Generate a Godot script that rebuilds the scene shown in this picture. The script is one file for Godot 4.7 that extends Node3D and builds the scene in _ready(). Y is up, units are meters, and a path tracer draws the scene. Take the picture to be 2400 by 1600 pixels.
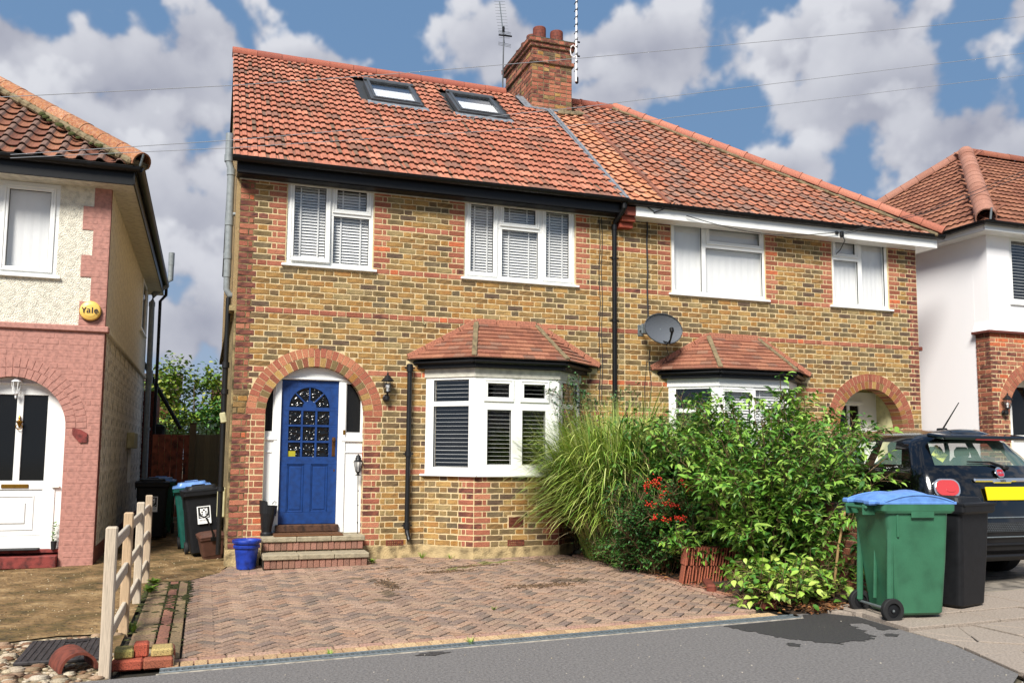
extends Node3D
# A pair of brick semi-detached houses with their neighbours, front gardens and pavement.
# World: x runs along the facades, z towards the street, y up; metres.

const C := 0.0825            # one brick course
const ST := 3.5187           # top of the string course
const PAIR := 11.834         # width of the pair
const EYE := Vector3(-0.3467, 1.5496, 12.1947)
var M := {}
var rng := RandomNumberGenerator.new()
var used := {}
var brick_pool := {}
var tile_pool := {}

# ------------------------------------------------------------------ mesh builder
class MB:
	var v := PackedVector3Array()
	var n := PackedVector3Array()
	var c := PackedColorArray()
	var uv := PackedVector2Array()
	func tri(a: Vector3, b: Vector3, d: Vector3, na: Vector3, nb: Vector3, nd: Vector3, ca: Color, cb: Color, cd: Color) -> void:
		v.push_back(a); v.push_back(d); v.push_back(b)
		n.push_back(na); n.push_back(nd); n.push_back(nb)
		c.push_back(ca); c.push_back(cd); c.push_back(cb)
		uv.push_back(Vector2.ZERO); uv.push_back(Vector2.ZERO); uv.push_back(Vector2.ZERO)
	func t3(a: Vector3, b: Vector3, d: Vector3, col := Color.WHITE) -> void:
		var nn := (b - a).cross(d - a).normalized()
		tri(a, b, d, nn, nn, nn, col, col, col)
	func quad(a: Vector3, b: Vector3, d: Vector3, e: Vector3, col := Color.WHITE) -> void:   # counter-clockwise from outside
		var nn := (d - a).cross(e - b).normalized()
		tri(a, b, d, nn, nn, nn, col, col, col)
		tri(a, d, e, nn, nn, nn, col, col, col)
	func quadc(a: Vector3, b: Vector3, d: Vector3, e: Vector3, ca: Color, cb: Color, cd: Color, ce: Color) -> void:
		var nn := (d - a).cross(e - b).normalized()
		tri(a, b, d, nn, nn, nn, ca, cb, cd)
		tri(a, d, e, nn, nn, nn, ca, cd, ce)
	func quadn(a: Vector3, b: Vector3, d: Vector3, e: Vector3, na: Vector3, nb: Vector3, nd: Vector3, ne: Vector3, col := Color.WHITE) -> void:
		tri(a, b, d, na, nb, nd, col, col, col)
		tri(a, d, e, na, nd, ne, col, col, col)
	func quaduv(a: Vector3, b: Vector3, d: Vector3, e: Vector3) -> void:   # a picture laid on a quad, a = bottom left
		var k := v.size()
		quad(a, b, d, e)
		for p in [[0, Vector2(0, 1)], [1, Vector2(1, 0)], [2, Vector2(1, 1)], [3, Vector2(0, 1)], [4, Vector2(0, 0)], [5, Vector2(1, 0)]]:
			uv[k + p[0]] = p[1]
	func box(lo: Vector3, hi: Vector3, col := Color.WHITE) -> void:
		cbox(Transform3D(Basis(), (lo + hi) / 2.0), hi - lo, 0.0, col)
	func cbox(t: Transform3D, s: Vector3, bev := 0.0, col := Color.WHITE) -> void:   # box, its edges chamfered by bev
		var h := s / 2.0
		if bev <= 0.0:
			var q := []
			for k in 8:
				q.append(t * Vector3(h.x if k & 1 else -h.x, h.y if k & 2 else -h.y, h.z if k & 4 else -h.z))
			quad(q[4], q[5], q[7], q[6], col); quad(q[1], q[0], q[2], q[3], col)
			quad(q[5], q[1], q[3], q[7], col); quad(q[0], q[4], q[6], q[2], col)
			quad(q[6], q[7], q[3], q[2], col); quad(q[0], q[1], q[5], q[4], col)
			return
		var axes := [Vector3.RIGHT, Vector3.UP, Vector3.BACK]
		for a in 3:
			var u: Vector3 = axes[(a + 1) % 3]; var w: Vector3 = axes[(a + 2) % 3]; var o: Vector3 = axes[a]
			var hu: float = h[(a + 1) % 3]; var hw: float = h[(a + 2) % 3]; var ho: float = h[a]
			for s1 in [1.0, -1.0]:
				var f: Vector3 = o * ho * s1
				var p1: Vector3 = t * (f + u * (hu - bev) * s1 + w * (hw - bev))
				var p0: Vector3 = t * (f - u * (hu - bev) * s1 + w * (hw - bev))
				var p2: Vector3 = t * (f + u * (hu - bev) * s1 - w * (hw - bev))
				var p3: Vector3 = t * (f - u * (hu - bev) * s1 - w * (hw - bev))
				quad(p3, p2, p1, p0, col)
			for s1 in [1.0, -1.0]:
				for s2 in [1.0, -1.0]:
					var e0: Vector3 = u * hu * s1 + w * (hw - bev) * s2
					var e1: Vector3 = u * (hu - bev) * s1 + w * hw * s2
					var l: Vector3 = o * (ho - bev)
					if s1 * s2 > 0.0:
						quad(t * (e0 - l), t * (e1 - l), t * (e1 + l), t * (e0 + l), col)
					else:
						quad(t * (e0 + l), t * (e1 + l), t * (e1 - l), t * (e0 - l), col)
		for sx in [1.0, -1.0]:
			for sy in [1.0, -1.0]:
				for sz in [1.0, -1.0]:
					var a1: Vector3 = t * Vector3(h.x * sx, (h.y - bev) * sy, (h.z - bev) * sz)
					var b1: Vector3 = t * Vector3((h.x - bev) * sx, h.y * sy, (h.z - bev) * sz)
					var c1: Vector3 = t * Vector3((h.x - bev) * sx, (h.y - bev) * sy, h.z * sz)
					if sx * sy * sz > 0.0:
						t3(a1, b1, c1, col)
					else:
						t3(a1, c1, b1, col)
	func tube(pts: Array, r0: float, r1: float = -1.0, sides := 8, col := Color.WHITE, caps := true) -> void:
		if r1 < 0.0:
			r1 = r0
		var rings := []
		var dirs := []
		for i in pts.size():
			var d: Vector3 = (pts[mini(i + 1, pts.size() - 1)] - pts[maxi(i - 1, 0)]).normalized()
			var up := Vector3.UP if absf(d.y) < 0.9 else Vector3.RIGHT
			var s := d.cross(up).normalized()
			var w := s.cross(d)
			var r := lerpf(r0, r1, float(i) / maxf(1.0, pts.size() - 1.0))
			var ring := []
			var nd := []
			for k in sides:
				var a := TAU * k / sides
				var o := s * cos(a) + w * sin(a)
				nd.append(o)
				ring.append(pts[i] + o * r)
			rings.append(ring); dirs.append(nd)
		for i in pts.size() - 1:
			for k in sides:
				var j := (k + 1) % sides
				quadn(rings[i][j], rings[i][k], rings[i + 1][k], rings[i + 1][j], dirs[i][j], dirs[i][k], dirs[i + 1][k], dirs[i + 1][j], col)
		if caps:
			for k in sides:
				var j := (k + 1) % sides
				t3(pts[0], rings[0][k], rings[0][j], col)
				t3(pts[-1], rings[-1][j], rings[-1][k], col)
	func lathe(t: Transform3D, prof: Array, segs := 16, col := Color.WHITE, a0 := 0.0, a1 := TAU) -> void:   # prof: Vector2(radius, height), bottom to top outside
		for i in prof.size() - 1:
			var p: Vector2 = prof[i]; var q: Vector2 = prof[i + 1]
			var nr := Vector2(q.y - p.y, p.x - q.x).normalized()
			for k in segs:
				var A := lerpf(a0, a1, float(k) / segs); var B := lerpf(a0, a1, float(k + 1) / segs)
				var ca := Vector3(cos(A), 0, sin(A)); var cb := Vector3(cos(B), 0, sin(B))
				var na := t.basis * (ca * nr.x + Vector3.UP * nr.y); var nb := t.basis * (cb * nr.x + Vector3.UP * nr.y)
				na = na.normalized(); nb = nb.normalized()
				quadn(t * (cb * p.x + Vector3.UP * p.y), t * (ca * p.x + Vector3.UP * p.y), t * (ca * q.x + Vector3.UP * q.y), t * (cb * q.x + Vector3.UP * q.y), nb, na, na, nb, col)
	func extrude(t: Transform3D, poly: PackedVector2Array, z0: float, z1: float, col := Color.WHITE, back := true) -> void:   # poly in x,y; front at z1
		var p := poly
		if Geometry2D.is_polygon_clockwise(p):
			p = p.duplicate(); p.reverse()
		var ix := Geometry2D.triangulate_polygon(p)
		for i in range(0, ix.size(), 3):
			var a := p[ix[i]]; var b := p[ix[i + 1]]; var d := p[ix[i + 2]]
			if (b - a).cross(d - a) < 0.0:
				var s := b; b = d; d = s
			t3(t * Vector3(a.x, a.y, z1), t * Vector3(b.x, b.y, z1), t * Vector3(d.x, d.y, z1), col)
			if back:
				t3(t * Vector3(a.x, a.y, z0), t * Vector3(d.x, d.y, z0), t * Vector3(b.x, b.y, z0), col)
		for i in p.size():
			var a := p[i]; var b := p[(i + 1) % p.size()]
			quad(t * Vector3(a.x, a.y, z0), t * Vector3(b.x, b.y, z0), t * Vector3(b.x, b.y, z1), t * Vector3(a.x, a.y, z1), col)
	func add(o: MB, t: Transform3D, tint := Color.WHITE) -> void:
		var flip := t.basis.determinant() < 0.0
		var nb := t.basis.inverse().transposed()
		for i in o.v.size():
			var k := i
			if flip:
				k = i + [0, 1, -1][i % 3]
			v.push_back(t * o.v[k])
			n.push_back((nb * o.n[k]).normalized())
			c.push_back(o.c[k] * tint)
			uv.push_back(o.uv[k])
	func mesh() -> ArrayMesh:
		var m := ArrayMesh.new()
		if v.is_empty():
			return m
		var a := []
		a.resize(Mesh.ARRAY_MAX)
		a[Mesh.ARRAY_VERTEX] = v; a[Mesh.ARRAY_NORMAL] = n; a[Mesh.ARRAY_COLOR] = c; a[Mesh.ARRAY_TEX_UV] = uv
		m.add_surface_from_arrays(Mesh.PRIMITIVE_TRIANGLES, a)
		return m

# ------------------------------------------------------------------ naming
func numbered(called: String, parent: Node) -> String:
	var key := str(parent.get_instance_id()) + called
	var k: int = used.get(key, 0)
	used[key] = k + 1
	return called if k == 0 else "%s_%03d" % [called, k]

func tag(o: Node, label: String, category: String, group := "") -> Node:
	o.set_meta("label", label); o.set_meta("category", category)
	if group:
		o.set_meta("group", group)
	return o

func thing(called: String, label: String, category: String, at := Vector3.ZERO, turn := 0.0, group := "") -> Node3D:
	var o := Node3D.new()
	o.name = numbered(called, self)
	add_child(o, true)
	o.position = at; o.rotation.y = turn
	tag(o, label, category, group)
	return o

func put(called: String, m: Mesh, mat: Material, parent: Node, t := Transform3D()) -> MeshInstance3D:
	var o := MeshInstance3D.new()
	o.name = numbered(called, parent)
	o.mesh = m; o.material_override = mat
	o.transform = t
	parent.add_child(o, true)
	return o

func part(called: String, b: MB, mat: Material, parent: Node, t := Transform3D()) -> MeshInstance3D:
	return put(called, b.mesh(), mat, parent, t)

func stuff(called: String, b: MB, mat: Material, parent: Node, t := Transform3D()) -> MeshInstance3D:
	var o := part(called, b, mat, parent, t)
	o.set_meta("kind", "stuff")
	return o

func solo(called: String, b: MB, mat: Material, label: String, category: String, at := Vector3.ZERO, turn := 0.0, group := "") -> MeshInstance3D:
	var o := put(called, b.mesh(), mat, self, Transform3D(Basis(Vector3.UP, turn), at))
	tag(o, label, category, group)
	return o

func struct(called: String, b: MB, mat: Material) -> MeshInstance3D:
	var o := put(called, b.mesh(), mat, self)
	o.set_meta("kind", "structure")
	return o

func hx(col: String) -> Color:       # sRGB text to a linear vertex colour
	return Color(col).srgb_to_linear()

func jig(col: Color, k: float) -> Color:
	var f := 1.0 + rng.randf_range(-k, k)
	return Color(clampf(col.r * f, 0, 1), clampf(col.g * f * (1.0 + rng.randf_range(-k, k) * 0.15), 0, 1), clampf(col.b * f * (1.0 + rng.randf_range(-k, k) * 0.25), 0, 1))

func gy(x: float, _z := 0.0) -> float:   # the ground rises gently to the right
	return 0.02 * clampf(x, -9.0, 16.0)

func at3(x: float, y: float, z: float) -> Transform3D:
	return Transform3D(Basis(), Vector3(x, y, z))

func poly(a: Array) -> PackedVector2Array:
	var p := PackedVector2Array()
	for i in range(0, a.size(), 2):
		p.push_back(Vector2(a[i], a[i + 1]))
	return p

# ------------------------------------------------------------------ textures and materials
func noise_tex(kind: int, freq: float, oct: int, stops: Array, sd: int, size := 512, normal := false, strength := 4.0) -> NoiseTexture2D:
	var f := FastNoiseLite.new()
	f.noise_type = kind; f.frequency = freq; f.seed = sd
	f.fractal_type = FastNoiseLite.FRACTAL_FBM if oct > 1 else FastNoiseLite.FRACTAL_NONE
	f.fractal_octaves = oct
	if kind == FastNoiseLite.TYPE_CELLULAR:
		f.cellular_return_type = FastNoiseLite.RETURN_CELL_VALUE
	var t := NoiseTexture2D.new()
	t.width = size; t.height = size; t.seamless = true; t.noise = f; t.normalize = true
	if normal:
		t.as_normal_map = true; t.bump_strength = strength
	else:
		var g := Gradient.new()
		var offs := PackedFloat32Array(); var cols := PackedColorArray()
		for s in stops:
			offs.push_back(s[0])
			cols.push_back(Color(s[1]) if s[1] is String else Color(s[1], s[1], s[1]))
		g.offsets = offs; g.colors = cols
		t.color_ramp = g
	return t

func mat(col: String, rough: float, tex: Texture2D = null, sc := 1.0, nrm: Texture2D = null, ns := 0.5, vc := false, metal := 0.0) -> StandardMaterial3D:
	var m := StandardMaterial3D.new()
	m.albedo_color = Color(col); m.roughness = rough; m.metallic = metal
	m.vertex_color_use_as_albedo = vc
	m.uv1_triplanar = true; m.uv1_world_triplanar = true
	m.uv1_scale = Vector3.ONE * sc
	if tex:
		m.albedo_texture = tex
	if nrm:
		m.normal_enabled = true; m.normal_texture = nrm; m.normal_scale = ns
	return m

func make_materials() -> void:
	var SX := FastNoiseLite.TYPE_SIMPLEX_SMOOTH
	var VL := FastNoiseLite.TYPE_VALUE
	var CE := FastNoiseLite.TYPE_CELLULAR
	var grain := noise_tex(SX, 0.03, 5, [[0.0, 0.5], [0.3, 0.8], [0.6, 0.97], [1.0, 1.0]], 11)
	var soft := noise_tex(SX, 0.012, 4, [[0.0, 0.8], [0.5, 0.93], [1.0, 1.0]], 12)
	var blot := noise_tex(SX, 0.008, 5, [[0.0, 0.45], [0.35, 0.8], [0.6, 0.95], [1.0, 1.0]], 13)
	var bump := noise_tex(SX, 0.05, 4, [], 14, 512, true, 6.0)
	var fineb := noise_tex(VL, 0.25, 3, [], 15, 512, true, 5.0)
	var waves := noise_tex(SX, 0.02, 2, [], 16, 256, true, 10.0)
	var speck := noise_tex(VL, 0.35, 3, [[0.0, 0.62], [0.45, 0.86], [0.62, 0.95], [0.72, 1.0]], 17, 1024)
	var pebble := noise_tex(CE, 0.12, 1, [[0.0, "8c6f48"], [0.3, "a98c5e"], [0.6, "c6ac7c"], [0.85, "7a6040"], [1.0, "e2d2ae"]], 18)
	var stucco := noise_tex(SX, 0.06, 4, [], 19, 512, true, 14.0)
	var asph := noise_tex(SX, 0.03, 7, [[0.0, 0.66], [0.3, 0.85], [0.55, 0.93], [0.8, 1.0]], 20, 1024)
	var patchy := noise_tex(SX, 0.006, 6, [[0.0, "8f8a68"], [0.32, "a89a74"], [0.5, "c9b898"], [0.7, "d2c2a6"], [1.0, "f0e6d4"]], 21, 1024)
	M.brick = mat("ffffff", 0.92, noise_tex(SX, 0.035, 5, [[0.0, 0.3], [0.22, 0.62], [0.42, 0.9], [0.6, 1.0], [1.0, 1.0]], 41), 4.5, bump, 0.6, true)
	M.mortar = mat("e2ca9c", 0.95, soft, 2.2, bump, 0.6)
	M.paver = mat("ffffff", 0.9, grain, 2.6, bump, 0.45, true)
	M.tile = mat("ffffff", 0.85, grain, 2.4, bump, 0.35, true)
	M.hip_mortar = mat("8a7a5c", 0.95, blot, 1.7, bump, 1.2)
	M.ridge = mat("ffffff", 0.85, grain, 3.0, bump, 0.3, true)
	M.lichen_ridge = mat("e8e0d8", 0.9, noise_tex(SX, 0.035, 5, [[0.0, "6a5a48"], [0.3, "a8664c"], [0.40, "b88068"], [0.46, "d0c4b4"], [0.51, "b4785c"], [0.58, "c8923c"], [0.66, "b87458"], [0.74, "d8d0c0"], [1.0, "8a7a5c"]], 22), 0.9, bump, 0.6, true)
	M.upvc = mat("eeeeea", 0.32)
	M.upvc_old = mat("d9d5c6", 0.5, soft, 1.3)
	M.seal = mat("2e3032", 0.6)
	M.blind = mat("e9e9e6", 0.6)
	M.curtain = mat("f3f3f1", 0.85)
	M.curtain.backlight_enabled = true; M.curtain.backlight = Color(0.3, 0.3, 0.3)
	M.black = mat("141415", 0.42, soft, 2.0); M.black.metallic_specular = 0.4
	M.black_iron = mat("17181a", 0.42, soft, 3.0, bump, 0.15)
	M.grey_pipe = mat("8f9698", 0.45, soft, 1.8)
	M.lead = mat("8d939a", 0.55, blot, 1.5, bump, 0.3, false, 0.2)
	M.dark_metal = mat("54585c", 0.45, soft, 1.0, null, 0.0, false, 0.3)
	M.plinth = mat("c6ae80", 0.95, blot, 1.1, bump, 0.6)
	M.pebble = mat("ffffff", 0.95, pebble, 5.0, stucco, 0.8)
	M.side_render = mat("a08c62", 0.95, blot, 0.8, bump, 0.5)
	M.stucco = mat("faf3df", 0.95, soft, 1.4, stucco, 0.8)
	M.white_render = mat("f4f2f2", 0.9)
	M.white_brick = mat("ece6da", 0.8, blot, 1.2, bump, 0.5)
	M.pink = mat("bd8678", 0.72, soft, 2.0, bump, 0.25)
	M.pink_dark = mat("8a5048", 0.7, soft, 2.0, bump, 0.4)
	M.red_step = mat("8c3a33", 0.7, blot, 1.6, bump, 0.4)
	M.blue_door = mat("0e3c7c", 0.5, soft, 1.6, bump, 0.05)
	M.inside = mat("3c3a38", 0.9)
	M.glass = StandardMaterial3D.new()
	M.glass.albedo_color = Color(0.02, 0.02, 0.025, 0.03); M.glass.transparency = BaseMaterial3D.TRANSPARENCY_ALPHA; M.glass.roughness = 0.02; M.glass.metallic_specular = 0.5
	M.dark_glass = mat("161718", 0.08); M.dark_glass.metallic_specular = 0.4
	M.ripple_glass = mat("0b0d0f", 0.06, null, 3.2, waves, 1.3); M.ripple_glass.metallic_specular = 0.55
	M.car_glass = StandardMaterial3D.new()
	M.car_glass.albedo_color = Color(0.55, 0.68, 0.62, 0.25); M.car_glass.transparency = BaseMaterial3D.TRANSPARENCY_ALPHA; M.car_glass.roughness = 0.03
	M.brass = mat("a87c2c", 0.35, soft, 6.0, null, 0.0, false, 0.85)
	M.bronze = mat("6e4a22", 0.4, soft, 6.0, null, 0.0, false, 0.6)
	M.slab = mat("a89c82", 0.95, soft, 1.5, bump, 0.5)
	M.pale_slab = mat("a69e90", 0.95, blot, 2.0, bump, 0.4)
	M.asphalt = mat("7a7673", 0.93, asph, 1.1, fineb, 0.8)
	M.wet_asphalt = mat("454241", 0.6, asph, 1.1, fineb, 0.8)
	M.concrete = mat("b4a48a", 0.95, noise_tex(SX, 0.006, 7, [[0.0, "5c5434"], [0.28, "87794f"], [0.42, "a08a66"], [0.6, "b29c78"], [0.78, "c8b492"], [1.0, "e6d8bc"]], 23, 1024), 0.28, stucco, 0.35)
	M.moss_concrete = mat("7d7446", 0.95, speck, 0.9, bump, 0.8)
	M.footway = mat("a49688", 0.93, asph, 1.3, fineb, 0.5)
	M.dark_pave = mat("8d8478", 0.93, blot, 1.0, fineb, 0.6)
	M.soil = mat("4a3a2a", 1.0, grain, 3.0, stucco, 1.0)
	M.joint = mat("2c2619", 1.0, blot, 2.0, bump, 1.0)
	M.ground = mat("7d7460", 0.95, blot, 0.4)
	M.wood = mat("ffffff", 0.85, soft, 4.0, bump, 0.2, true); M.wood.uv1_scale = Vector3(16, 0.9, 16)
	M.wood_rail = mat("ffffff", 0.85, soft, 4.0, bump, 0.2, true); M.wood_rail.uv1_scale = Vector3(16, 16, 0.9)
	M.red_wood = mat("a8583c", 0.7, blot, 1.0)
	M.old_wood = mat("5a3d2c", 0.9, blot, 2.0, bump, 0.5)
	M.green_bin = mat("386f52", 0.45, soft, 0.6, fineb, 0.05)
	M.teal_bin = mat("17594f", 0.42, soft, 1.5)
	M.blue_lid = mat("6a98dc", 0.4, soft, 1.5)
	M.black_bin = mat("1d1e21", 0.5, soft, 1.5, fineb, 0.1); M.black_bin.metallic_specular = 0.35
	M.brown_bin = mat("5a3a2e", 0.55, soft, 2.0)
	M.rubber = mat("1b1b1c", 0.75, soft, 3.0)
	M.bucket = mat("1d3fa8", 0.4, blot, 2.0)
	M.leaf = mat("ffffff", 0.5, null, 1.0, null, 0.0, true)
	M.leaf.backlight_enabled = true; M.leaf.backlight = Color(0.25, 0.3, 0.08)
	M.blade = mat("ffffff", 0.6, null, 1.0, null, 0.0, true)
	M.blade.backlight_enabled = true; M.blade.backlight = Color(0.3, 0.3, 0.1)
	M.stem = mat("7a6344", 0.9, grain, 6.0, bump, 0.5)
	M.berry = mat("c8280c", 0.35)
	M.petal = mat("b86aa8", 0.6)
	M.litter = mat("ffffff", 0.9, null, 1.0, null, 0.0, true)
	M.moss = mat("464a1c", 1.0, grain, 8.0, stucco, 1.0)
	M.stone = mat("ffffff", 0.9, grain, 5.0, bump, 0.6, true)
	M.manhole = mat("3f3a3a", 0.7, blot, 3.0, bump, 0.3, false, 0.2)
	M.galv = mat("8e979a", 0.45, soft, 4.0, null, 0.0, false, 0.6)
	M.wire = mat("2a2a2c", 0.7)
	M.pale_wire = mat("8a8c90", 0.7)
	M.paint = mat("040405", 0.16); M.paint.metallic_specular = 0.4
	M.paint.clearcoat_enabled = true; M.paint.clearcoat = 1.0; M.paint.clearcoat_roughness = 0.03
	M.car_black = mat("121214", 0.5, soft, 2.0)
	M.chrome = mat("d8dadc", 0.15, null, 1.0, null, 0.0, false, 0.95)
	M.red_lamp = mat("b00812", 0.18); M.red_lamp.clearcoat_enabled = true
	M.plate = mat("f0d000", 0.4)
	M.sign_yellow = mat("d8e06a", 0.5)
	M.sticker = mat("a8a024", 0.5)
	M.white_paint = mat("f2f2f0", 0.4)
	M.ink = mat("1a1a1a", 0.6)
	M.pot = mat("7c3d2c", 0.8, blot, 3.0, bump, 0.4)
	M.coping = mat("6a6450", 0.95, blot, 2.5, bump, 1.0)
	M.dish = mat("6c7076", 0.5, speck, 3.0)
	M.mat_coir = mat("7a5232", 1.0, speck, 4.0, stucco, 0.6)
	M.cream = mat("cfc79a", 0.7, soft, 1.0)
	M.cream_wall = mat("d9d3a0", 0.8, soft, 1.0)
	M.yellow_box = mat("ecc060", 0.4)

# ------------------------------------------------------------------ sky
var sky_noise := FastNoiseLite.new()
var sky_fine := FastNoiseLite.new()
# clouds: azimuth, elevation (degrees; 0 azimuth is straight into the houses, + to the right), half width, half height, strength
var CLOUDS := [
	[-4.0, 21.8, 9.0, 5.2, 1.0], [-1.2, 24.6, 4.6, 4.0, 1.0], [-13.0, 23.0, 4.6, 3.6, 1.0], [5.3, 24.3, 4.0, 1.6, 0.9],
	[-7.0, 17.0, 12.0, 5.0, 1.0], [-1.5, 13.5, 9.0, 5.5, 1.0], [0.0, 8.0, 8.0, 5.0, 1.0], [-18.0, 12.0, 10.0, 8.0, 0.9], [-30.0, 20.0, 11.0, 6.0, 0.9],
	[18.6, 26.4, 5.4, 3.6, 0.85], [28.0, 25.2, 8.0, 3.4, 0.9], [26.6, 23.0, 4.6, 2.8, 0.75],
	[42.0, 24.8, 6.6, 3.6, 1.0], [44.0, 21.5, 7.2, 4.4, 1.0], [48.0, 18.6, 7.0, 4.2, 1.0], [53.0, 16.5, 9.0, 5.2, 1.0], [52.0, 25.4, 2.6, 2.8, 0.8],
	[37.0, 17.4, 4.4, 2.2, 0.9], [63.0, 21.0, 9.0, 6.0, 0.9]]

func sky_at(az: float, el: float) -> Color:
	var d := Vector3(sin(deg_to_rad(az)) * cos(deg_to_rad(el)), sin(deg_to_rad(el)), -cos(deg_to_rad(az)) * cos(deg_to_rad(el)))
	var e := clampf(el / 60.0, 0.0, 1.0)
	var blue := Color(0.215, 0.36, 0.575).lerp(Color(0.10, 0.215, 0.43), e)
	blue = blue.lerp(Color(0.46, 0.54, 0.66), clampf(1.0 - el / 16.0, 0.0, 1.0) * 0.8)
	var n1 := sky_noise.get_noise_3d(d.x * 100, d.y * 100, d.z * 100)
	var n2 := sky_fine.get_noise_3d(d.x * 100, d.y * 100, d.z * 100)
	var wob := n1 * 0.7 + n2 * 0.75
	var dens := 0.0
	var high := 0.0
	for k in CLOUDS:
		var q := Vector2(wrapf(az - k[0], -180, 180) / k[2], (el - k[1]) / k[3])
		if absf(q.x) > 2.2 or absf(q.y) > 2.2:
			continue
		var f: float = (1.0 - q.length() + wob * 0.95) * k[4]
		if f > dens:
			dens = f
		high = maxf(high, (q.y * 0.6 - q.x * 0.25) * clampf(f * 3.0, 0, 1))
	if absf(wrapf(az - 20.0, -180, 180)) > 52.0 or el > 33.0:   # the rest of the sky: broken cumulus of the same kind
		dens = maxf(dens, n1 * 1.5 + n2 * 0.5 - 0.02)
		high = maxf(high, n2)
	var a := smoothstep(0.06, 0.36, dens)
	var lit := clampf(0.50 + high * 0.75 + n2 * 0.6 + n1 * 0.3 - maxf(0.0, dens - 0.45) * 0.5, 0.0, 1.0)
	var cloud := Color(0.315, 0.33, 0.42).lerp(Color(0.76, 0.77, 0.82), lit)
	return blue.lerp(cloud, a * 0.96)

func make_sky() -> ImageTexture:
	sky_noise.seed = 5; sky_noise.frequency = 0.055; sky_noise.fractal_octaves = 4; sky_noise.noise_type = FastNoiseLite.TYPE_SIMPLEX_SMOOTH
	sky_fine.seed = 9; sky_fine.frequency = 0.14; sky_fine.fractal_octaves = 6; sky_fine.noise_type = FastNoiseLite.TYPE_SIMPLEX_SMOOTH
	var W := 4096; var H := 2048
	var low := Image.create(256, 128, false, Image.FORMAT_RGBF)
	for y in 128:
		var el := 90.0 - (y + 0.5) * 180.0 / 128.0
		for x in 256:
			low.set_pixel(x, y, sky_at(wrapf((x + 0.5) * 360.0 / 256.0, -180.0, 180.0), maxf(el, 1.0)))
	low.resize(W, H, Image.INTERPOLATE_CUBIC)
	var x0 := int(-24.0 / 360.0 * W); var x1 := int(64.0 / 360.0 * W)
	var y0 := int((90.0 - 31.0) / 180.0 * H); var y1 := int((90.0 - 2.0) / 180.0 * H)
	for y in range(y0, y1):
		var el := 90.0 - (y + 0.5) * 180.0 / H
		for x in range(x0, x1):
			low.set_pixel(posmod(x, W), y, sky_at((x + 0.5) * 360.0 / W, el))
	return ImageTexture.create_from_image(low)

func make_view() -> void:
	var cam := Camera3D.new()
	cam.name = "camera"
	add_child(cam)
	var f := 2019.0743
	var near := 0.05
	cam.set_frustum(1600.0 / f * near, Vector2(36.058, 65.273) / f * near, near, 400.0)
	var b := Basis(Vector3.UP, -0.326) * Basis(Vector3.RIGHT, 0.0955) * Basis(Vector3.BACK, 0.0094)
	cam.transform = Transform3D(b, EYE)
	cam.current = true
	var w := WorldEnvironment.new()
	w.name = "world"
	var e := Environment.new()
	e.background_mode = Environment.BG_SKY
	var pano := PanoramaSkyMaterial.new()
	pano.panorama = make_sky()
	pano.energy_multiplier = 0.285
	e.sky = Sky.new(); e.sky.sky_material = pano
	e.tonemap_mode = Environment.TONE_MAPPER_LINEAR
	e.tonemap_exposure = 3.4
	e.sdfgi_enabled = true; e.ssao_enabled = true; e.ssil_enabled = true
	w.environment = e
	add_child(w)
	var sun := DirectionalLight3D.new()
	sun.name = "sun"
	sun.light_energy = 0.62
	sun.light_color = Color(1.0, 0.982, 0.95)
	sun.light_angular_distance = 20.0
	sun.shadow_enabled = true
	sun.basis = Basis.looking_at(-Vector3(-0.48, 0.78, 0.66).normalized(), Vector3.UP)
	add_child(sun)

# ------------------------------------------------------------------ bricks, tiles, pavers: meshes shared between alike pieces
const STOCK := ["b48e54", "957446", "bf9c62", "7f6a46", "7d6c50", "a6743c", "665040", "8f7a54", "a48452", "b28242", "7c6446", "a89264"]
const REDS := ["b26e54", "a6624b", "be7c5e", "b06a52", "985842", "ba765a"]
const BURNT := ["50302c", "402628", "603834", "382426"]
const BRIGHT := ["cf7048", "c46440"]
const LEN := {"s": 0.238, "h": 0.113, "q": 0.052}

func tone(kind: String, k: int) -> Color:
	match kind:
		"y": return hx(STOCK[k % STOCK.size()])
		"r": return hx(REDS[k % REDS.size()])
		"d": return hx(BURNT[k % BURNT.size()])
		"o": return hx(BRIGHT[k % BRIGHT.size()])
		"p": return hx("ffffff")
	return Color.WHITE

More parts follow.
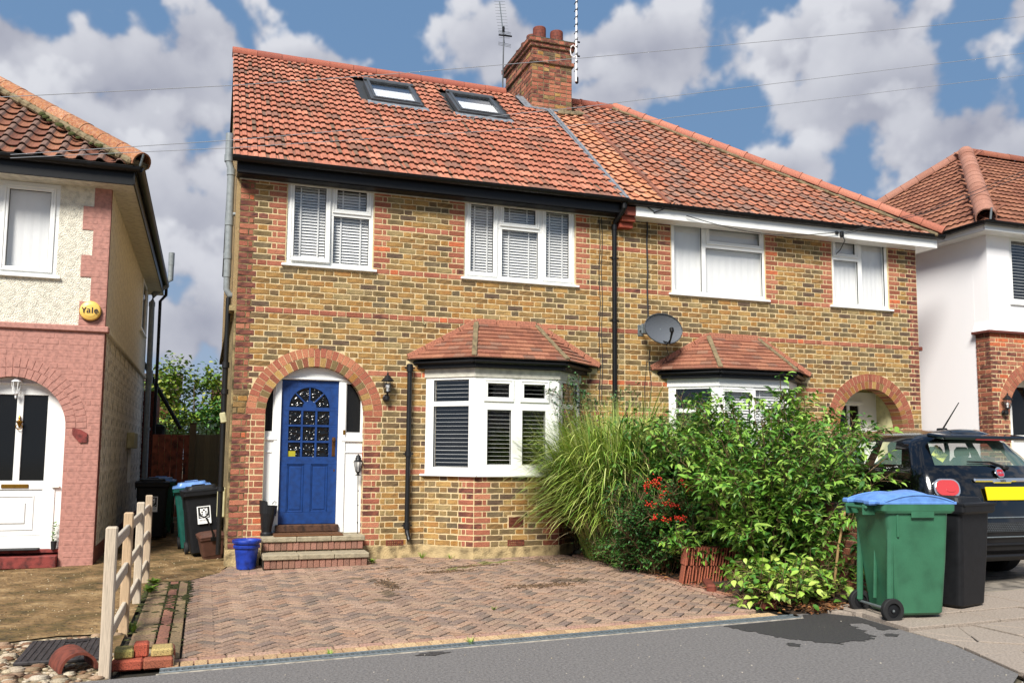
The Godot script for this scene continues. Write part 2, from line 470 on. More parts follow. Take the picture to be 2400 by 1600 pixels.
func brick_mesh(size: String, kind: String, k: int) -> Array:      # [MB, ArrayMesh]; centred, front face near z = 0
	var key := size + kind + str(k)
	if brick_pool.has(key):
		return brick_pool[key]
	var L: float = LEN[size]
	var H := 0.0675
	var b := MB.new()
	var base := tone(kind, k)
	var second := base
	if kind == "y" and rng.randf() < 0.25:
		base = base * 0.72
	if kind == "d":
		second = hx(REDS[(k * 2 + 1) % REDS.size()])
	elif kind == "y" and rng.randf() < 0.5:
		second = hx(STOCK[rng.randi() % STOCK.size()])
	var nx := {"s": 4, "h": 2, "q": 1}[size] as int
	var grid := []
	var cols := []
	var rough := 0.0022 if kind in ["y", "d"] else 0.0012
	for j in 3:
		var row := []; var crow := []
		for i in nx + 1:
			var x := lerpf(-L / 2 + 0.004, L / 2 - 0.004, float(i) / nx)
			var y := lerpf(-H / 2 + 0.004, H / 2 - 0.004, j / 2.0)
			row.append(Vector3(x + rng.randf_range(-1, 1) * rough, y + rng.randf_range(-1, 1) * rough * 1.3, 0.005 + rng.randf_range(-1, 1) * rough * 0.7))
			var w := rng.randf() * (0.75 if kind == "d" else 0.45)
			var cc := base.lerp(second, w)
			if kind == "y" and rng.randf() < 0.12:
				cc = cc * 0.6
			crow.append(jig(cc, 0.18) if kind != "p" else Color.WHITE)
		grid.append(row); cols.append(crow)
	for j in 2:
		for i in nx:
			b.quadc(grid[j][i], grid[j][i + 1], grid[j + 1][i + 1], grid[j + 1][i], cols[j][i], cols[j][i + 1], cols[j + 1][i + 1], cols[j + 1][i])
	var z1 := -0.022
	for i in nx:
		var top0: Vector3 = grid[2][i] + Vector3(0, 0.004, -0.004); var top1: Vector3 = grid[2][i + 1] + Vector3(0, 0.004, -0.004)
		b.quad(grid[2][i], grid[2][i + 1], top1, top0, cols[2][i])
		b.quad(top0, top1, Vector3(top1.x, top1.y, z1), Vector3(top0.x, top0.y, z1), cols[2][i])
		var bo0: Vector3 = grid[0][i] + Vector3(0, -0.004, -0.004); var bo1: Vector3 = grid[0][i + 1] + Vector3(0, -0.004, -0.004)
		b.quad(grid[0][i + 1], grid[0][i], bo0, bo1, cols[0][i])
		b.quad(bo1, bo0, Vector3(bo0.x, bo0.y, z1), Vector3(bo1.x, bo1.y, z1), cols[0][i])
	for e in [[0, -1.0], [nx, 1.0]]:
		var i: int = e[0]; var s: float = e[1]
		var o := Vector3(0.004 * s, 0, -0.004)
		for j in 2:
			var a: Vector3 = grid[j][i]; var d: Vector3 = grid[j + 1][i]
			if s > 0:
				b.quad(a, a + o, d + o, d, cols[j][i])
				b.quad(a + o, Vector3(a.x + o.x, a.y, z1), Vector3(d.x + o.x, d.y, z1), d + o, cols[j][i])
			else:
				b.quad(d, d + o, a + o, a, cols[j][i])
				b.quad(d + o, Vector3(d.x + o.x, d.y, z1), Vector3(a.x + o.x, a.y, z1), a + o, cols[j][i])
	brick_pool[key] = [b, b.mesh()]
	return brick_pool[key]

func pick_kind(kind: String) -> int:
	return rng.randi() % {"y": 14, "r": 8, "d": 6, "o": 3, "p": 5}[kind]

# One brick: x from a to b along the wall whose frame is f (origin at y = 0, z out of the wall), course centre y
func lay(list: Array, f: Transform3D, a: float, b: float, y: float, kind: String, proud := 0.0) -> void:
	var l := b - a - 0.012
	if l < 0.025:
		return
	var size := "s" if l > 0.17 else ("h" if l > 0.08 else "q")
	var t := f * Transform3D(Basis.from_scale(Vector3(l / float(LEN[size]), 1, 1)), Vector3((a + b) / 2 + rng.randf_range(-0.0015, 0.0015), y + rng.randf_range(-0.0015, 0.0015), proud + rng.randf_range(-0.0015, 0.0012)))
	list.append([t, size, kind, pick_kind(kind)])

func red_or_burnt(dark: float) -> String:
	var q := rng.randf()
	if q < dark:
		return "d"
	if q > 0.965:
		return "o"
	return "r"

# Fill one stretch of one course in Flemish bond; ends "Q" are red quoins
func stretch(list: Array, f: Transform3D, a: float, b: float, r: int, y: float, e0: String, e1: String, band: bool, dark0 := 0.15, dark1 := 0.15, proud := 0.0) -> void:
	var lo := a; var hi := b
	var even := posmod(r, 2) == 0
	var tail := []
	if e0 == "Q" and hi - lo > 0.24:
		if even:
			lay(list, f, lo, lo + 0.25, y, red_or_burnt(dark0), proud); lo += 0.25
		else:
			lay(list, f, lo, lo + 0.125, y, red_or_burnt(dark0), proud); lay(list, f, lo + 0.125, lo + 0.19, y, red_or_burnt(dark0 * 0.3), proud); lo += 0.19
	if e1 == "Q" and hi - lo > 0.18:
		if even:
			var w := minf(0.25, hi - lo)
			lay(list, f, hi - w, hi, y, red_or_burnt(dark1), proud); hi -= w
		else:
			lay(list, f, hi - 0.125, hi, y, red_or_burnt(dark1), proud)
			if hi - lo > 0.18:
				lay(list, f, hi - 0.19, hi - 0.125, y, red_or_burnt(dark1 * 0.3), proud); hi -= 0.19
			else:
				hi -= 0.125
	var x := floorf(lo / 0.375) * 0.375 + (0.0 if even else 0.1875) - 0.375
	while x < hi:
		for seg in [0.25, 0.125]:
			var p := maxf(x, lo); var q: float = minf(x + seg, hi)
			if q - p > 0.0:
				if q < hi and hi - q < 0.045:
					q = hi
				if p > lo and p - lo < 0.045:
					p = lo
				if q - p >= 0.045:
					lay(list, f, p, q, y, (red_or_burnt(0.06) if band else "y"), proud)
			x += seg

func place_bricks(list: Array, wall: Node3D, limit: int, rest_name := "brickwork", nm := "brick", mt: Material = null) -> void:
	if mt == null:
		mt = M.brick
	var order := []
	for i in list.size():
		order.append([list[i][0].origin.distance_squared_to(EYE), i])
	order.sort_custom(func(p, q): return p[0] < q[0])
	var rest := MB.new()
	for k in order.size():
		var e = list[order[k][1]]
		var bm := brick_mesh(e[1], e[2], e[3])
		if k < limit:
			put(nm, bm[1], mt, wall, e[0])
		else:
			rest.add(bm[0], e[0])
	if not rest.v.is_empty():
		stuff(rest_name, rest, mt, wall)

# Two rings of arch bricks; returns nothing, adds them as parts of the wall
func arch_ring(f: Transform3D, cx: float, cy: float, r0: float, r1: float, n: int, depth: float, kinds: Array, wall: Node3D, mt: Material = null, nm := "arch_brick") -> void:
	if mt == null:
		mt = M.brick
	var pool := {}
	var half := PI / n / 2.0
	for i in n:
		var kind: String = kinds[i % kinds.size()]
		var kk := kind + str(rng.randi() % 4)
		if not pool.has(kk):
			var b := MB.new()
			var g := 0.005
			var p := PackedVector2Array()
			var a := half - g / r0; var a2 := half - g / r1
			p.push_back(Vector2(-sin(a) * (r0 + 0.002), cos(a) * (r0 + 0.002))); p.push_back(Vector2(sin(a) * (r0 + 0.002), cos(a) * (r0 + 0.002)))
			p.push_back(Vector2(sin(a2) * (r1 - 0.005), cos(a2) * (r1 - 0.005))); p.push_back(Vector2(-sin(a2) * (r1 - 0.005), cos(a2) * (r1 - 0.005)))
			var c0 := jig(tone(kind, rng.randi() % 8), 0.12)
			b.extrude(Transform3D(), p, -depth, 0.004, c0, false)
			for q in b.c.size():
				b.c[q] = jig(b.c[q], 0.08)
			# bevelled rim
			pool[kk] = b.mesh()
		var ang := -PI / 2 + half + i * half * 2.0
		var t := f * Transform3D(Basis(Vector3.BACK, -ang), Vector3(cx, cy, 0)) * Transform3D(Basis(), Vector3(0, rng.randf_range(-0.002, 0.002), rng.randf_range(0.001, 0.003)))
		put(nm, pool[kk], mt, wall, t)

# ---- roof tiles. Local: x across (centred), y up the slope from the tail, z out of the slope
func tile_mesh(style: String, k: int) -> Array:
	var key := style + str(k)
	if tile_pool.has(key):
		return tile_pool[key]
	var b := MB.new()
	var w := 0.24; var L := 0.33; var prof := []
	var tones := []
	match style:
		"double":     # two flat rolls, as on the left half of the pair
			w = 0.24; L = 0.33
			prof = [[-0.120, 0.0], [-0.104, 0.004], [-0.095, 0.022], [-0.040, 0.026], [-0.028, 0.006], [-0.004, 0.003], [0.006, 0.022], [0.062, 0.026], [0.075, 0.006], [0.120, 0.002]]
			tones = ["c47e64", "bb745a", "cc886c", "b07058", "c07a60", "9a6c5a"]
		"pan":        # single roll pantile, right half
			w = 0.21; L = 0.28
			prof = [[-0.105, 0.010], [-0.076, 0.030], [-0.046, 0.028], [-0.025, 0.010], [0.0, 0.002], [0.042, -0.002], [0.08, 0.0], [0.105, 0.005]]
			tones = ["c27c5e", "b47054", "cc8666", "ac7058", "bc7f66", "957060"]
		"fresh":      # the brighter strip beside the lead
			w = 0.21; L = 0.28
			prof = [[-0.105, 0.010], [-0.076, 0.030], [-0.046, 0.028], [-0.025, 0.010], [0.0, 0.002], [0.042, -0.002], [0.08, 0.0], [0.105, 0.005]]
			tones = ["d8946c", "d08a66", "dc9c78", "cc9072"]
		"roll":       # big old pantiles of the pink house
			w = 0.25; L = 0.35
			prof = [[-0.125, 0.016], [-0.104, 0.042], [-0.075, 0.052], [-0.046, 0.044], [-0.025, 0.018], [0.0, 0.002], [0.042, -0.006], [0.084, -0.002], [0.125, 0.01]]
			tones = ["8c5842", "9a644a", "7c4e3c", "a06c50"]
		"brown":      # the white house
			w = 0.30; L = 0.36
			prof = [[-0.150, 0.004], [-0.12, 0.018], [-0.07, 0.020], [-0.035, 0.005], [0.0, 0.004], [0.03, 0.018], [0.08, 0.020], [0.115, 0.005], [0.150, 0.002]]
			tones = ["9c664c", "925c44", "a46e54", "8a5842"]
	var c0 := hx(tones[k % tones.size()])
	var greyed := hx("7a6250") if style != "fresh" else c0 * 0.9
	var lift := 0.04
	var z_at := func(y: float) -> float: return lift * (1.0 - y / L) - 0.004
	for i in prof.size() - 1:
		var p = prof[i]; var q = prof[i + 1]
		var roll: bool = (p[1] + q[1]) / 2 > 0.018
		var ca := jig(c0, 0.1)
		if style == "double" and rng.randf() < 0.22:
			ca = ca.lerp(greyed, rng.randf_range(0.4, 0.95))
		if style == "roll" and roll:
			ca = hx("86685a")
		if style in ["pan"] and rng.randf() < 0.2:
			ca = ca.lerp(hx("8d7a6e"), rng.randf_range(0.3, 0.8))
		var a := Vector3(p[0], 0, p[1] + z_at.call(0.0)); var d := Vector3(q[0], 0, q[1] + z_at.call(0.0))
		var e := Vector3(q[0], L, q[1] + z_at.call(L)); var g := Vector3(p[0], L, p[1] + z_at.call(L))
		b.quad(a, d, e, g, ca)
		b.quad(a + Vector3(0, 0, -0.011), d + Vector3(0, 0, -0.011), d, a, ca)
		b.quad(d + Vector3(0, 0, -0.011), a + Vector3(0, 0, -0.011), g + Vector3(0, 0, -0.011), e + Vector3(0, 0, -0.011), ca)
	tile_pool[key] = [b, b.mesh()]
	return tile_pool[key]

func lay_tiles(parent: Node3D, list: Array, limit: int, sunk := "tile") -> void:   # list of [transform, style, variant]
	var order := []
	for i in list.size():
		order.append([list[i][0].origin.distance_squared_to(EYE), i])
	order.sort_custom(func(p, q): return p[0] < q[0])
	var rest := MB.new()
	for k in order.size():
		var e = list[order[k][1]]
		var tm := tile_mesh(e[1], e[2])
		if k < limit:
			put(sunk, tm[1], M.tile, parent, e[0])
		else:
			rest.add(tm[0], e[0])
	if not rest.v.is_empty():
		stuff("tiling", rest, M.tile, parent)

# half-round tiles along a line (ridges and hips)
func ridge_line(parent: Node3D, p0: Vector3, p1: Vector3, r: float, len: float, m: Material, tones: Array, nm := "ridge_tile", collar := 0.012) -> void:
	var d := (p1 - p0).normalized()
	var side := d.cross(Vector3.UP).normalized()
	var up := side.cross(d)
	var basis := Basis(-side, d, -up)      # lathe axis along d
	var n := int(maxf(1.0, roundf((p1 - p0).length() / len)))
	var step := (p1 - p0).length() / n
	var pool := []
	for t in tones:
		var b := MB.new()
		var c := hx(t)
		b.lathe(Transform3D(), [Vector2(r + collar, 0.0), Vector2(r + collar, 0.035), Vector2(r + 0.002, 0.045), Vector2(r, step - 0.006)], 12, c, -PI - 0.35, 0.35)
		b.lathe(Transform3D(), [Vector2(r - 0.018, 0.0), Vector2(r + collar, 0.0)], 12, c * 0.7, -PI - 0.35, 0.35)
		for q in b.c.size():
			b.c[q] = jig(b.c[q], 0.05)
		pool.append(b.mesh())
	for i in n:
		put(nm, pool[rng.randi() % pool.size()], m, parent, Transform3D(basis, p0 + d * step * i + up * rng.randf_range(-0.004, 0.004)))

# ------------------------------------------------------------------ joinery
# Fill a rectangle except for the holes: boxes between the cuts
func cells(b: MB, f: Transform3D, outer: Rect2, holes: Array, z0: float, z1: float, bev := 0.0) -> void:
	var xs := [outer.position.x, outer.end.x]; var ys := [outer.position.y, outer.end.y]
	for h in holes:
		for x in [h.position.x, h.end.x]:
			if x > outer.position.x and x < outer.end.x: xs.append(x)
		for y in [h.position.y, h.end.y]:
			if y > outer.position.y and y < outer.end.y: ys.append(y)
	xs.sort(); ys.sort()
	for j in ys.size() - 1:
		if ys[j + 1] - ys[j] < 0.0005:
			continue
		var i := 0
		while i < xs.size() - 1:
			if xs[i + 1] - xs[i] < 0.0005:
				i += 1
				continue
			var k := i
			while k < xs.size() - 1 and not _in_hole((xs[k] + xs[k + 1]) / 2, (ys[j] + ys[j + 1]) / 2, holes):
				k += 1
			if k > i:
				b.cbox(f * at3((xs[i] + xs[k]) / 2, (ys[j] + ys[j + 1]) / 2, (z0 + z1) / 2), Vector3(xs[k] - xs[i], ys[j + 1] - ys[j], z1 - z0), bev)
				i = k
			else:
				i += 1

func _in_hole(x: float, y: float, holes: Array) -> bool:
	for h in holes:
		if h.has_point(Vector2(x, y)):
			return true
	return false

func ring(b: MB, f: Transform3D, r: Rect2, w: float, z0: float, z1: float, bev := 0.0) -> void:
	var p := r.position; var e := r.end
	b.cbox(f * at3((p.x + e.x) / 2, e.y - w / 2, (z0 + z1) / 2), Vector3(r.size.x, w, z1 - z0), bev)
	b.cbox(f * at3((p.x + e.x) / 2, p.y + w / 2, (z0 + z1) / 2), Vector3(r.size.x, w, z1 - z0), bev)
	b.cbox(f * at3(p.x + w / 2, (p.y + e.y) / 2, (z0 + z1) / 2), Vector3(w, r.size.y - 2 * w, z1 - z0), bev)
	b.cbox(f * at3(e.x - w / 2, (p.y + e.y) / 2, (z0 + z1) / 2), Vector3(w, r.size.y - 2 * w, z1 - z0), bev)

# lights: [x0, y0, x1, y1, kind]; kind "f" fixed, "o" opening sash, "t" sash tilted open at its foot
func window(house: Node3D, f: Transform3D, w: float, h: float, lights: Array, blind: String, sill := 0.0, label := "") -> Node3D:
	var win := Node3D.new()
	win.name = numbered("window", house)
	house.add_child(win, true)
	if label: win.set_meta("label", label)
	var fr := MB.new(); var seal := MB.new()
	var holes := []
	for l in lights:
		holes.append(Rect2(l[0], l[1], l[2] - l[0], l[3] - l[1]))
	cells(fr, f, Rect2(0, 0, w, h), holes, -0.07, 0.0, 0.004)
	part("frame", fr, M.upvc, win)
	for i in lights.size():
		var r: Rect2 = holes[i]
		var g := r
		var ff := f
		if lights[i][4] != "f":
			if lights[i][4] == "t":
				ff = f * Transform3D(Basis(Vector3.RIGHT, -0.045), Vector3(0, r.end.y, 0)) * at3(0, -r.end.y, 0.0)
			var sb := MB.new()
			ring(sb, ff, r.grow(0.022), 0.028, 0.001, 0.020, 0.005)
			ring(sb, ff, r.grow(-0.006), 0.036, -0.03, 0.012, 0.006)
			part("casement", sb, M.upvc, win)
			g = r.grow(-0.042)
		ring(seal, ff, g.grow(0.001), 0.007, -0.03, -0.012)
		var gb := MB.new()
		gb.cbox(ff * at3(g.get_center().x, g.get_center().y, -0.024), Vector3(g.size.x - 0.002, g.size.y - 0.002, 0.004))
		part("pane", gb, M.glass, win)
		if blind == "slat" or blind == "open":
			var bl := MB.new()
			var pitch := 0.043 if blind == "slat" else 0.058
			var tilt := 1.02 if blind == "slat" else 0.04
			var depth := 0.040 if blind == "slat" else 0.040
			var y := g.position.y + 0.01
			while y < g.end.y + 0.02:
				bl.cbox(f * Transform3D(Basis(Vector3.RIGHT, tilt + rng.randf_range(-0.03, 0.03)), Vector3(g.get_center().x, y, -0.095)), Vector3(g.size.x + 0.05, 0.003, depth))
				y += pitch
			for q in [0.22, 0.78]:
				if blind == "slat":
					bl.cbox(f * at3(g.position.x + g.size.x * q, g.get_center().y, -0.072), Vector3(0.022, g.size.y + 0.04, 0.002))
			stuff("blind", bl, M.blind, win)
	part("seal", seal, M.seal, win)
	if blind == "sheet":
		var cb := MB.new()
		var n := 40
		for k in n:
			var xa := 0.03 + (w - 0.06) * k / n; var xb := 0.03 + (w - 0.06) * (k + 1) / n
			var za := -0.10 + 0.002 * sin(k * 1.9); var zb := -0.10 + 0.002 * sin((k + 1) * 1.9)
			cb.quad(f * Vector3(xa, 0.03, za), f * Vector3(xb, 0.03, zb), f * Vector3(xb, h - 0.03, zb), f * Vector3(xa, h - 0.03, za))
		part("curtain", cb, M.curtain, win)
	if sill > 0.0:
		var sb := MB.new()
		sb.cbox(f * at3(w / 2, -0.018, 0.0), Vector3(w + sill, 0.036, 0.13), 0.006)
		part("sill", sb, M.upvc, win)
	return win

# ------------------------------------------------------------------ one half of the pair
# built in the left half's coordinates; the right half is its mirror image
func mir_mb(b: MB, mirror: bool) -> MB:
	if not mirror:
		return b
	var o := MB.new()
	o.add(b, Transform3D(Basis.from_scale(Vector3(-1, 1, 1)), Vector3(PAIR, 0, 0)))
	return o

func mir_t(t: Transform3D, mirror: bool) -> Transform3D:
	if not mirror:
		return t
	var s := Basis.from_scale(Vector3(-1, 1, 1))
	return Transform3D(s * t.basis * s, Vector3(PAIR - t.origin.x, t.origin.y, t.origin.z))

func wall_frame(p: Vector2, q: Vector2) -> Transform3D:    # plan points x,z
	var d := Vector3(q.x - p.x, 0, q.y - p.y).normalized()
	return Transform3D(Basis(d, Vector3.UP, d.cross(Vector3.UP)), Vector3(p.x, 0, p.y))

func arc(cx: float, cy: float, r: float, a0: float, a1: float, n: int) -> Array:
	var o := []
	for i in n + 1:
		var a := lerpf(a0, a1, float(i) / n)
		o.append_array([cx + cos(a) * r, cy + sin(a) * r])
	return o

const AX := 1.115
const AY := 2.035

func semi(house: Node3D, mirror: bool) -> Node3D:
	var depth := 0.11 if not mirror else 0.23
	var I := Transform3D()
	var w := MB.new()
	var rects := [[0, 0.1, 0.435, AY], [1.795, 0.1, 2.85, 3.0], [4.98, 0.1, 5.917, 3.0], [2.85, 0.1, 4.98, 0.9], [2.85, 2.7, 4.98, 3.0], [0, 3.0, 5.917, 4.135], [0, 4.135, 0.64, 5.5], [1.862, 4.135, 3.25, 5.5], [5.06, 4.135, 5.917, 5.5]]
	for r in rects:
		w.box(Vector3(r[0], r[1], -0.23), Vector3(r[2], r[3], 0.0))
	w.extrude(I, poly([0, AY] + arc(AX, AY, 0.685, PI, PI / 2, 14) + [AX, 3.0, 0, 3.0]), -0.23, 0.0)
	w.extrude(I, poly(arc(AX, AY, 0.685, PI / 2, 0, 14) + [1.795, 3.0, AX, 3.0]), -0.23, 0.0)
	# bay base
	var P := [Vector2(2.69, 0), Vector2(3.27, 0.55), Vector2(4.56, 0.55), Vector2(5.14, 0)]
	for k in 3:
		var f := wall_frame(P[k], P[k + 1])
		var l: float = (P[k + 1] - P[k]).length()
		w.box(Vector3.ZERO, Vector3.ZERO)
		w.cbox(f * at3(l / 2, 0.655, -0.05), Vector3(l, 1.11, 0.1))
	var wall := part("wall", mir_mb(w, mirror), M.mortar, house)
	var list := []
	for r in range(-24, 40):
		var y := ST - (r + 0.5) * C
		var band := r in [0, -8, -16, 10]
		if r in [16, 27]: band = true
		var open := []      # [x0, x1, quoined]
		if y > 4.10:
			open.append([0.632, 1.872, true]); open.append([3.247, 5.068, true])
		if y < AY:
			open.append([0.435, 1.795, true])
		elif y < AY + 0.945:
			var q := sqrt(0.945 * 0.945 - pow(y - AY, 2))
			open.append([AX - q, AX + q, false])
		if y < 2.80:
			open.append([2.70, 5.13, false])
		elif y < 3.42:
			var q := 0.5 + (3.47 - y) / 0.59 * 1.03 - 0.12
			open.append([3.913 - q, 3.913 + q, false])
		var x := 0.0; var q0 := "Q"
		for o in open + [[5.917, 5.917, false]]:
			if o[0] - x > 0.03:
				var pier: bool = x == 0.0 and y < AY
				var dk := 0.0
				if x == 0.0:
					dk = 0.75
				elif y < 1.6 and absf(x - 1.795) < 0.01:
					dk = 0.4
				else:
					dk = 0.06
				stretch(list, I, x, o[0], r, y, q0, "Q" if o[2] else "", (band and not (r in [16, 27] and x == 0.0)) or pier, dk, 0.05, 0.0 if r != 0 else 0.004)
			x = o[1]; q0 = "Q" if o[2] else ""
	var arch_reveal := []
	for k in 3:
		var f := wall_frame(P[k], P[k + 1])
		var l: float = (P[k + 1] - P[k]).length()
		for r in range(28, 40):
			var y := ST - (r + 0.5) * C
			stretch(list, f, 0.0, l, r + (1 if k == 1 else 0), y, "Q" if k > 0 else "", "Q" if k < 2 else "", false, 0.45, 0.3)
	# the jambs of the arch show brick
	for r in range(18, 40):
		var y := ST - (r + 0.5) * C
		var f := Transform3D(Basis(Vector3.UP, -PI / 2), Vector3(1.795, 0, 0.004))
		if mirror or depth > 0.0:
			lay(list, f, -depth - 0.0, -0.004, y, red_or_burnt(0.2), -0.004)
	for e in list:
		e[0] = mir_t(e[0], mirror)
	var vents := [Rect2(3.77, 0.0, 0.001, 0.0)]
	place_bricks(list, wall, 300)
	# arch rings
	var af := I if not mirror else at3(PAIR - 2 * AX, 0, 0)
	arch_ring(af, AX, AY, 0.68, 0.811, 29, depth, ["r", "y"], wall)
	arch_ring(af, AX, AY, 0.811, 0.945, 33, 0.02, ["r"], wall)
	# plinth
	var pl := MB.new()
	for q in [[-0.03, 0.42], [1.81, 2.70], [5.13, 5.917]]:
		var pb := MB.new()
		pb.box(Vector3(q[0], -0.1, -0.2), Vector3(q[1], 0.2187, 0.012))
		part("plinth", mir_mb(pb, mirror), M.plinth, house)
	for k in 3:
		var f := wall_frame(P[k], P[k + 1])
		var l: float = (P[k + 1] - P[k]).length()
		pl.cbox(f * at3(l / 2, 0.055, -0.04), Vector3(l + 0.012, 0.327, 0.11), 0.003)
	part("plinth", mir_mb(pl, mirror), M.plinth, house)
	# air bricks
	for a in [[3.90, 0.56, 0.22, 0.145, 0.55, true], [3.90, 0.27, 0.25, 0.08, 0.55, false], [2.27, 0.255, 0.25, 0.08, 0.0, false]]:
		var vb := MB.new(); var gb := MB.new()
		var cx: float = a[0]; var cy: float = a[1]; var z: float = a[4]
		if a[5]:
			gb.box(Vector3(cx - 0.13, cy - 0.10, z - 0.01), Vector3(cx + 0.13, cy + 0.10, z + 0.007))
			ring(vb, I, Rect2(cx - a[2] / 2, cy - a[3] / 2, a[2], a[3]), 0.008, z, z + 0.013)
			for k in 7:
				vb.cbox(Transform3D(Basis(Vector3.RIGHT, 0.5), Vector3(cx, cy - a[3] / 2 + 0.018 + k * 0.0185, z + 0.012)), Vector3(a[2] - 0.012, 0.011, 0.008))
			part("vent_surround", mir_mb(gb, mirror), M.mortar, house)
			part("louvre_vent", mir_mb(vb, mirror), M.pot, house)
		else:
			var holes := []
			for i in 7:
				for j in 2:
					holes.append(Rect2(cx - 0.1 + i * 0.03, cy - 0.026 + j * 0.03, 0.016, 0.020))
			cells(vb, I, Rect2(cx - a[2] / 2, cy - a[3] / 2, a[2], a[3]), holes, z - 0.02, z + 0.012)
			part("air_brick", mir_mb(vb, mirror), M.pot, house)
	bay(house, mirror, P)
	# party wall, floors and the wall behind, so that the rooms are closed and dark
	var ins := MB.new()
	ins.box(Vector3(0.0, 5.46, -7.9), Vector3(5.9, 5.5, -0.24)); ins.box(Vector3(0.0, 2.85, -7.9), Vector3(5.9, 2.95, -0.24)); ins.box(Vector3(0.0, 0.15, -7.9), Vector3(5.9, 0.22, -0.24))
	ins.box(Vector3(5.80, 0.0, -7.9), Vector3(5.91, 5.5, -0.24)); ins.box(Vector3(0.0, 0.0, -8.0), Vector3(5.917, 5.5, -7.9)); ins.box(Vector3(2.1, 0.2, -3.9), Vector3(5.8, 5.4, -3.8)); ins.box(Vector3(2.2, 0.2, -3.8), Vector3(2.3, 5.4, -0.24))
	part("room_wall", mir_mb(ins, mirror), M.inside, house)
	return wall

func bay(house: Node3D, mirror: bool, P: Array) -> void:
	# fascia, gutter and roof of the bay
	var fa := MB.new(); var gu := MB.new(); var so := MB.new()
	var off := func(q: Array, d: float) -> Array:    # the plan line moved outwards
		var k := d * 0.4142
		return [Vector2(q[0].x - d * 1.38, q[0].y), Vector2(q[1].x - k, q[1].y + d), Vector2(q[2].x + k, q[2].y + d), Vector2(q[3].x + d * 1.38, q[3].y)]
	var P1: Array = off.call(P, 0.02)
	for k in 3:
		var f := wall_frame(P1[k], P1[k + 1]); var l: float = (P1[k + 1] - P1[k]).length()
		fa.cbox(f * at3(l / 2, 2.675, -0.03), Vector3(l, 0.13, 0.06), 0.004)
	part("bay_fascia", mir_mb(fa, mirror), M.upvc_old if not mirror else M.upvc, house)
	var P2: Array = off.call(P, 0.15)
	for k in 3:
		var f := wall_frame(P2[k], P2[k + 1]); var l: float = (P2[k + 1] - P2[k]).length()
		gu.cbox(f * at3(l / 2, 2.825, -0.035), Vector3(l, 0.06, 0.09), 0.02)
		gu.cbox(f * at3(l / 2, 2.79, -0.07), Vector3(l, 0.10, 0.03), 0.003)
		so.cbox(f * at3(l / 2, 2.75, -0.12), Vector3(l, 0.014, 0.16))
	gu.add(so, Transform3D())
	part("bay_gutter", mir_mb(gu, mirror), M.black, house)
	# roof planes: eave line E at y 2.87, top line at the wall
	var E: Array = off.call(P, 0.17)
	E[0].x = 2.40; E[3].x = 5.47
	var e3 := []
	for q in E:
		e3.append(Vector3(q.x, 2.865, q.y))
	var T0 := Vector3(3.44, 3.45, 0.02); var T1 := Vector3(4.40, 3.45, 0.02)
	var deck := MB.new()
	deck.t3(e3[0], e3[1], T0); deck.quad(e3[1], e3[2], T1, T0); deck.t3(e3[2], e3[3], T1)
	deck.quad(e3[0], T0, T1, e3[3])
	var bay_roof := part("bay_roof", mir_mb(deck, mirror), M.seal, house)
	var tones := ["a26a52", "98604a", "aa7258", "8c5a46"]
	var rest := MB.new()
	for face in [[e3[0], e3[1], T0, T0], [e3[1], e3[2], T1, T0], [e3[2], e3[3], T1, T1]]:
		var a: Vector3 = face[0]; var d: Vector3 = face[1]
		var u := (d - a).normalized()
		var nrm := u.cross(((face[2] + face[3]) / 2 - (a + d) / 2)).normalized()
		var s := nrm.cross(u).normalized()
		var fl := Transform3D(Basis(u, s, nrm), a)
		var inv := fl.affine_inverse()
		var q := PackedVector2Array()
		for p in ([face[0], face[1], face[2], face[3]] if face[2] != face[3] else [face[0], face[1], face[2]]):
			var lp: Vector3 = inv * p
			q.push_back(Vector2(lp.x, lp.y))
		var rows := 9
		var top := 0.0
		for p in q: top = maxf(top, p.y)
		var g := top / rows
		for j in rows:
			var x := -0.1 - (0.085 if j % 2 else 0.0)
			while x < (d - a).length() + 0.1:
				var tile := PackedVector2Array([Vector2(x, j * g), Vector2(x + 0.168, j * g), Vector2(x + 0.168, j * g + g * 1.15), Vector2(x, j * g + g * 1.15)])
				for cut in Geometry2D.intersect_polygons(tile, q):
					if Geometry2D.is_polygon_clockwise(cut): cut.reverse()
					var tb := MB.new()
					var c := jig(hx(tones[rng.randi() % 4]), 0.06)
					if rng.randf() < 0.12: c = c.lerp(hx("7d6d60"), 0.4)
					tb.extrude(fl * Transform3D(Basis(Vector3.RIGHT, -0.16), Vector3(0, j * g, 0)) * at3(rng.randf_range(-0.001, 0.001), -j * g + rng.randf_range(-0.003, 0.002), 0.010), cut, 0.0, 0.018, c, false)
					if cut.size() >= 3 and absf((cut[1] - cut[0]).x) > 0.05:
						part("roof_tile", mir_mb(tb, mirror), M.tile, bay_roof)
					else:
						rest.add(tb, Transform3D())
				x += 0.17
	if not rest.v.is_empty():
		stuff("cut_tiles", mir_mb(rest, mirror), M.tile, bay_roof)
	# mortared hips
	for h in [[e3[1], T0], [e3[2], T1]]:
		var hb := MB.new()
		var d: Vector3 = (h[1] - h[0]).normalized()
		var sd := d.cross(Vector3.UP).normalized()
		var n := 9
		for i in n:
			var p: Vector3 = h[0].lerp(h[1], (i + 0.5) / n) + Vector3(0, 0.032 + rng.randf_range(-0.003, 0.003), 0)
			hb.cbox(Transform3D(Basis(sd, d, sd.cross(d)), p), Vector3(0.075 + rng.randf_range(-0.008, 0.008), (h[1] - h[0]).length() / n + 0.004, 0.035), 0.008)
		part("hip_mortar", mir_mb(hb, mirror), M.hip_mortar, bay_roof)
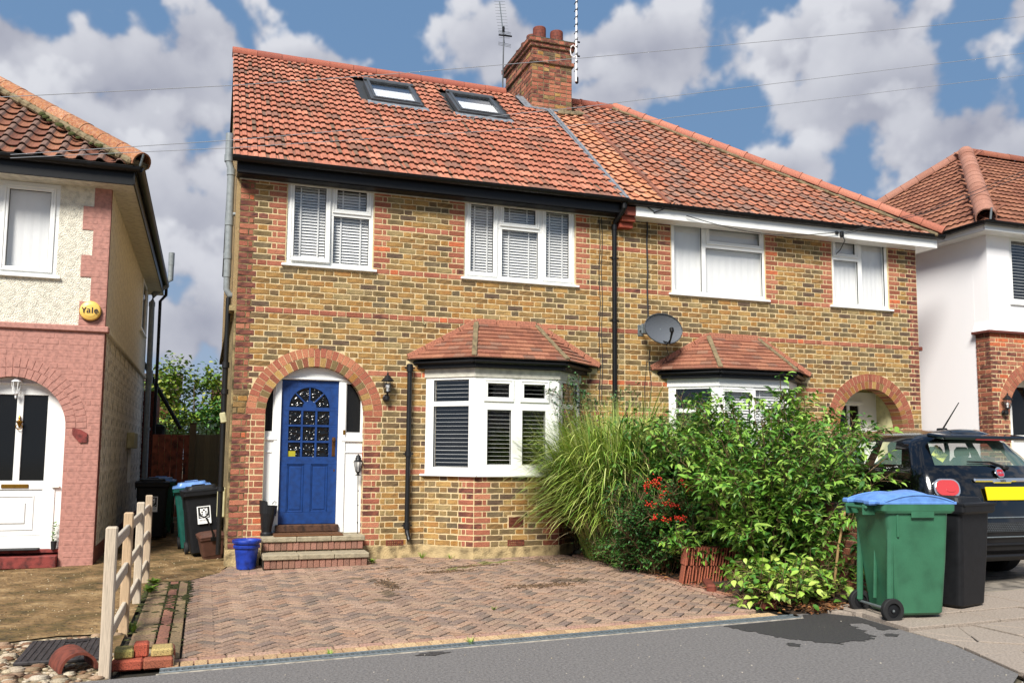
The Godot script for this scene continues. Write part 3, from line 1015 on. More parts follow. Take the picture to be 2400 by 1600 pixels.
	# edge tiles against the wall
	for s in [[e3[0], T0, 4], [T0, T1, 3], [T1, e3[3], 4]]:
		for i in s[2]:
			var a: Vector3 = s[0].lerp(s[1], (i + 0.02) / s[2]); var d: Vector3 = s[0].lerp(s[1], (i + 0.98) / s[2])
			a.z = 0.035; d.z = 0.035
			var u := (d - a).normalized()
			var b := MB.new()
			b.cbox(Transform3D(Basis(u, Vector3.BACK.cross(u), Vector3.BACK), (a + d) / 2 + Vector3(0, 0.035, 0.0)), Vector3((d - a).length(), 0.085, 0.03), 0.006, jig(hx("ba7a60"), 0.06))
			part("edge_tile", mir_mb(b, mirror), M.tile, bay_roof)

func bay_windows(house: Node3D, mirror: bool) -> void:
	var P := [Vector2(2.69, 0), Vector2(3.27, 0.55), Vector2(4.56, 0.55), Vector2(5.14, 0)]
	if mirror:
		P = [Vector2(PAIR - 5.14, 0), Vector2(PAIR - 4.56, 0.55), Vector2(PAIR - 3.27, 0.55), Vector2(PAIR - 2.69, 0)]
	var y0 := 1.225
	for k in 3:
		var f := wall_frame(P[k], P[k + 1]) * at3(0, y0, 0.0)
		var l: float = (P[k + 1] - P[k]).length()
		var h := 2.615 - y0
		var lights: Array
		if k == 1:
			lights = [[0.19, 0.14, 0.55, 0.92, "f"], [0.72, 0.14, 1.08, 0.92, "f"], [0.15, 1.06, 0.56, 1.34, "o"], [0.70, 1.06, 1.11, 1.34, "o"]]
			if mirror:
				lights = [[0.06, 0.12, 0.62, 1.34, "o"], [0.68, 0.12, 1.23, 1.34, "f"]]
		else:
			lights = [[0.13, 0.10, 0.70, 0.97, "f"], [0.13, 1.04, 0.70, 1.35, "f"]]
			if mirror:
				lights = [[0.12, 0.1, 0.68, 0.97, "f"], [0.12, 1.04, 0.68, 1.35, "f"]]
		window(house, f, l, h, lights, "open" if not mirror else ("slat" if k == 1 else ""))
	var sb := MB.new()
	for k in 3:
		var f := wall_frame(P[k], P[k + 1]); var l: float = (P[k + 1] - P[k]).length()
		sb.cbox(f * at3(l / 2, 1.211, 0.0), Vector3(l + 0.05 + (0.06 if k != 1 else 0.0), 0.03 + 0.001 * k, 0.12), 0.006)
	part("bay_sill", sb, M.upvc, house)

# ------------------------------------------------------------------ the roof of the pair
const RY := 5.49        # eave
const RZ := 0.30
const RIDGE_Y := 8.895
const RIDGE_Z := -4.0
const SLOPE := 0.7919

func slope_frame(x0: float) -> Transform3D:
	var s := Vector3(0, SLOPE, -1.0).normalized()
	return Transform3D(Basis(Vector3.RIGHT, s, Vector3.RIGHT.cross(s)), Vector3(x0, RY, RZ))

func roofs(left: Node3D, right: Node3D) -> void:
	var s_len := Vector2(RIDGE_Y - RY, RZ - RIDGE_Z).length()
	# decks (both slopes, the gable and the hipped end)
	var d := MB.new()
	d.quad(Vector3(-0.1, RY - 0.02, RZ), Vector3(5.85, RY - 0.02, RZ), Vector3(5.85, RIDGE_Y - 0.02, RIDGE_Z), Vector3(-0.1, RIDGE_Y - 0.02, RIDGE_Z))
	d.quad(Vector3(5.85, RY, -8.3), Vector3(-0.1, RY, -8.3), Vector3(-0.1, RIDGE_Y - 0.02, RIDGE_Z), Vector3(5.85, RIDGE_Y - 0.02, RIDGE_Z))
	var roof_l := part("roof", d, M.seal, left)
	var d2 := MB.new()
	d2.quad(Vector3(5.85, RY - 0.02, RZ), Vector3(12.05, RY - 0.02, RZ), Vector3(7.75, RIDGE_Y - 0.02, RIDGE_Z), Vector3(5.85, RIDGE_Y - 0.02, RIDGE_Z))
	d2.quad(Vector3(12.05, RY, -8.3), Vector3(5.85, RY, -8.3), Vector3(5.85, RIDGE_Y - 0.02, RIDGE_Z), Vector3(7.75, RIDGE_Y - 0.02, RIDGE_Z))
	d2.t3(Vector3(12.05, RY, RZ), Vector3(12.05, RY, -8.3), Vector3(7.75, RIDGE_Y - 0.02, RIDGE_Z))
	var roof_r := part("roof", d2, M.hip_mortar, right)
	var rows := 20
	var g := s_len / rows
	var f := slope_frame(0.0)
	var list := []
	for j in rows:
		for i in 26:
			var x := -0.12 + 0.12 + i * 0.24
			var y := j * g - 0.03
			var xe := lerpf(5.80, 5.93, float(j) / rows)
			if x > xe + 0.02: continue
			var z := RZ - (RZ - RIDGE_Z) * (y / s_len)
			if (x > 2.14 and x < 3.22 or x > 3.74 and x < 4.82) and y > 3.42 and y < 4.72: continue
			if x > 5.5 and y > 4.6: continue
			list.append([f * Transform3D(Basis(Vector3.RIGHT, rng.randf_range(-0.004, 0.004)), Vector3(x, y + rng.randf_range(-0.004, 0.004), 0.0)), "double", rng.randi() % 14])
	lay_tiles(roof_l, list, 300)
	list = []
	var rows2 := 24
	var g2 := s_len / rows2
	for j in rows2:
		for i in 31:
			var y := j * g2 - 0.03
			var x := lerpf(5.88, 6.02, float(j) / rows2) + 0.105 + i * 0.21
			var zc := 12.05 - (y / s_len) * (12.05 - 7.75)
			if x > zc - 0.06: continue
			if x < 6.62 and y > 4.45: continue
			var fresh: bool = x < 6.62
			list.append([f * Transform3D(Basis(Vector3.BACK, rng.randf_range(-0.012, 0.012)) * Basis(Vector3.RIGHT, rng.randf_range(-0.012, 0.012)), Vector3(x, y + rng.randf_range(-0.012, 0.012), rng.randf_range(0.0, 0.006))), "fresh" if fresh else "pan", rng.randi() % 14])
	lay_tiles(roof_r, list, 300)
	# the old joint right of the bright strip: a raised line of tile edges
	var jb := MB.new()
	for j in 18:
		var y0 := j * g - 0.02
		var x := lerpf(6.55, 6.70, float(j) / rows)
		jb.cbox(f * Transform3D(Basis(Vector3.RIGHT, -0.05), Vector3(x, y0 + g / 2, 0.055)), Vector3(0.06, g + 0.02, 0.05), 0.012, jig(hx("8a5846"), 0.15))
	part("joint_tiles", jb, M.tile, roof_r)
	# ridge of the left half and hip of the right half
	ridge_line(roof_l, Vector3(-0.13, RIDGE_Y + 0.0, RIDGE_Z), Vector3(5.25, RIDGE_Y + 0.0, RIDGE_Z), 0.115, 0.45, M.ridge, ["a9604e", "b0654f", "9f5a48"], "ridge_tile", 0.0)
	ridge_line(roof_r, Vector3(6.55, RIDGE_Y, RIDGE_Z), Vector3(7.70, RIDGE_Y, RIDGE_Z), 0.115, 0.36, M.ridge, ["b5664e", "a65e4a"])
	ridge_line(roof_r, Vector3(12.12, RY + 0.07, RZ + 0.06), Vector3(7.72, RIDGE_Y + 0.06, RIDGE_Z), 0.105, 0.40, M.ridge, ["bc7660", "b26c56", "c47e66"])
	var mb := MB.new()
	var hipd := Vector3(7.75 - 12.05, RIDGE_Y - RY, RIDGE_Z - RZ).normalized()
	var hs := hipd.cross(Vector3.UP).normalized()
	for i in 44:
		var p := Vector3(12.05, RY, RZ).lerp(Vector3(7.75, RIDGE_Y, RIDGE_Z), (i + 0.5) / 44.0)
		mb.cbox(Transform3D(Basis(hs, hipd, hs.cross(hipd)), p + Vector3(0, -0.005, 0)), Vector3(0.30 + rng.randf_range(-0.03, 0.05), 0.18, 0.05 + rng.randf_range(0, 0.02)), 0.02)
	part("hip_mortar", mb, M.hip_mortar, roof_r)
	# lead strip between the halves
	var lead := MB.new()
	var a := f * Vector3(5.82, -0.02, 0.045); var e := f * Vector3(5.965, s_len * 0.84, 0.045)
	lead.tube([a, e], 0.028, 0.028, 8)
	lead.quad(a + Vector3(-0.07, -0.01, 0), a + Vector3(0.07, -0.01, 0), e + Vector3(0.07, -0.01, 0), e + Vector3(-0.07, -0.01, 0))
	part("lead_strip", lead, M.lead, roof_l)
	# fascias and gutters
	var fb := MB.new()
	fb.cbox(at3(2.86, 5.385, 0.24), Vector3(5.85, 0.15, 0.03), 0.003); fb.box(Vector3(-0.06, 5.30, 0.0), Vector3(5.79, 5.312, 0.225))
	part("fascia", fb, M.black, left)
	var lip := MB.new()
	lip.box(Vector3(-0.02, 5.286, 0.0), Vector3(5.79, 5.30, 0.02))
	part("soffit_trim", lip, M.upvc_old, left)
	for s in [[-0.13, 5.80, left], [5.80, 12.16, right]]:
		var gb := MB.new()
		gutter(gb, Vector3(s[0], 5.50, 0.325), Vector3(s[1], 5.50 + (0.02 if s[0] < 0 else 0.0), 0.325), 0.062)
		part("gutter", gb, M.black, s[2])
	var rb := MB.new()
	rb.cbox(at3(9.02, 5.36, 0.27), Vector3(6.06, 0.16, 0.025), 0.003); rb.box(Vector3(11.86, 5.284, -0.6), Vector3(12.05, 5.29, 0.28))
	rb.box(Vector3(12.04, 5.28, -8.0), Vector3(12.06, 5.44, 0.28))
	part("fascia", rb, M.upvc, right)
	var sb := MB.new()
	for i in 60:
		sb.box(Vector3(6.0 + i * 0.1, 5.279, 0.005), Vector3(6.0 + i * 0.1 + 0.094, 5.289, 0.258))
	stuff("soffit_boards", sb, M.upvc, right)
	var lw := MB.new()
	lw.cbox(at3(5.92, 5.36, 0.13), Vector3(0.235, 0.14, 0.26), 0.004, hx("8f4d3e")); lw.cbox(at3(5.90, 5.245, 0.10), Vector3(0.235, 0.075, 0.2), 0.004, hx("a8543f")); lw.cbox(at3(5.885, 5.155, 0.07), Vector3(0.235, 0.075, 0.14), 0.004, hx("a8503c"))
	part("corbel", lw, M.brick, right)
	# roof windows
	for x in [[2.20, 3.14], [3.79, 4.74]]:
		skylight(roof_l, f, x[0], x[1], 3.45, 4.62)
	chimney(roof_r)
	# gable wall and its render; the other side wall
	var gab := MB.new()
	gab.extrude(Transform3D(Basis(Vector3.UP, -PI / 2), Vector3.ZERO), poly([0.0, 0.0, 0.0, 5.4, 0.0, 5.45, -4.0, 8.8, -8.0, 5.45, -8.0, 0.0]), -0.2, -0.0)
	part("side_wall", mir_fix(gab), M.side_render, left)
	var pb := MB.new()
	pb.extrude(Transform3D(Basis(Vector3.UP, -PI / 2), Vector3.ZERO), poly([-0.002, 3.44, -0.002, 5.45, -4.0, 8.8, -8.0, 5.45, -8.0, 3.44]), 0.0, 0.052)
	var q := part("pebble_dash", pb, M.pebble, left)
	var cr := MB.new()
	cr.box(Vector3(-0.022, 0.2, -8.0), Vector3(-0.001, 3.44, -0.003))
	cr.cbox(at3(-0.045, 3.475, -4.0), Vector3(0.09, 0.075, 8.0), 0.004)
	part("side_render", cr, M.side_render, left)
	var sw := MB.new()
	sw.box(Vector3(PAIR - 0.22, 0.0, -8.0), Vector3(PAIR - 0.001, 5.4, -0.231))
	sw.cbox(at3(PAIR + 0.03, ST - C / 2, -0.06), Vector3(0.12, 0.07, 0.115), 0.005)
	part("side_wall", sw, M.pot, right)

func mir_fix(b: MB) -> MB:
	return b

func gutter(b: MB, p: Vector3, q: Vector3, r: float) -> void:
	var d := (q - p).normalized()
	var out := d.cross(Vector3.UP)
	var prof := []
	for k in 9:
		var a := PI * k / 8.0
		prof.append(out * cos(a) * r - Vector3.UP * sin(a) * r * 1.1)
	for k in 8:
		b.quadn(p + prof[k], p + prof[k + 1], q + prof[k + 1], q + prof[k], prof[k].normalized(), prof[k + 1].normalized(), prof[k + 1].normalized(), prof[k].normalized())
		b.quad(p + prof[k + 1] * 0.93, p + prof[k] * 0.93, q + prof[k] * 0.93, q + prof[k + 1] * 0.93)
	b.tube([p + prof[0], q + prof[0]], 0.006, 0.006, 6)
	var n := int((q - p).length() / 1.6)
	for i in n + 1:
		var c := p.lerp(q, (i + 0.5) / (n + 1))
		for k in 8:
			var w := d * 0.03
			b.quad(c - w + prof[k] * 1.06, c - w + prof[k + 1] * 1.06, c + w + prof[k + 1] * 1.06, c + w + prof[k] * 1.06)
	for e in [p, q]:
		for k in range(1, 8):
			b.t3(e + prof[0], e + prof[k], e + prof[k + 1])

func skylight(roof: Node3D, f: Transform3D, x0: float, x1: float, y0: float, y1: float) -> void:
	var fr := MB.new()
	ring(fr, f, Rect2(x0, y0, x1 - x0, y1 - y0), 0.085, 0.0, 0.10, 0.01)
	ring(fr, f, Rect2(x0 + 0.05, y0 + 0.045, x1 - x0 - 0.1, y1 - y0 - 0.09), 0.05, 0.06, 0.125, 0.008)
	fr.cbox(f * at3((x0 + x1) / 2, y1 - 0.03, 0.115), Vector3(x1 - x0 + 0.01, 0.10, 0.05), 0.012)
	var sk := Node3D.new()
	sk.name = numbered("roof_window", roof); roof.add_child(sk, true)
	# parts of the roof: frame, pane, blind and flashing
	roof.remove_child(sk); sk.free()
	used.erase(str(roof.get_instance_id()) + "roof_window")
	part("roof_window_frame", fr, M.dark_metal, roof)
	var gb := MB.new()
	gb.cbox(f * at3((x0 + x1) / 2, (y0 + y1) / 2, 0.085), Vector3(x1 - x0 - 0.17, y1 - y0 - 0.16, 0.004))
	part("roof_window_pane", gb, M.glass, roof)
	var bl := MB.new()
	bl.cbox(f * at3((x0 + x1) / 2, y0 + 0.08 + (y1 - y0 - 0.16) * 0.33, 0.06), Vector3(x1 - x0 - 0.17, (y1 - y0 - 0.16) * 0.66, 0.006))
	part("roof_window_blind", bl, M.curtain, roof)
	var ib := MB.new()
	ib.cbox(f * at3((x0 + x1) / 2, (y0 + y1) / 2, 0.02), Vector3(x1 - x0 - 0.16, y1 - y0 - 0.16, 0.01))
	part("roof_window_room", ib, M.inside, roof)
	var ap := MB.new()
	var n := 16
	for i in n:
		var xa := x0 - 0.06 + (x1 - x0 + 0.16) * i / n; var xb := x0 - 0.06 + (x1 - x0 + 0.16) * (i + 1) / n
		var za := 0.045 + 0.014 * sin(xa * TAU / 0.12); var zb := 0.045 + 0.014 * sin(xb * TAU / 0.12)
		ap.quad(f * Vector3(xa, y0 - 0.15 + 0.01 * sin(xa * 40), za), f * Vector3(xb, y0 - 0.15 + 0.01 * sin(xb * 40), zb), f * Vector3(xb, y0 + 0.02, 0.055), f * Vector3(xa, y0 + 0.02, 0.055))
	part("flashing", ap, M.lead, roof)

func chimney(roof: Node3D) -> void:
	var x0 := 5.60; var x1 := 6.47; var zf := -3.36; var zb := -4.95
	var core := MB.new()
	core.box(Vector3(x0, 7.6, zb), Vector3(x1, 9.85, zf))
	var ch := part("chimney", core, M.hip_mortar, roof)
	var list := []
	var top := 9.86
	for side in 4:
		var a := [Vector2(x0, zf), Vector2(x1, zf), Vector2(x1, zb), Vector2(x0, zb)][side] as Vector2
		var e := [Vector2(x1, zf), Vector2(x1, zb), Vector2(x0, zb), Vector2(x0, zf)][side] as Vector2
		var f := wall_frame(a, e); var l := (e - a).length()
		for r in 27:
			var y := top - (r + 0.5) * C
			if y < 8.05 and side == 0: continue
			var pr := 0.0
			if r < 1: pr = 0.075
			elif r < 2: pr = 0.04
			elif r == 5: pr = 0.04
			if side in [1, 2] and r > 14: continue
			var g := f * at3(0, 0, pr)
			var lo := -pr; var hi := l + pr
			var x := lo
			var k := r % 2
			while x < hi - 0.02:
				var wdt := minf([0.25, 0.125][(k + int(x * 100)) % 2] if rng.randf() < 0.7 else 0.125, hi - x)
				if hi - x - wdt < 0.05: wdt = hi - x
				lay(list, g, x, x + wdt, y, ["r", "r", "d", "d", "r", "y"][rng.randi() % 6] if r > 5 or r in [3, 4] else ["d", "d", "d", "r"][rng.randi() % 4], 0.0)
				x += wdt
	var cb := MB.new()
	for q in [[0.075, 9.86 - C, 9.86], [0.04, 9.86 - 2 * C, 9.86 - C], [0.04, 9.86 - 6 * C, 9.86 - 5 * C]]:
		cb.box(Vector3(x0 - q[0], q[1], zb - q[0]), Vector3(x1 + q[0], q[2] - 0.002, zf + q[0]))
	cb.box(Vector3(x0 + 0.001, 9.5, zb + 0.001), Vector3(x1 - 0.001, 9.86, zf - 0.001))
	part("corbel_course", cb, M.hip_mortar, roof)
	# everything below lies one level under the chimney's part
	var order := []
	for i in list.size():
		order.append([list[i][0].origin.distance_squared_to(EYE), i])
	order.sort_custom(func(p, q): return p[0] < q[0])
	for k in order.size():
		var e = list[order[k][1]]
		if k < 230:
			put("chimney_brick", brick_mesh(e[1], e[2], e[3])[1], M.brick, roof, e[0])
	var rest := MB.new()
	for k in range(230, order.size()):
		var e = list[order[k][1]]
		rest.add(brick_mesh(e[1], e[2], e[3])[0], e[0])
	stuff("chimney_brickwork", rest, M.brick, roof)
	# flaunching
	var fl := MB.new()
	var n := 14
	var hgt := func(u: float, v2: float) -> float: return 9.87 + 0.09 * minf(1.0, 4.0 * minf(minf(u, 1 - u), minf(v2, 1 - v2))) + 0.012 * sin(u * 31 + v2 * 17)
	for i in n:
		for j in n:
			var p := []
			for o in [[0, 0], [0, 1], [1, 1], [1, 0]]:
				var u := float(i + o[0]) / n; var v2 := float(j + o[1]) / n
				p.append(Vector3(lerpf(x0 - 0.075, x1 + 0.075, u), hgt.call(u, v2), lerpf(zb - 0.075, zf + 0.075, v2)))
			fl.quad(p[0], p[1], p[2], p[3])
	fl.box(Vector3(x0 - 0.08, 9.858, zb - 0.08), Vector3(x1 + 0.08, 9.872, zf + 0.08))
	part("flaunching", fl, M.coping, roof)
	for p in [[5.86, -3.62, 0.135, 0.29], [6.24, -3.62, 0.135, 0.27], [5.86, -4.0, 0.135, 0.30], [5.86, -4.36, 0.125, 0.3], [5.86, -4.68, 0.125, 0.28], [6.24, -4.2, 0.13, 0.3]]:
		var pb := MB.new()
		pb.lathe(at3(p[0], 9.93, p[1]), [Vector2(p[2] + 0.005, 0), Vector2(p[2], 0.1), Vector2(p[2], p[3] - 0.02), Vector2(p[2] - 0.004, p[3]), Vector2(p[2] - 0.028, p[3]), Vector2(p[2] - 0.03, 0.05), Vector2(0.0, 0.05)], 20)
		part("chimney_pot", pb, M.pot, roof)
	# lead at the foot
	var lb := MB.new()
	var f := slope_frame(0.0)
	lb.cbox(f * at3(6.03, 4.66, 0.03), Vector3(1.0, 0.16, 0.02), 0.004)
	lb.cbox(f * at3(5.52, 4.95, 0.035), Vector3(0.18, 0.75, 0.02), 0.004)
	for i in 6:
		lb.box(Vector3(x0 - 0.012, 8.24 + i * 0.105, zf - 0.145 * (i + 1)), Vector3(x0 - 0.006, 8.46 + i * 0.105, zf - 0.145 * i + (0.01 if i == 0 else 0.0)))
	lb.box(Vector3(x0 - 0.01, 8.2, zf + 0.006), Vector3(x1 - 0.3, 8.37, zf + 0.014))
	part("flashing", lb, M.lead, roof)
	var hm := MB.new()
	for i in 12:
		hm.cbox(f * Transform3D(Basis(Vector3.BACK, rng.randf_range(-0.5, 0.5)), Vector3(6.15 + i * 0.045, 4.50 + rng.randf_range(-0.07, 0.07) + 0.01 * i, 0.06)), Vector3(0.14, 0.14, 0.05), 0.02)
	part("hip_mortar", hm, M.hip_mortar, roof)

func rebase(o: Node3D, p: Vector3) -> void:
	o.position = p
	for k in o.get_children():
		k.position -= p

# ------------------------------------------------------------------ the blue front door and its porch frame
func front_door(house: Node3D) -> void:
	var I := Transform3D()
	var fr := MB.new()
	var z1 := -0.105
	cells(fr, I, Rect2(0.40, 0.40, 0.255, 2.35), [Rect2(0.42, 1.805, 0.121, 0.80)], z1 - 0.06, z1, 0.003)
	cells(fr, I, Rect2(1.448, 0.40, 0.38, 2.35), [Rect2(1.563, 1.805, 0.20, 0.69)], z1 - 0.06, z1, 0.003)
	fr.cbox(at3(1.05, 2.62, z1 - 0.03), Vector3(0.80, 0.18, 0.06), 0.004)
	fr.cbox(at3(1.08, 2.548, z1 - 0.005), Vector3(0.95, 0.03, 0.06), 0.008)
	fr.cbox(at3(0.50, 1.705, z1 + 0.005), Vector3(0.22, 0.05, 0.05), 0.006); fr.cbox(at3(1.645, 1.70, z1 + 0.005), Vector3(0.31, 0.05, 0.05), 0.006)
	fr.cbox(at3(0.47, 1.52, z1), Vector3(0.15, 0.022, 0.03), 0.006); fr.cbox(at3(1.68, 1.523, z1), Vector3(0.25, 0.022, 0.03), 0.006)
	fr.cbox(at3(0.61, 1.46, z1 + 0.004), Vector3(0.09, 2.1, 0.035), 0.004); fr.cbox(at3(1.50, 1.46, z1 + 0.004), Vector3(0.10, 2.1, 0.035), 0.004)
	fr.cbox(at3(1.545, 1.05, z1 + 0.001), Vector3(0.012, 1.1, 0.014), 0.004)
	part("door_frame", fr, M.upvc, house)
	for r in [[0.42, 1.805, 0.541, 2.6], [1.563, 1.805, 1.763, 2.495]]:
		var gb := MB.new()
		gb.cbox(at3((r[0] + r[2]) / 2, (r[1] + r[3]) / 2, z1 - 0.035), Vector3(r[2] - r[0], r[3] - r[1], 0.01))
		part("side_light", gb, M.dark_glass, house)
	# the leaf
	var d := MB.new()
	var x0 := 0.657; var x1 := 1.446; var y0 := 0.53; var y1 := 2.525
	var zf := -0.128
	var holes := []; var panes := []
	for i in 3:
		for j in 3:
			var r := Rect2(0.764 + i * 0.1965, 1.457 + j * 0.2225, 0.168, 0.195)
			holes.append(r); panes.append(r)
	var fan := Rect2(0.764, 2.148, 0.561, 0.285)
	holes.append(fan)
	var low := [Rect2(0.764, 0.69, 0.228, 0.665), Rect2(1.088, 0.69, 0.236, 0.665)]
	holes.append_array(low)
	cells(d, I, Rect2(x0, y0, x1 - x0, y1 - y0), holes, zf - 0.045, zf, 0.003)
	var cx := 1.0445; var cy := 2.148; var R := 0.2795
	d.extrude(I, poly([cx, 2.433, fan.position.x, 2.433, fan.position.x, cy] + arc(cx, cy, R, PI, PI / 2, 14)), zf - 0.045, zf - 0.0005)
	d.extrude(I, poly(arc(cx, cy, R, PI / 2, 0, 14) + [fan.end.x, cy, fan.end.x, 2.433, cx, 2.433]), zf - 0.045, zf - 0.0005)
	d.extrude(I, poly(arc(cx, cy, 0.095, 0, PI, 12)), zf - 0.03, zf - 0.003)
	for a in [PI / 4, PI / 2, PI * 3 / 4]:
		d.cbox(Transform3D(Basis(Vector3.BACK, a), Vector3(cx, cy, zf - 0.018)) * at3(0.185, 0, 0), Vector3(0.19, 0.022, 0.028), 0.004)
	for r in low:
		ring(d, I, r, 0.018, zf - 0.03, zf - 0.006, 0.006)
		d.cbox(at3(r.get_center().x, r.get_center().y, zf - 0.025), Vector3(r.size.x - 0.03, r.size.y - 0.03, 0.012), 0.004)
		d.cbox(at3(r.get_center().x, r.get_center().y, zf - 0.018), Vector3(r.size.x - 0.07, r.size.y - 0.07, 0.012), 0.005)
	var door := part("door", d, M.blue_door, house)
	for r in panes:
		var gb := MB.new()
		gb.cbox(at3(r.get_center().x, r.get_center().y, zf - 0.028), Vector3(r.size.x, r.size.y, 0.006))
		part("pane", gb, M.ripple_glass, door)
	for k in 4:
		var gb := MB.new()
		var a0 := k * PI / 4 + 0.03; var a1 := (k + 1) * PI / 4 - 0.03
		gb.extrude(I, poly(arc(cx, cy, R, a0, a1, 5) + arc(cx, cy, 0.09, a1, a0, 4)), zf - 0.034, zf - 0.026)
		part("pane", gb, M.ripple_glass, door)
	var st := MB.new()
	st.box(Vector3(0.766, 1.460, zf - 0.024), Vector3(0.868, 1.535, zf - 0.021))
	part("sticker", st, M.sticker, door)
	var hb := MB.new()
	hb.cbox(at3(1.392, 1.60, zf + 0.004), Vector3(0.045, 0.27, 0.008), 0.003)
	hb.lathe(Transform3D(Basis(Vector3.RIGHT, PI / 2), Vector3(1.392, 1.70, zf + 0.006)), [Vector2(0.026, 0), Vector2(0.026, 0.012), Vector2(0.012, 0.016), Vector2(0, 0.016)], 12)
	hb.tube([Vector3(1.392, 1.69, zf + 0.012), Vector3(1.392, 1.685, zf + 0.045), Vector3(1.392, 1.655, zf + 0.045), Vector3(1.392, 1.645, zf + 0.02)], 0.008, 0.008, 8)
	hb.cbox(at3(1.408, 1.27, zf + 0.003), Vector3(0.018, 0.035, 0.006), 0.002)
	part("handle", hb, M.bronze, door)
	var bell := MB.new()
	bell.cbox(at3(1.532, 1.805, z1 + 0.022), Vector3(0.035, 0.065, 0.014), 0.004)
	part("door_bell", bell, M.brass, house)
	var th := MB.new()
	th.cbox(at3(1.05, 0.475, -0.09), Vector3(0.86, 0.10, 0.11), 0.01)
	part("threshold", th, M.old_wood, house)
	var fl := MB.new()
	fl.box(Vector3(0.40, 0.2, -0.24), Vector3(1.83, 0.395, -0.012))
	part("porch_floor", fl, M.slab, house)
	# two steps: brick risers, stone treads
	for s in [[0.425, 1.80, 0.395, 0.30, 0.24], [0.425, 1.805, 0.20, 0.62, 0.18]]:
		var tb := MB.new()
		var wdt: float = (s[1] - s[0])
		var dp: float = s[3] + (0.02 if s[2] > 0.3 else -0.26)
		for k in 3:
			tb.cbox(at3(s[0] + wdt * (k + 0.5) / 3.0, s[2] - 0.034, s[3] - dp / 2 + (0.0 if s[2] > 0.3 else 0.0)), Vector3(wdt / 3 - 0.004, 0.068, dp), 0.010)
		var step := part("step", tb, M.slab, house)
		var core := MB.new()
		core.box(Vector3(s[0] + 0.015, -0.05, -0.02), Vector3(s[1] - 0.02, s[2] - 0.06, s[3] - 0.045))
		part("step_core", core, M.joint if s[2] < 0.3 else M.hip_mortar, step)
		var n := 17
		for k in n:
			var c := jig(hx(["a07260", "98705e", "a87a68", "8f6a5a", "a47866"][rng.randi() % 5]), 0.06)
			var bb := MB.new()
			var bx := s[0] + 0.02 + (wdt - 0.045) * (k + 0.5) / n as float
			bb.cbox(at3(bx, s[2] - 0.125, s[3] - 0.05 + rng.randf_range(-0.003, 0.003)), Vector3((wdt - 0.045) / n - 0.006, 0.105, 0.05), 0.005, c)
			part("step_brick", bb, M.brick, step)

# ------------------------------------------------------------------ pipes
func pipe(house: Node3D, called: String, pts: Array, r: float, m: Material, collars: Array, feet := []) -> void:
	var b := MB.new()
	b.tube(pts, r, r, 12)
	for c in collars:       # [point, direction, radius factor, length]
		var d: Vector3 = c[1]
		b.tube([c[0] - d * c[3] / 2, c[0] + d * c[3] / 2], r * c[2], r * c[2], 12)
	for c in feet:
		b.cbox(at3(c.x, c.y, c.z), Vector3(r * 4.2, 0.02, 0.02), 0.004)
		b.box(Vector3(c.x - 0.01, c.y - 0.012, c.z - 0.08), Vector3(c.x + 0.01, c.y + 0.012, c.z))
	part(called, b, m, house)

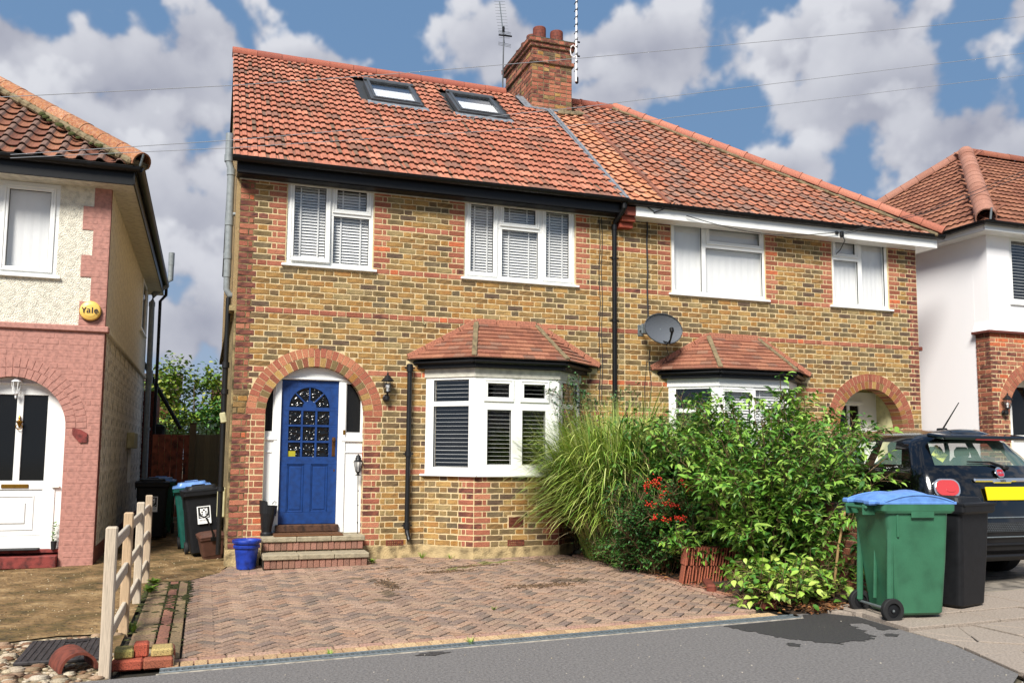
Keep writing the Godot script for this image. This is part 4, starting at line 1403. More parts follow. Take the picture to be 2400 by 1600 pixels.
func details(left: Node3D, right: Node3D) -> void:
	front_door(left)
	var I := Transform3D()
	# upper windows
	window(left, at3(0.640, 4.150, -0.022), 1.226, 1.235, [[0.055, 0.06, 0.580, 1.18, "t"], [0.655, 0.81, 1.165, 1.18, "o"], [0.655, 0.06, 1.165, 0.745, "f"]], "slat", 0.12)
	window(left, at3(3.253, 4.150, -0.022), 1.806, 1.235, [[0.055, 0.06, 0.50, 1.18, "o"], [0.585, 0.86, 1.185, 1.18, "o"], [0.60, 0.06, 1.19, 0.79, "f"], [1.28, 0.06, 1.75, 1.18, "o"]], "slat", 0.12)
	window(right, at3(6.775, 4.150, -0.022), 1.82, 1.235, [[0.07, 0.06, 0.585, 1.18, "f"], [0.69, 0.89, 1.755, 1.18, "o"], [0.66, 0.06, 1.77, 0.81, "f"]], "sheet", 0.12)
	window(right, at3(9.965, 4.150, -0.022), 1.235, 1.235, [[0.06, 0.90, 0.57, 1.18, "o"], [0.06, 0.06, 0.585, 0.82, "f"], [0.67, 0.06, 1.175, 1.18, "f"]], "sheet", 0.14)
	bay_windows(left, false)
	bay_windows(right, true)
	# porch of the right half: white door with dark glass, cream wall
	var fr := MB.new()
	var z1 := -0.62
	cells(fr, I, Rect2(10.05, 0.4, 1.36, 2.3), [Rect2(10.10, 1.2, 0.2, 1.2), Rect2(10.42, 1.45, 0.32, 1.0), Rect2(10.80, 1.45, 0.20, 1.0)], z1 - 0.05, z1, 0.003)
	cells(fr, I, Rect2(10.02, 0.4, 1.04, 2.13), [Rect2(10.36, 0.42, 0.70, 2.06)], z1, z1 + 0.05, 0.003)
	part("door", fr, M.upvc, right)
	for r in [[10.10, 1.2, 10.3, 2.4], [10.42, 1.45, 10.74, 2.45], [10.80, 1.45, 11.0, 2.45]]:
		var g := MB.new()
		g.box(Vector3(r[0], r[1], z1 - 0.035), Vector3(r[2], r[3], z1 - 0.025))
		part("door_pane", g, M.dark_glass, right)
	var cw := MB.new()
	cw.box(Vector3(10.0, 0.3, -0.75), Vector3(11.5, 2.95, -0.675)); cw.box(Vector3(11.40, 0.3, -0.75), Vector3(11.46, 2.95, -0.232)); cw.box(Vector3(10.0, 2.80, -0.75), Vector3(11.5, 2.9, -0.232))
	cw.box(Vector3(9.98, 0.3, -0.75), Vector3(10.03, 2.95, -0.232))
	part("porch_wall", cw, M.cream_wall, right)
	var pf := MB.new()
	pf.box(Vector3(10.04, 0.2, -0.7), Vector3(11.40, 0.40, 0.0))
	part("porch_floor", pf, M.slab, right)
	# rainwater pipes: bay, party line
	pipe(left, "downpipe", [Vector3(2.425, 2.80, 0.085), Vector3(2.425, 0.50, 0.085), Vector3(2.43, 0.40, 0.10), Vector3(2.445, 0.30, 0.16)], 0.036, M.black_iron, [[Vector3(2.425, 2.74, 0.085), Vector3.UP, 1.35, 0.1], [Vector3(2.425, 1.51, 0.085), Vector3.UP, 1.4, 0.07], [Vector3(2.425, 0.50, 0.085), Vector3.UP, 1.45, 0.09]], [Vector3(2.425, 1.51, 0.085), Vector3(2.425, 0.50, 0.085), Vector3(2.425, 2.74, 0.085)])
	pipe(left, "downpipe", [Vector3(5.77, 5.50, 0.30), Vector3(5.76, 5.36, 0.30), Vector3(5.71, 5.20, 0.09), Vector3(5.705, 5.10, 0.075), Vector3(5.70, 0.2, 0.075)], 0.038, M.black, [[Vector3(5.765, 5.42, 0.30), Vector3.UP, 1.25, 0.1], [Vector3(5.705, 5.12, 0.076), Vector3.UP, 1.2, 0.08], [Vector3(5.70, 3.62, 0.075), Vector3.UP, 1.15, 0.05], [Vector3(5.70, 4.62, 0.075), Vector3.UP, 1.15, 0.04]], [Vector3(5.70, 4.62, 0.075), Vector3(5.70, 3.62, 0.075), Vector3(5.70, 2.4, 0.075)])
	# cables clipped to the wall
	var cb := MB.new()
	for x in [5.475, 5.515]:
		var pts := []
		for k in 12:
			pts.append(Vector3(x + 0.012 * sin(k * 1.7 + x * 9), 5.28 - k * 0.27, 0.012))
		cb.tube(pts, 0.006, 0.006, 5)
	var pts2 := []
	for k in 9:
		pts2.append(Vector3(6.32 + 0.008 * sin(k * 2.1), 5.40 - k * 0.235, 0.02))
	cb.tube(pts2, 0.013, 0.013, 6)
	cb.tube([Vector3(6.32, 5.40, 0.02), Vector3(6.30, 5.36, 0.29), Vector3(6.44, 5.42, 0.33), Vector3(6.62, 5.52, 0.39)], 0.010, 0.010, 6)
	cb.tube([Vector3(6.30, 5.38, 0.29), Vector3(6.18, 5.43, 0.31)], 0.008, 0.008, 5)
	var pts3 := []
	for k in 8:
		pts3.append(Vector3(6.36 - 0.02 * sin(k * 1.3), 3.2 - k * 0.16, 0.012))
	cb.tube(pts3, 0.007, 0.007, 5)
	cb.tube([Vector3(6.50, 3.22, 0.28), Vector3(6.62, 3.1, 0.16), Vector3(6.55, 2.95, 0.03), Vector3(6.30, 3.02, 0.015), Vector3(6.26, 2.6, 0.012), Vector3(6.27, 2.1, 0.012)], 0.006, 0.006, 5)
	part("wall_cable", cb, M.wire, right)
	# pipes on the left flank
	pipe(left, "soil_pipe", [Vector3(-0.17, 6.02, -0.30), Vector3(-0.17, 5.62, -0.30), Vector3(-0.13, 5.50, -0.30), Vector3(-0.13, 3.95, -0.30)], 0.052, M.grey_pipe, [[Vector3(-0.17, 5.66, -0.3), Vector3.UP, 1.15, 0.1], [Vector3(-0.13, 5.46, -0.3), Vector3.UP, 1.15, 0.09], [Vector3(-0.13, 4.75, -0.3), Vector3.UP, 1.15, 0.12], [Vector3(-0.13, 4.25, -0.3), Vector3.UP, 1.15, 0.08]], [])
	pipe(left, "waste_pipe", [Vector3(-0.02, 4.86, -0.30), Vector3(-0.08, 4.86, -0.30), Vector3(-0.13, 4.80, -0.30)], 0.03, M.grey_pipe, [], [])
	pipe(left, "waste_pipe", [Vector3(-0.13, 3.95, -0.30), Vector3(-0.13, 3.78, -0.30), Vector3(-0.09, 3.70, -0.30), Vector3(-0.03, 3.70, -0.30)], 0.045, M.grey_pipe, [], [])
	pipe(left, "downpipe", [Vector3(-0.10, 3.66, -0.30), Vector3(-0.10, 3.3, -0.30), Vector3(-0.10, 0.1, -0.55)], 0.034, M.black_iron, [[Vector3(-0.10, 2.72, -0.345), Vector3.UP, 1.5, 0.08], [Vector3(-0.10, 2.35, -0.38), Vector3.UP, 1.5, 0.07], [Vector3(-0.10, 1.0, -0.47), Vector3.UP, 1.4, 0.06]], [])
	pipe(left, "waste_pipe", [Vector3(-0.09, 2.1, -1.2), Vector3(-0.09, 0.1, -1.2)], 0.03, M.grey_pipe, [], [])
	var mb := MB.new()
	mb.cbox(at3(-0.08, 0.80, -0.85), Vector3(0.11, 0.42, 0.30), 0.015)
	part("meter_box", mb, M.cream, left)
	var ib := MB.new()
	ib.cbox(Transform3D(Basis(Vector3.BACK, 0.2), Vector3(-0.11, 1.98, -0.2)), Vector3(0.08, 0.14, 0.12), 0.01)
	part("vent_cowl", ib, M.cream, left)
	# cable hook on the band, over the bay
	var hk := MB.new()
	hk.tube([Vector3(2.62, 3.50, 0.01), Vector3(2.62, 3.42, 0.035), Vector3(2.64, 3.39, 0.035), Vector3(2.66, 3.42, 0.02)], 0.006, 0.006, 5)
	part("wall_hook", hk, M.cream, left)

# ------------------------------------------------------------------ lanterns
func wall_lantern(label: String, at: Vector3, s: float, arm: bool) -> void:
	var t := thing("wall_lantern", label, "lantern", at, 0.0, "black lanterns beside front doors")
	var b := MB.new()
	b.lathe(Transform3D(Basis(Vector3.RIGHT, PI / 2), Vector3(0, -0.17, -0.10)).scaled_local(Vector3.ONE), [Vector2(0.052, 0), Vector2(0.052, 0.02), Vector2(0.03, 0.035), Vector2(0, 0.035)], 14)
	b.lathe(at3(0, -0.22, -0.045), [Vector2(0.0, 0), Vector2(0.035, 0.005), Vector2(0.045, 0.03), Vector2(0.045, 0.07), Vector2(0.03, 0.085), Vector2(0.03, 0.1)], 14)
	b.tube([Vector3(0, -0.15, -0.1), Vector3(0, -0.16, -0.04), Vector3(0, -0.10, 0.0)], 0.014, 0.014, 8)
	part("bracket", b, M.black_iron, t)
	var c := MB.new()
	c.lathe(at3(0, -0.10, 0), [Vector2(0.03, 0), Vector2(0.048, 0.012), Vector2(0.048, 0.02)], 12)
	for k in 6:
		var a := TAU * k / 6
		c.tube([Vector3(cos(a) * 0.047, -0.085, sin(a) * 0.047), Vector3(cos(a) * 0.066, 0.0, sin(a) * 0.066), Vector3(cos(a) * 0.064, 0.07, sin(a) * 0.064)], 0.005, 0.005, 5)
	c.lathe(at3(0, 0.065, 0), [Vector2(0.066, 0), Vector2(0.092, 0.003), Vector2(0.092, 0.012), Vector2(0.06, 0.045), Vector2(0.025, 0.085), Vector2(0.012, 0.092), Vector2(0.014, 0.115), Vector2(0.005, 0.13), Vector2(0.002, 0.155)], 14)
	part("cage", c, M.black_iron, t)
	var g := MB.new()
	g.lathe(at3(0, -0.085, 0), [Vector2(0.044, 0), Vector2(0.062, 0.085), Vector2(0.061, 0.15)], 12)
	part("glass", g, M.glass, t)
	var bu := MB.new()
	bu.lathe(at3(0, -0.08, 0), [Vector2(0.018, 0), Vector2(0.018, 0.03), Vector2(0.03, 0.06), Vector2(0.03, 0.09), Vector2(0.0, 0.11)], 10)
	part("bulb", bu, M.white_paint, t)
	t.scale = Vector3.ONE * s

# ------------------------------------------------------------------ things on the roof and the front
func roof_things() -> void:
	var t := thing("tv_aerial", "grey stick television aerial strapped to the left of the chimney", "aerial", Vector3(5.30, 8.86, -4.30))
	var b := MB.new()
	b.tube([Vector3.ZERO, Vector3(0.02, 1.52, 0)], 0.016, 0.014, 8)
	part("mast", b, M.dark_metal, t)
	b = MB.new()
	b.tube([Vector3(-0.10, 2.15, 0.05), Vector3(0.05, 1.30, -0.05)], 0.011, 0.011, 6)
	for k in 13:
		var p := Vector3(-0.10, 2.15, 0.05).lerp(Vector3(0.05, 1.42, -0.05), k / 12.0)
		b.tube([p - Vector3(0.11, 0.0, 0.03), p + Vector3(0.11, 0.0, 0.03)], 0.004, 0.004, 4)
	for s in [-1, 1]:
		for k in 3:
			b.tube([Vector3(-0.10, 1.38 + s * 0.10 + k * 0.03 * s, 0.0), Vector3(0.2, 1.40 + s * 0.10 + k * 0.03 * s, -0.06)], 0.005, 0.005, 4)
	part("antenna", b, M.galv, t)
	b = MB.new()
	b.cbox(Transform3D(Basis(Vector3.BACK, 0.05), Vector3(0.05, 1.44, 0.01)), Vector3(0.30, 0.032, 0.03), 0.008)
	b.cbox(at3(0.01, 1.58, 0.0), Vector3(0.05, 0.12, 0.05), 0.012)
	part("clamp", b, M.black, t)
	t = thing("tv_aerial", "long white yagi aerial standing on end at the right of the chimney", "aerial", Vector3(6.53, 9.05, -3.28))
	b = MB.new()
	b.tube([Vector3(0, 0, 0), Vector3(0.015, 2.05, 0.0)], 0.02, 0.02, 8)
	part("boom", b, M.white_paint, t)
	b = MB.new()
	for k in 12:
		var y := 0.25 + k * 0.16
		b.tube([Vector3(0.0, y, -0.09), Vector3(0.0, y, 0.09)], 0.009, 0.009, 5)
		b.cbox(at3(0.01, y, 0), Vector3(0.05, 0.018, 0.05), 0.004)
	part("element", b, M.wire, t)
	b = MB.new()
	b.cbox(at3(0.035, 0.05, -0.04), Vector3(0.07, 0.15, 0.06), 0.02)
	for y in [0.56, 0.86]:
		b.cbox(at3(0.05, y, -0.03), Vector3(0.10, 0.03, 0.03), 0.006)
	part("bracket", b, M.black, t)
	b = MB.new()
	var lp := []
	for k in 9:
		lp.append(Vector3(-0.07 + 0.065 * cos(TAU * k / 8.0), 0.62 + 0.13 * sin(TAU * k / 8.0), 0.02))
	b.tube(lp, 0.011, 0.011, 6)
	part("loop", b, M.white_paint, t)
	# satellite dish
	t = thing("satellite_dish", "grey mesh oval satellite dish on the party wall above the right bay", "satellite dish", Vector3(6.24, 3.50, 0.0))
	var f := Transform3D(Basis(Vector3.UP, 0.12) * Basis(Vector3.RIGHT, -0.12), Vector3(0.19, 0.0, 0.33))
	b = MB.new()
	var n := 24
	for i in n:
		for j in 6:
			var q := []
			for o in [[0, 0], [1, 0], [1, 1], [0, 1]]:
				var a: float = TAU * (i + o[0]) / n; var rr: float = (j + o[1]) / 6.0
				q.append(f * Vector3(cos(a) * rr * 0.36, sin(a) * rr * 0.245, -0.07 + 0.07 * rr * rr))
			b.quad(q[0], q[3], q[2], q[1])
	part("reflector", b, M.dish, t)
	b = MB.new()
	var rim := []
	for i in n + 1:
		rim.append(f * Vector3(cos(TAU * i / n) * 0.36, sin(TAU * i / n) * 0.245, 0.0))
	b.tube(rim, 0.009, 0.009, 6)
	part("rim", b, M.dark_metal, t)
	b = MB.new()
	b.tube([f * Vector3(0, -0.2, -0.03), f * Vector3(0.0, -0.26, 0.12), f * Vector3(0.0, -0.10, 0.22)], 0.014, 0.014, 6)
	b.cbox(f * at3(0.0, -0.07, 0.20), Vector3(0.06, 0.08, 0.06), 0.015)
	b.tube([f * Vector3(0.0, -0.09, 0.19), f * Vector3(0.03, -0.2, 0.1), f * Vector3(0.02, -0.27, 0.0)], 0.008, 0.008, 5)
	part("feed_arm", b, M.black, t)
	b = MB.new()
	b.cbox(at3(-0.08, 0.0, 0.2), Vector3(0.10, 0.16, 0.03), 0.01)
	b.tube([Vector3(-0.05, 0.0, 0.0), Vector3(-0.05, 0.02, 0.2), f * Vector3(0, 0, -0.08)], 0.018, 0.018, 8)
	b.cbox(at3(-0.05, 0, 0.008), Vector3(0.09, 0.18, 0.016), 0.003)
	part("bracket", b, M.galv, t)
	# cables overhead
	var wires := [
		["high thin cable running from the left house over both roofs", [Vector3(-4.6, 5.25, 1.2), Vector3(-2.689, 5.60, 1.2), Vector3(-0.15, 6.12, 1.2), Vector3(1.8, 6.565, 1.2), Vector3(4.541, 7.225, 1.2), Vector3(9.1, 8.35, 1.2), Vector3(16.0, 10.1, 1.2)], 0.0045],
		["middle thin cable crossing below the roof windows", [Vector3(-2.6, 4.92, 1.2), Vector3(-0.14, 5.41, 1.2), Vector3(2.2, 5.93, 1.2), Vector3(4.665, 6.52, 1.2), Vector3(13.4, 8.76, 1.2), Vector3(17.0, 9.7, 1.2)], 0.0045],
		["lowest of the three long cables sloping across the roofs", [Vector3(-2.6, 4.88, 1.2), Vector3(-0.14, 5.31, 1.2), Vector3(5.719, 6.46, 1.2), Vector3(13.37, 8.35, 1.2), Vector3(17, 9.3, 1.2)], 0.004],
		["short cable from the white eave towards the white house", [Vector3(9.93, 5.35, 0.32), Vector3(11.2, 5.72, 0.9), Vector3(13.4, 6.66, 1.2), Vector3(16.0, 7.9, 1.6)], 0.006],
		["second short cable leaving the white eave just beneath the other", [Vector3(9.95, 5.33, 0.32), Vector3(11.2, 5.68, 0.95), Vector3(13.4, 6.58, 1.3), Vector3(16.0, 7.75, 1.8)], 0.006]]
	for w in wires:
		b = MB.new()
		var pts := []
		for i in w[1].size() - 1:
			for k in 6:
				pts.append(w[1][i].lerp(w[1][i + 1], k / 6.0))
		pts.append(w[1][-1])
		b.tube(pts, w[2], w[2], 5)
		solo("overhead_cable", b, M.pale_wire if w[1].size() > 4 else M.wire, w[0], "cable", Vector3.ZERO, 0.0, "cables overhead")
	t = thing("cable_bracket", "black cable bracket with loose loops under the white eave", "bracket", Vector3(9.94, 5.34, 0.30))
	b = MB.new()
	b.cbox(at3(0, 0, 0.0), Vector3(0.07, 0.10, 0.06), 0.015)
	b.cbox(at3(-0.1, 0.02, 0.0), Vector3(0.06, 0.05, 0.04), 0.01)
	part("clamp", b, M.black, t)
	b = MB.new()
	b.tube([Vector3(0, -0.03, 0.02), Vector3(0.08, -0.10, -0.02), Vector3(0.13, -0.22, -0.2), Vector3(0.10, -0.28, -0.27)], 0.008, 0.008, 5)
	var sag := []
	for k in 12:
		sag.append(Vector3(-0.1 - k * 0.27, 0.02 - 0.16 * sin(PI * k / 11.0), 0.02))
	b.tube(sag, 0.007, 0.007, 5)
	part("loop", b, M.wire, t)
	wall_lantern("small black lantern on the bricks right of the blue door's arch", Vector3(2.10, 2.47, 0.115), 1.0, true)

# ------------------------------------------------------------------ the pink and cream house on the left
func print_tex(w: int, h: int, bg: String, paint: Callable) -> StandardMaterial3D:
	var im := Image.create(w, h, false, Image.FORMAT_RGB8)
	im.fill(Color(bg))
	paint.call(im)
	var m := StandardMaterial3D.new()
	m.albedo_texture = ImageTexture.create_from_image(im)
	m.roughness = 0.45
	return m

func letters(parent: Node3D, called: String, text: String, size: float, t: Transform3D, m: Material, font := "Droid Sans", bold := true) -> void:
	var f := SystemFont.new()
	f.font_names = PackedStringArray([font])
	f.font_weight = 700 if bold else 400
	var tm := TextMesh.new()
	tm.text = text; tm.font = f; tm.font_size = 64; tm.pixel_size = size / 64.0; tm.depth = 0.002
	put(called, tm, m, parent, t)

func pink_house() -> void:
	var h := thing("pink_house", "cream roughcast house with pink painted brick below, at the left edge", "house")
	var I := Transform3D()
	var z := -0.87; var xr := -1.72; var xl := -6.5
	var ax := -2.83; var ay := 1.82; var r := 0.68
	var f := at3(0, 0, z)
	var w := MB.new()
	for q in [[ax + r, -0.15, xr, ay], [xl, -0.15, ax - r, 3.2]]:
		w.box(Vector3(q[0], q[1], z - 0.23), Vector3(q[2], q[3], z))
	w.extrude(f, poly(arc(ax, ay, r + 0.003, PI, PI / 2, 14) + [ax, 3.2, ax - r - 0.003, 3.2]), -0.23, 0.0)
	w.extrude(f, poly(arc(ax, ay, r + 0.003, PI / 2, 0, 14) + [xr, ay, xr, 3.2, ax, 3.2]), -0.23, 0.0)
	var wall := part("wall", w, M.pink, h)
	var list := []
	for k in range(0, 39):
		var y := 3.12 - (k + 0.5) * C
		var q := 0.0
		if y < ay: q = r
		elif y < ay + r + 0.27: q = sqrt(pow(r + 0.27, 2) - pow(y - ay, 2))
		var x := xr
		var segs := [0.25, 0.125] if k % 2 == 0 else [0.125, 0.065, 0.25, 0.125]
		var s := 0
		while x > -3.3:
			var l: float = segs[s % segs.size()] if s < 4 else [0.25, 0.125][s % 2]
			var a := x - l; var e := x
			if q > 0.0 and a < ax + q and e > ax - q:
				if e > ax + q + 0.03: lay(list, f, ax + q, e, y, "p", -0.0025)
				break
			lay(list, f, a, e, y, "p", -0.0025)
			x = a; s += 1
	for k in range(14, 39):
		var y := 3.12 - (k + 0.5) * C
		if y < ay: pass
	place_bricks(list, wall, 300, "brickwork", "painted_brick", M.pink)
	arch_ring(f, ax, ay, r, r + 0.132, 28, 0.11, ["p"], wall, M.pink)
	arch_ring(f, ax, ay, r + 0.132, r + 0.27, 32, 0.02, ["p"], wall, M.pink)
	# string course and its return
	var b := MB.new()
	b.cbox(at3((xl + xr) / 2 + 0.02, 3.195, z - 0.04), Vector3(xr - xl + 0.06, 0.085, 0.16), 0.012)
	b.cbox(at3(xr, 3.19, z - 0.06), Vector3(0.06, 0.08, 0.10), 0.008)
	part("string_course", b, M.pink, h)
	# upper storey
	b = MB.new()
	var holes := [Rect2(-3.95, 3.90, 1.575, 1.36)]
	cells(b, f, Rect2(xl, 3.23, xr - 0.02 - xl, 2.10), holes, -0.2, -0.004)
	part("upper_wall", b, M.stucco, h)
	var qs := []
	var y := 3.235
	for s in [[0.345, -2.06], [0.345, -1.93], [0.31, -2.07], [0.36, -1.935], [0.335, -2.075], [0.30, -1.94]]:
		var n := int(round(s[0] / C))
		for k in n:
			var yy: float = y + s[0] * (k + 0.5) / n
			var l := xr - float(s[1])
			lay(qs, f * Transform3D(Basis(), Vector3.ZERO), s[1], (s[1] + 0.25 if l > 0.3 and k % 2 == 0 else s[1] + l * (0.55 if k % 2 else 1.0)), yy, "p", 0.0045)
			if not (l <= 0.3 and k % 2 == 0):
				lay(qs, f, (s[1] + 0.25 if k % 2 == 0 else s[1] + l * 0.55), xr, yy, "p", 0.0045)
		y += s[0]
	b = MB.new()
	y = 3.235
	for s in [[0.345, -2.06], [0.345, -1.93], [0.31, -2.07], [0.36, -1.935], [0.335, -2.075], [0.30, -1.94]]:
		b.box(Vector3(s[1], y, z - 0.05), Vector3(xr, y + s[0], z + 0.007))
		y += s[0]
	var quoin := part("quoin", b, M.pink, h)
	place_bricks(qs, quoin, 200, "quoin_brickwork", "painted_brick", M.pink)
	# flank wall: roughcast over white painted brick
	b = MB.new()
	b.box(Vector3(xr - 0.2, 3.22, -9.4), Vector3(xr, 5.3, z - 0.051))
	part("flank_roughcast", b, M.stucco, h)
	b = MB.new()
	b.box(Vector3(xr - 0.23, -0.1, -9.4), Vector3(xr - 0.006, 3.16, z - 0.231))
	var fl := part("flank_wall", b, M.white_brick, h)
	var fq := []
	var ff := Transform3D(Basis(Vector3.UP, PI / 2), Vector3(xr - 0.008, 0, 0))
	for k in range(0, 38):
		var yy := 3.14 - (k + 0.5) * C
		var x := 0.90 + (0.0 if k % 2 else 0.12)
		while x < 9.3:
			lay(fq, ff, x, x + 0.25, yy, "p"); x += 0.25
			if x < 3.0 or k % 3:
				lay(fq, ff, x, x + 0.125, yy, "p"); x += 0.125
	place_bricks(fq, fl, 300, "flank_brickwork", "painted_brick", M.white_brick)
	b = MB.new()
	b.cbox(at3(xr + 0.02, 3.19, -5.2), Vector3(0.07, 0.08, 8.4), 0.012)
	part("string_course", b, M.stucco, h)
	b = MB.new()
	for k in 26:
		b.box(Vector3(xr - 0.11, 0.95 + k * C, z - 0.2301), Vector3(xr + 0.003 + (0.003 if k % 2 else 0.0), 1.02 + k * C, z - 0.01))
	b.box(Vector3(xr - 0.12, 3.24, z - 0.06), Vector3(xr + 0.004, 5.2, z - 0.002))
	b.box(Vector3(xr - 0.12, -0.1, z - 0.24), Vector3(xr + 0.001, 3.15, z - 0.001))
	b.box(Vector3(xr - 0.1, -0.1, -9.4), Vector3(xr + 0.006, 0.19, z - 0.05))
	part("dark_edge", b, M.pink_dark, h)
	# window upstairs with net curtains
	window(h, at3(-3.95, 3.90, z - 0.02), 1.575, 1.30, [[0.06, 0.06, 0.75, 0.78, "o"], [0.06, 0.86, 0.75, 1.24, "o"], [0.90, 0.07, 1.50, 1.23, "o"]], "sheet", 0.12)
	# porch door
	var zd := -1.02
	b = MB.new()
	cells(b, I, Rect2(-3.55, 0.18, 1.40, 2.36), [Rect2(-3.3, 1.10, 0.52, 1.165), Rect2(-2.70, 1.10, 0.298, 1.165), Rect2(-3.2, 0.36, 0.792, 0.62)], zd - 0.06, zd, 0.004)
	b.cbox(at3(-2.80, 0.67, zd - 0.03), Vector3(0.79, 0.61, 0.03), 0.006)
	ring(b, I, Rect2(-3.10, 0.435, 0.595, 0.467), 0.02, zd - 0.016, zd - 0.004, 0.006)
	b.cbox(at3(-2.80, 0.665, zd - 0.012), Vector3(0.39, 0.28, 0.022), 0.008)
	b.cbox(at3(-2.245, 1.02, zd + 0.02), Vector3(0.10, 0.03, 0.05), 0.006)
	b.cbox(at3(-2.85, 2.42, zd + 0.01), Vector3(1.4, 0.03, 0.05), 0.008)
	b.box(Vector3(-2.275, 0.18, zd + 0.001), Vector3(-2.255, 1.0, zd + 0.014))
	var door := part("door", b, M.upvc, h)
	for q in [[-3.3, 0.52], [-2.70, 0.298]]:
		b = MB.new()
		b.box(Vector3(q[0], 1.10, zd - 0.035), Vector3(q[0] + q[1], 2.265, zd - 0.025))
		part("pane", b, M.dark_glass, door)
	b = MB.new()
	b.cbox(at3(-2.745, 1.028, zd + 0.008), Vector3(0.33, 0.052, 0.014), 0.005)
	b.cbox(at3(-2.745, 1.028, zd + 0.014), Vector3(0.26, 0.034, 0.010), 0.004)
	part("letter_plate", b, M.brass, door)
	b = MB.new()
	b.lathe(at3(-2.735, 1.83, zd + 0.018), [Vector2(0.0, -0.02), Vector2(0.012, 0.0), Vector2(0.022, 0.035), Vector2(0.044, 0.065), Vector2(0.044, 0.075), Vector2(0.02, 0.085), Vector2(0.012, 0.10), Vector2(0.018, 0.12), Vector2(0.006, 0.15), Vector2(0.0, 0.16)], 12)
	var rg := []
	for k in 9:
		rg.append(Vector3(-2.735 + 0.04 * sin(PI + PI * (k - 4) / 5.0 * 1.0), 1.80 - 0.036 * cos((k - 4) * PI / 5.0) + 0.03, zd + 0.03))
	b.tube(rg, 0.007, 0.007, 6)
	part("knocker", b, M.brass, door)
	b = MB.new()
	b.box(Vector3(-3.6, -0.1, -1.6), Vector3(-2.15, 0.14, -1.09)); b.cbox(at3(-2.86, 0.03, -0.95), Vector3(1.40, 0.16, 0.34), 0.01)
	b.box(Vector3(-3.55, 0.14, -1.08), Vector3(-2.16, 0.18, -0.95))
	part("step", b, M.red_step, h)
	b = MB.new()
	b.box(Vector3(-3.6, 0.1, -2.6), Vector3(-2.0, 2.6, -2.5))
	part("hall_wall", b, M.inside, h)
	# house number plaque (blank, weathered)
	b = MB.new()
	b.extrude(Transform3D(Basis(Vector3.BACK, -0.0), Vector3(-1.965, 1.72, z + 0.005)), poly([-0.095, 0.10, 0.0, 0.085, 0.095, 0.03, 0.095, -0.09, 0.0, -0.095, -0.09, 0.01]), 0.0, 0.022)
	part("plaque", b, M.red_step, h)
	# eaves, roof
	b = MB.new()
	b.box(Vector3(xl, 5.20, z - 0.02), Vector3(xr + 0.30, 5.215, z + 0.31)); b.box(Vector3(xr - 0.02, 5.20, -9.7), Vector3(xr + 0.30, 5.215, z - 0.02))
	part("soffit", b, M.upvc_old, h)
	b = MB.new()
	b.cbox(at3((xl + xr + 0.3) / 2, 5.30, z + 0.32), Vector3(xr + 0.3 - xl, 0.20, 0.025), 0.004)
	b.cbox(at3(xr + 0.31, 5.30, -5.1), Vector3(0.025, 0.20, 9.2), 0.004)
	gutter(b, Vector3(xl, 5.44, z + 0.385), Vector3(xr + 0.39, 5.44, z + 0.385), 0.062)
	gutter(b, Vector3(xr + 0.375, 5.44, z + 0.40), Vector3(xr + 0.375, 5.42, -9.6), 0.062)
	part("gutter", b, M.black, h)
	var ey := 5.46; var ez := z + 0.36; var ex := xr + 0.36; var sl := 0.75
	b = MB.new()
	var run := 4.6
	b.quad(Vector3(xl, ey, ez), Vector3(ex, ey, ez), Vector3(ex - run, ey + run * sl, ez - run), Vector3(xl, ey + run * sl, ez - run))
	b.quad(Vector3(ex, ey, ez), Vector3(ex, ey, ez - 2 * run), Vector3(ex - run, ey + run * sl, ez - run), Vector3(ex - run, ey + run * sl, ez - run))
	b.quad(Vector3(ex, ey, ez - 2 * run), Vector3(xl, ey, ez - 2 * run), Vector3(xl, ey + run * sl, ez - run), Vector3(ex - run, ey + run * sl, ez - run))
	var roof := part("roof", b, M.hip_mortar, h)
	var sv := Vector3(0, sl, -1.0).normalized()
	var rf := Transform3D(Basis(Vector3.RIGHT, sv, Vector3.RIGHT.cross(sv)), Vector3(ex, ey, ez))
	var tl := []
	for j in 20:
		for i in 18:
			var yy := j * 0.28 - 0.02
			var x := -0.17 - i * 0.25
			var plan := yy / sqrt(1 + sl * sl)
			if x > -plan - 0.18 or yy > 5.6: continue
			tl.append([rf * Transform3D(Basis(Vector3.RIGHT, rng.randf_range(-0.01, 0.01)), Vector3(x, yy, rng.randf_range(0.0, 0.006))), "roll", rng.randi() % 8])
	lay_tiles(roof, tl, 200)
	ridge_line(roof, Vector3(ex + 0.04, ey + 0.05, ez + 0.04), Vector3(ex - run, ey + run * sl + 0.05, ez - run), 0.145, 0.44, M.lichen_ridge, ["ffffff", "e8ddd0", "f2e8dc"], "hip_tile", 0.004)
	b = MB.new()
	var hd := Vector3(-1, sl, -1).normalized()
	var hs := hd.cross(Vector3.UP).normalized()
	for k in 40:
		var p := Vector3(ex, ey, ez) + hd * (k + 0.5) * 0.19
		if k > 38: break
		b.cbox(Transform3D(Basis(hs, hd, hs.cross(hd)), p + Vector3(0, 0.035, 0)), Vector3(0.40 + rng.randf_range(-0.04, 0.08), 0.21, 0.09 + rng.randf_range(0, 0.02)), 0.03)
	part("hip_mortar", b, M.hip_mortar, roof)
	b = MB.new()
	for k in 34:
		var t := rng.randf() * 2.4
		var p := Vector3(ex, ey, ez) + hd * t + Vector3(-rng.randf() * 0.35, 0.07, 0.1)
		var s := rng.randf_range(0.02, 0.055)
		b.lathe(Transform3D(Basis(Vector3.RIGHT, 0.6), p), [Vector2(s, 0), Vector2(s * 0.9, s * 0.4), Vector2(0, s * 0.8)], 8)
	stuff("moss", b, M.moss, roof)
	b = MB.new()
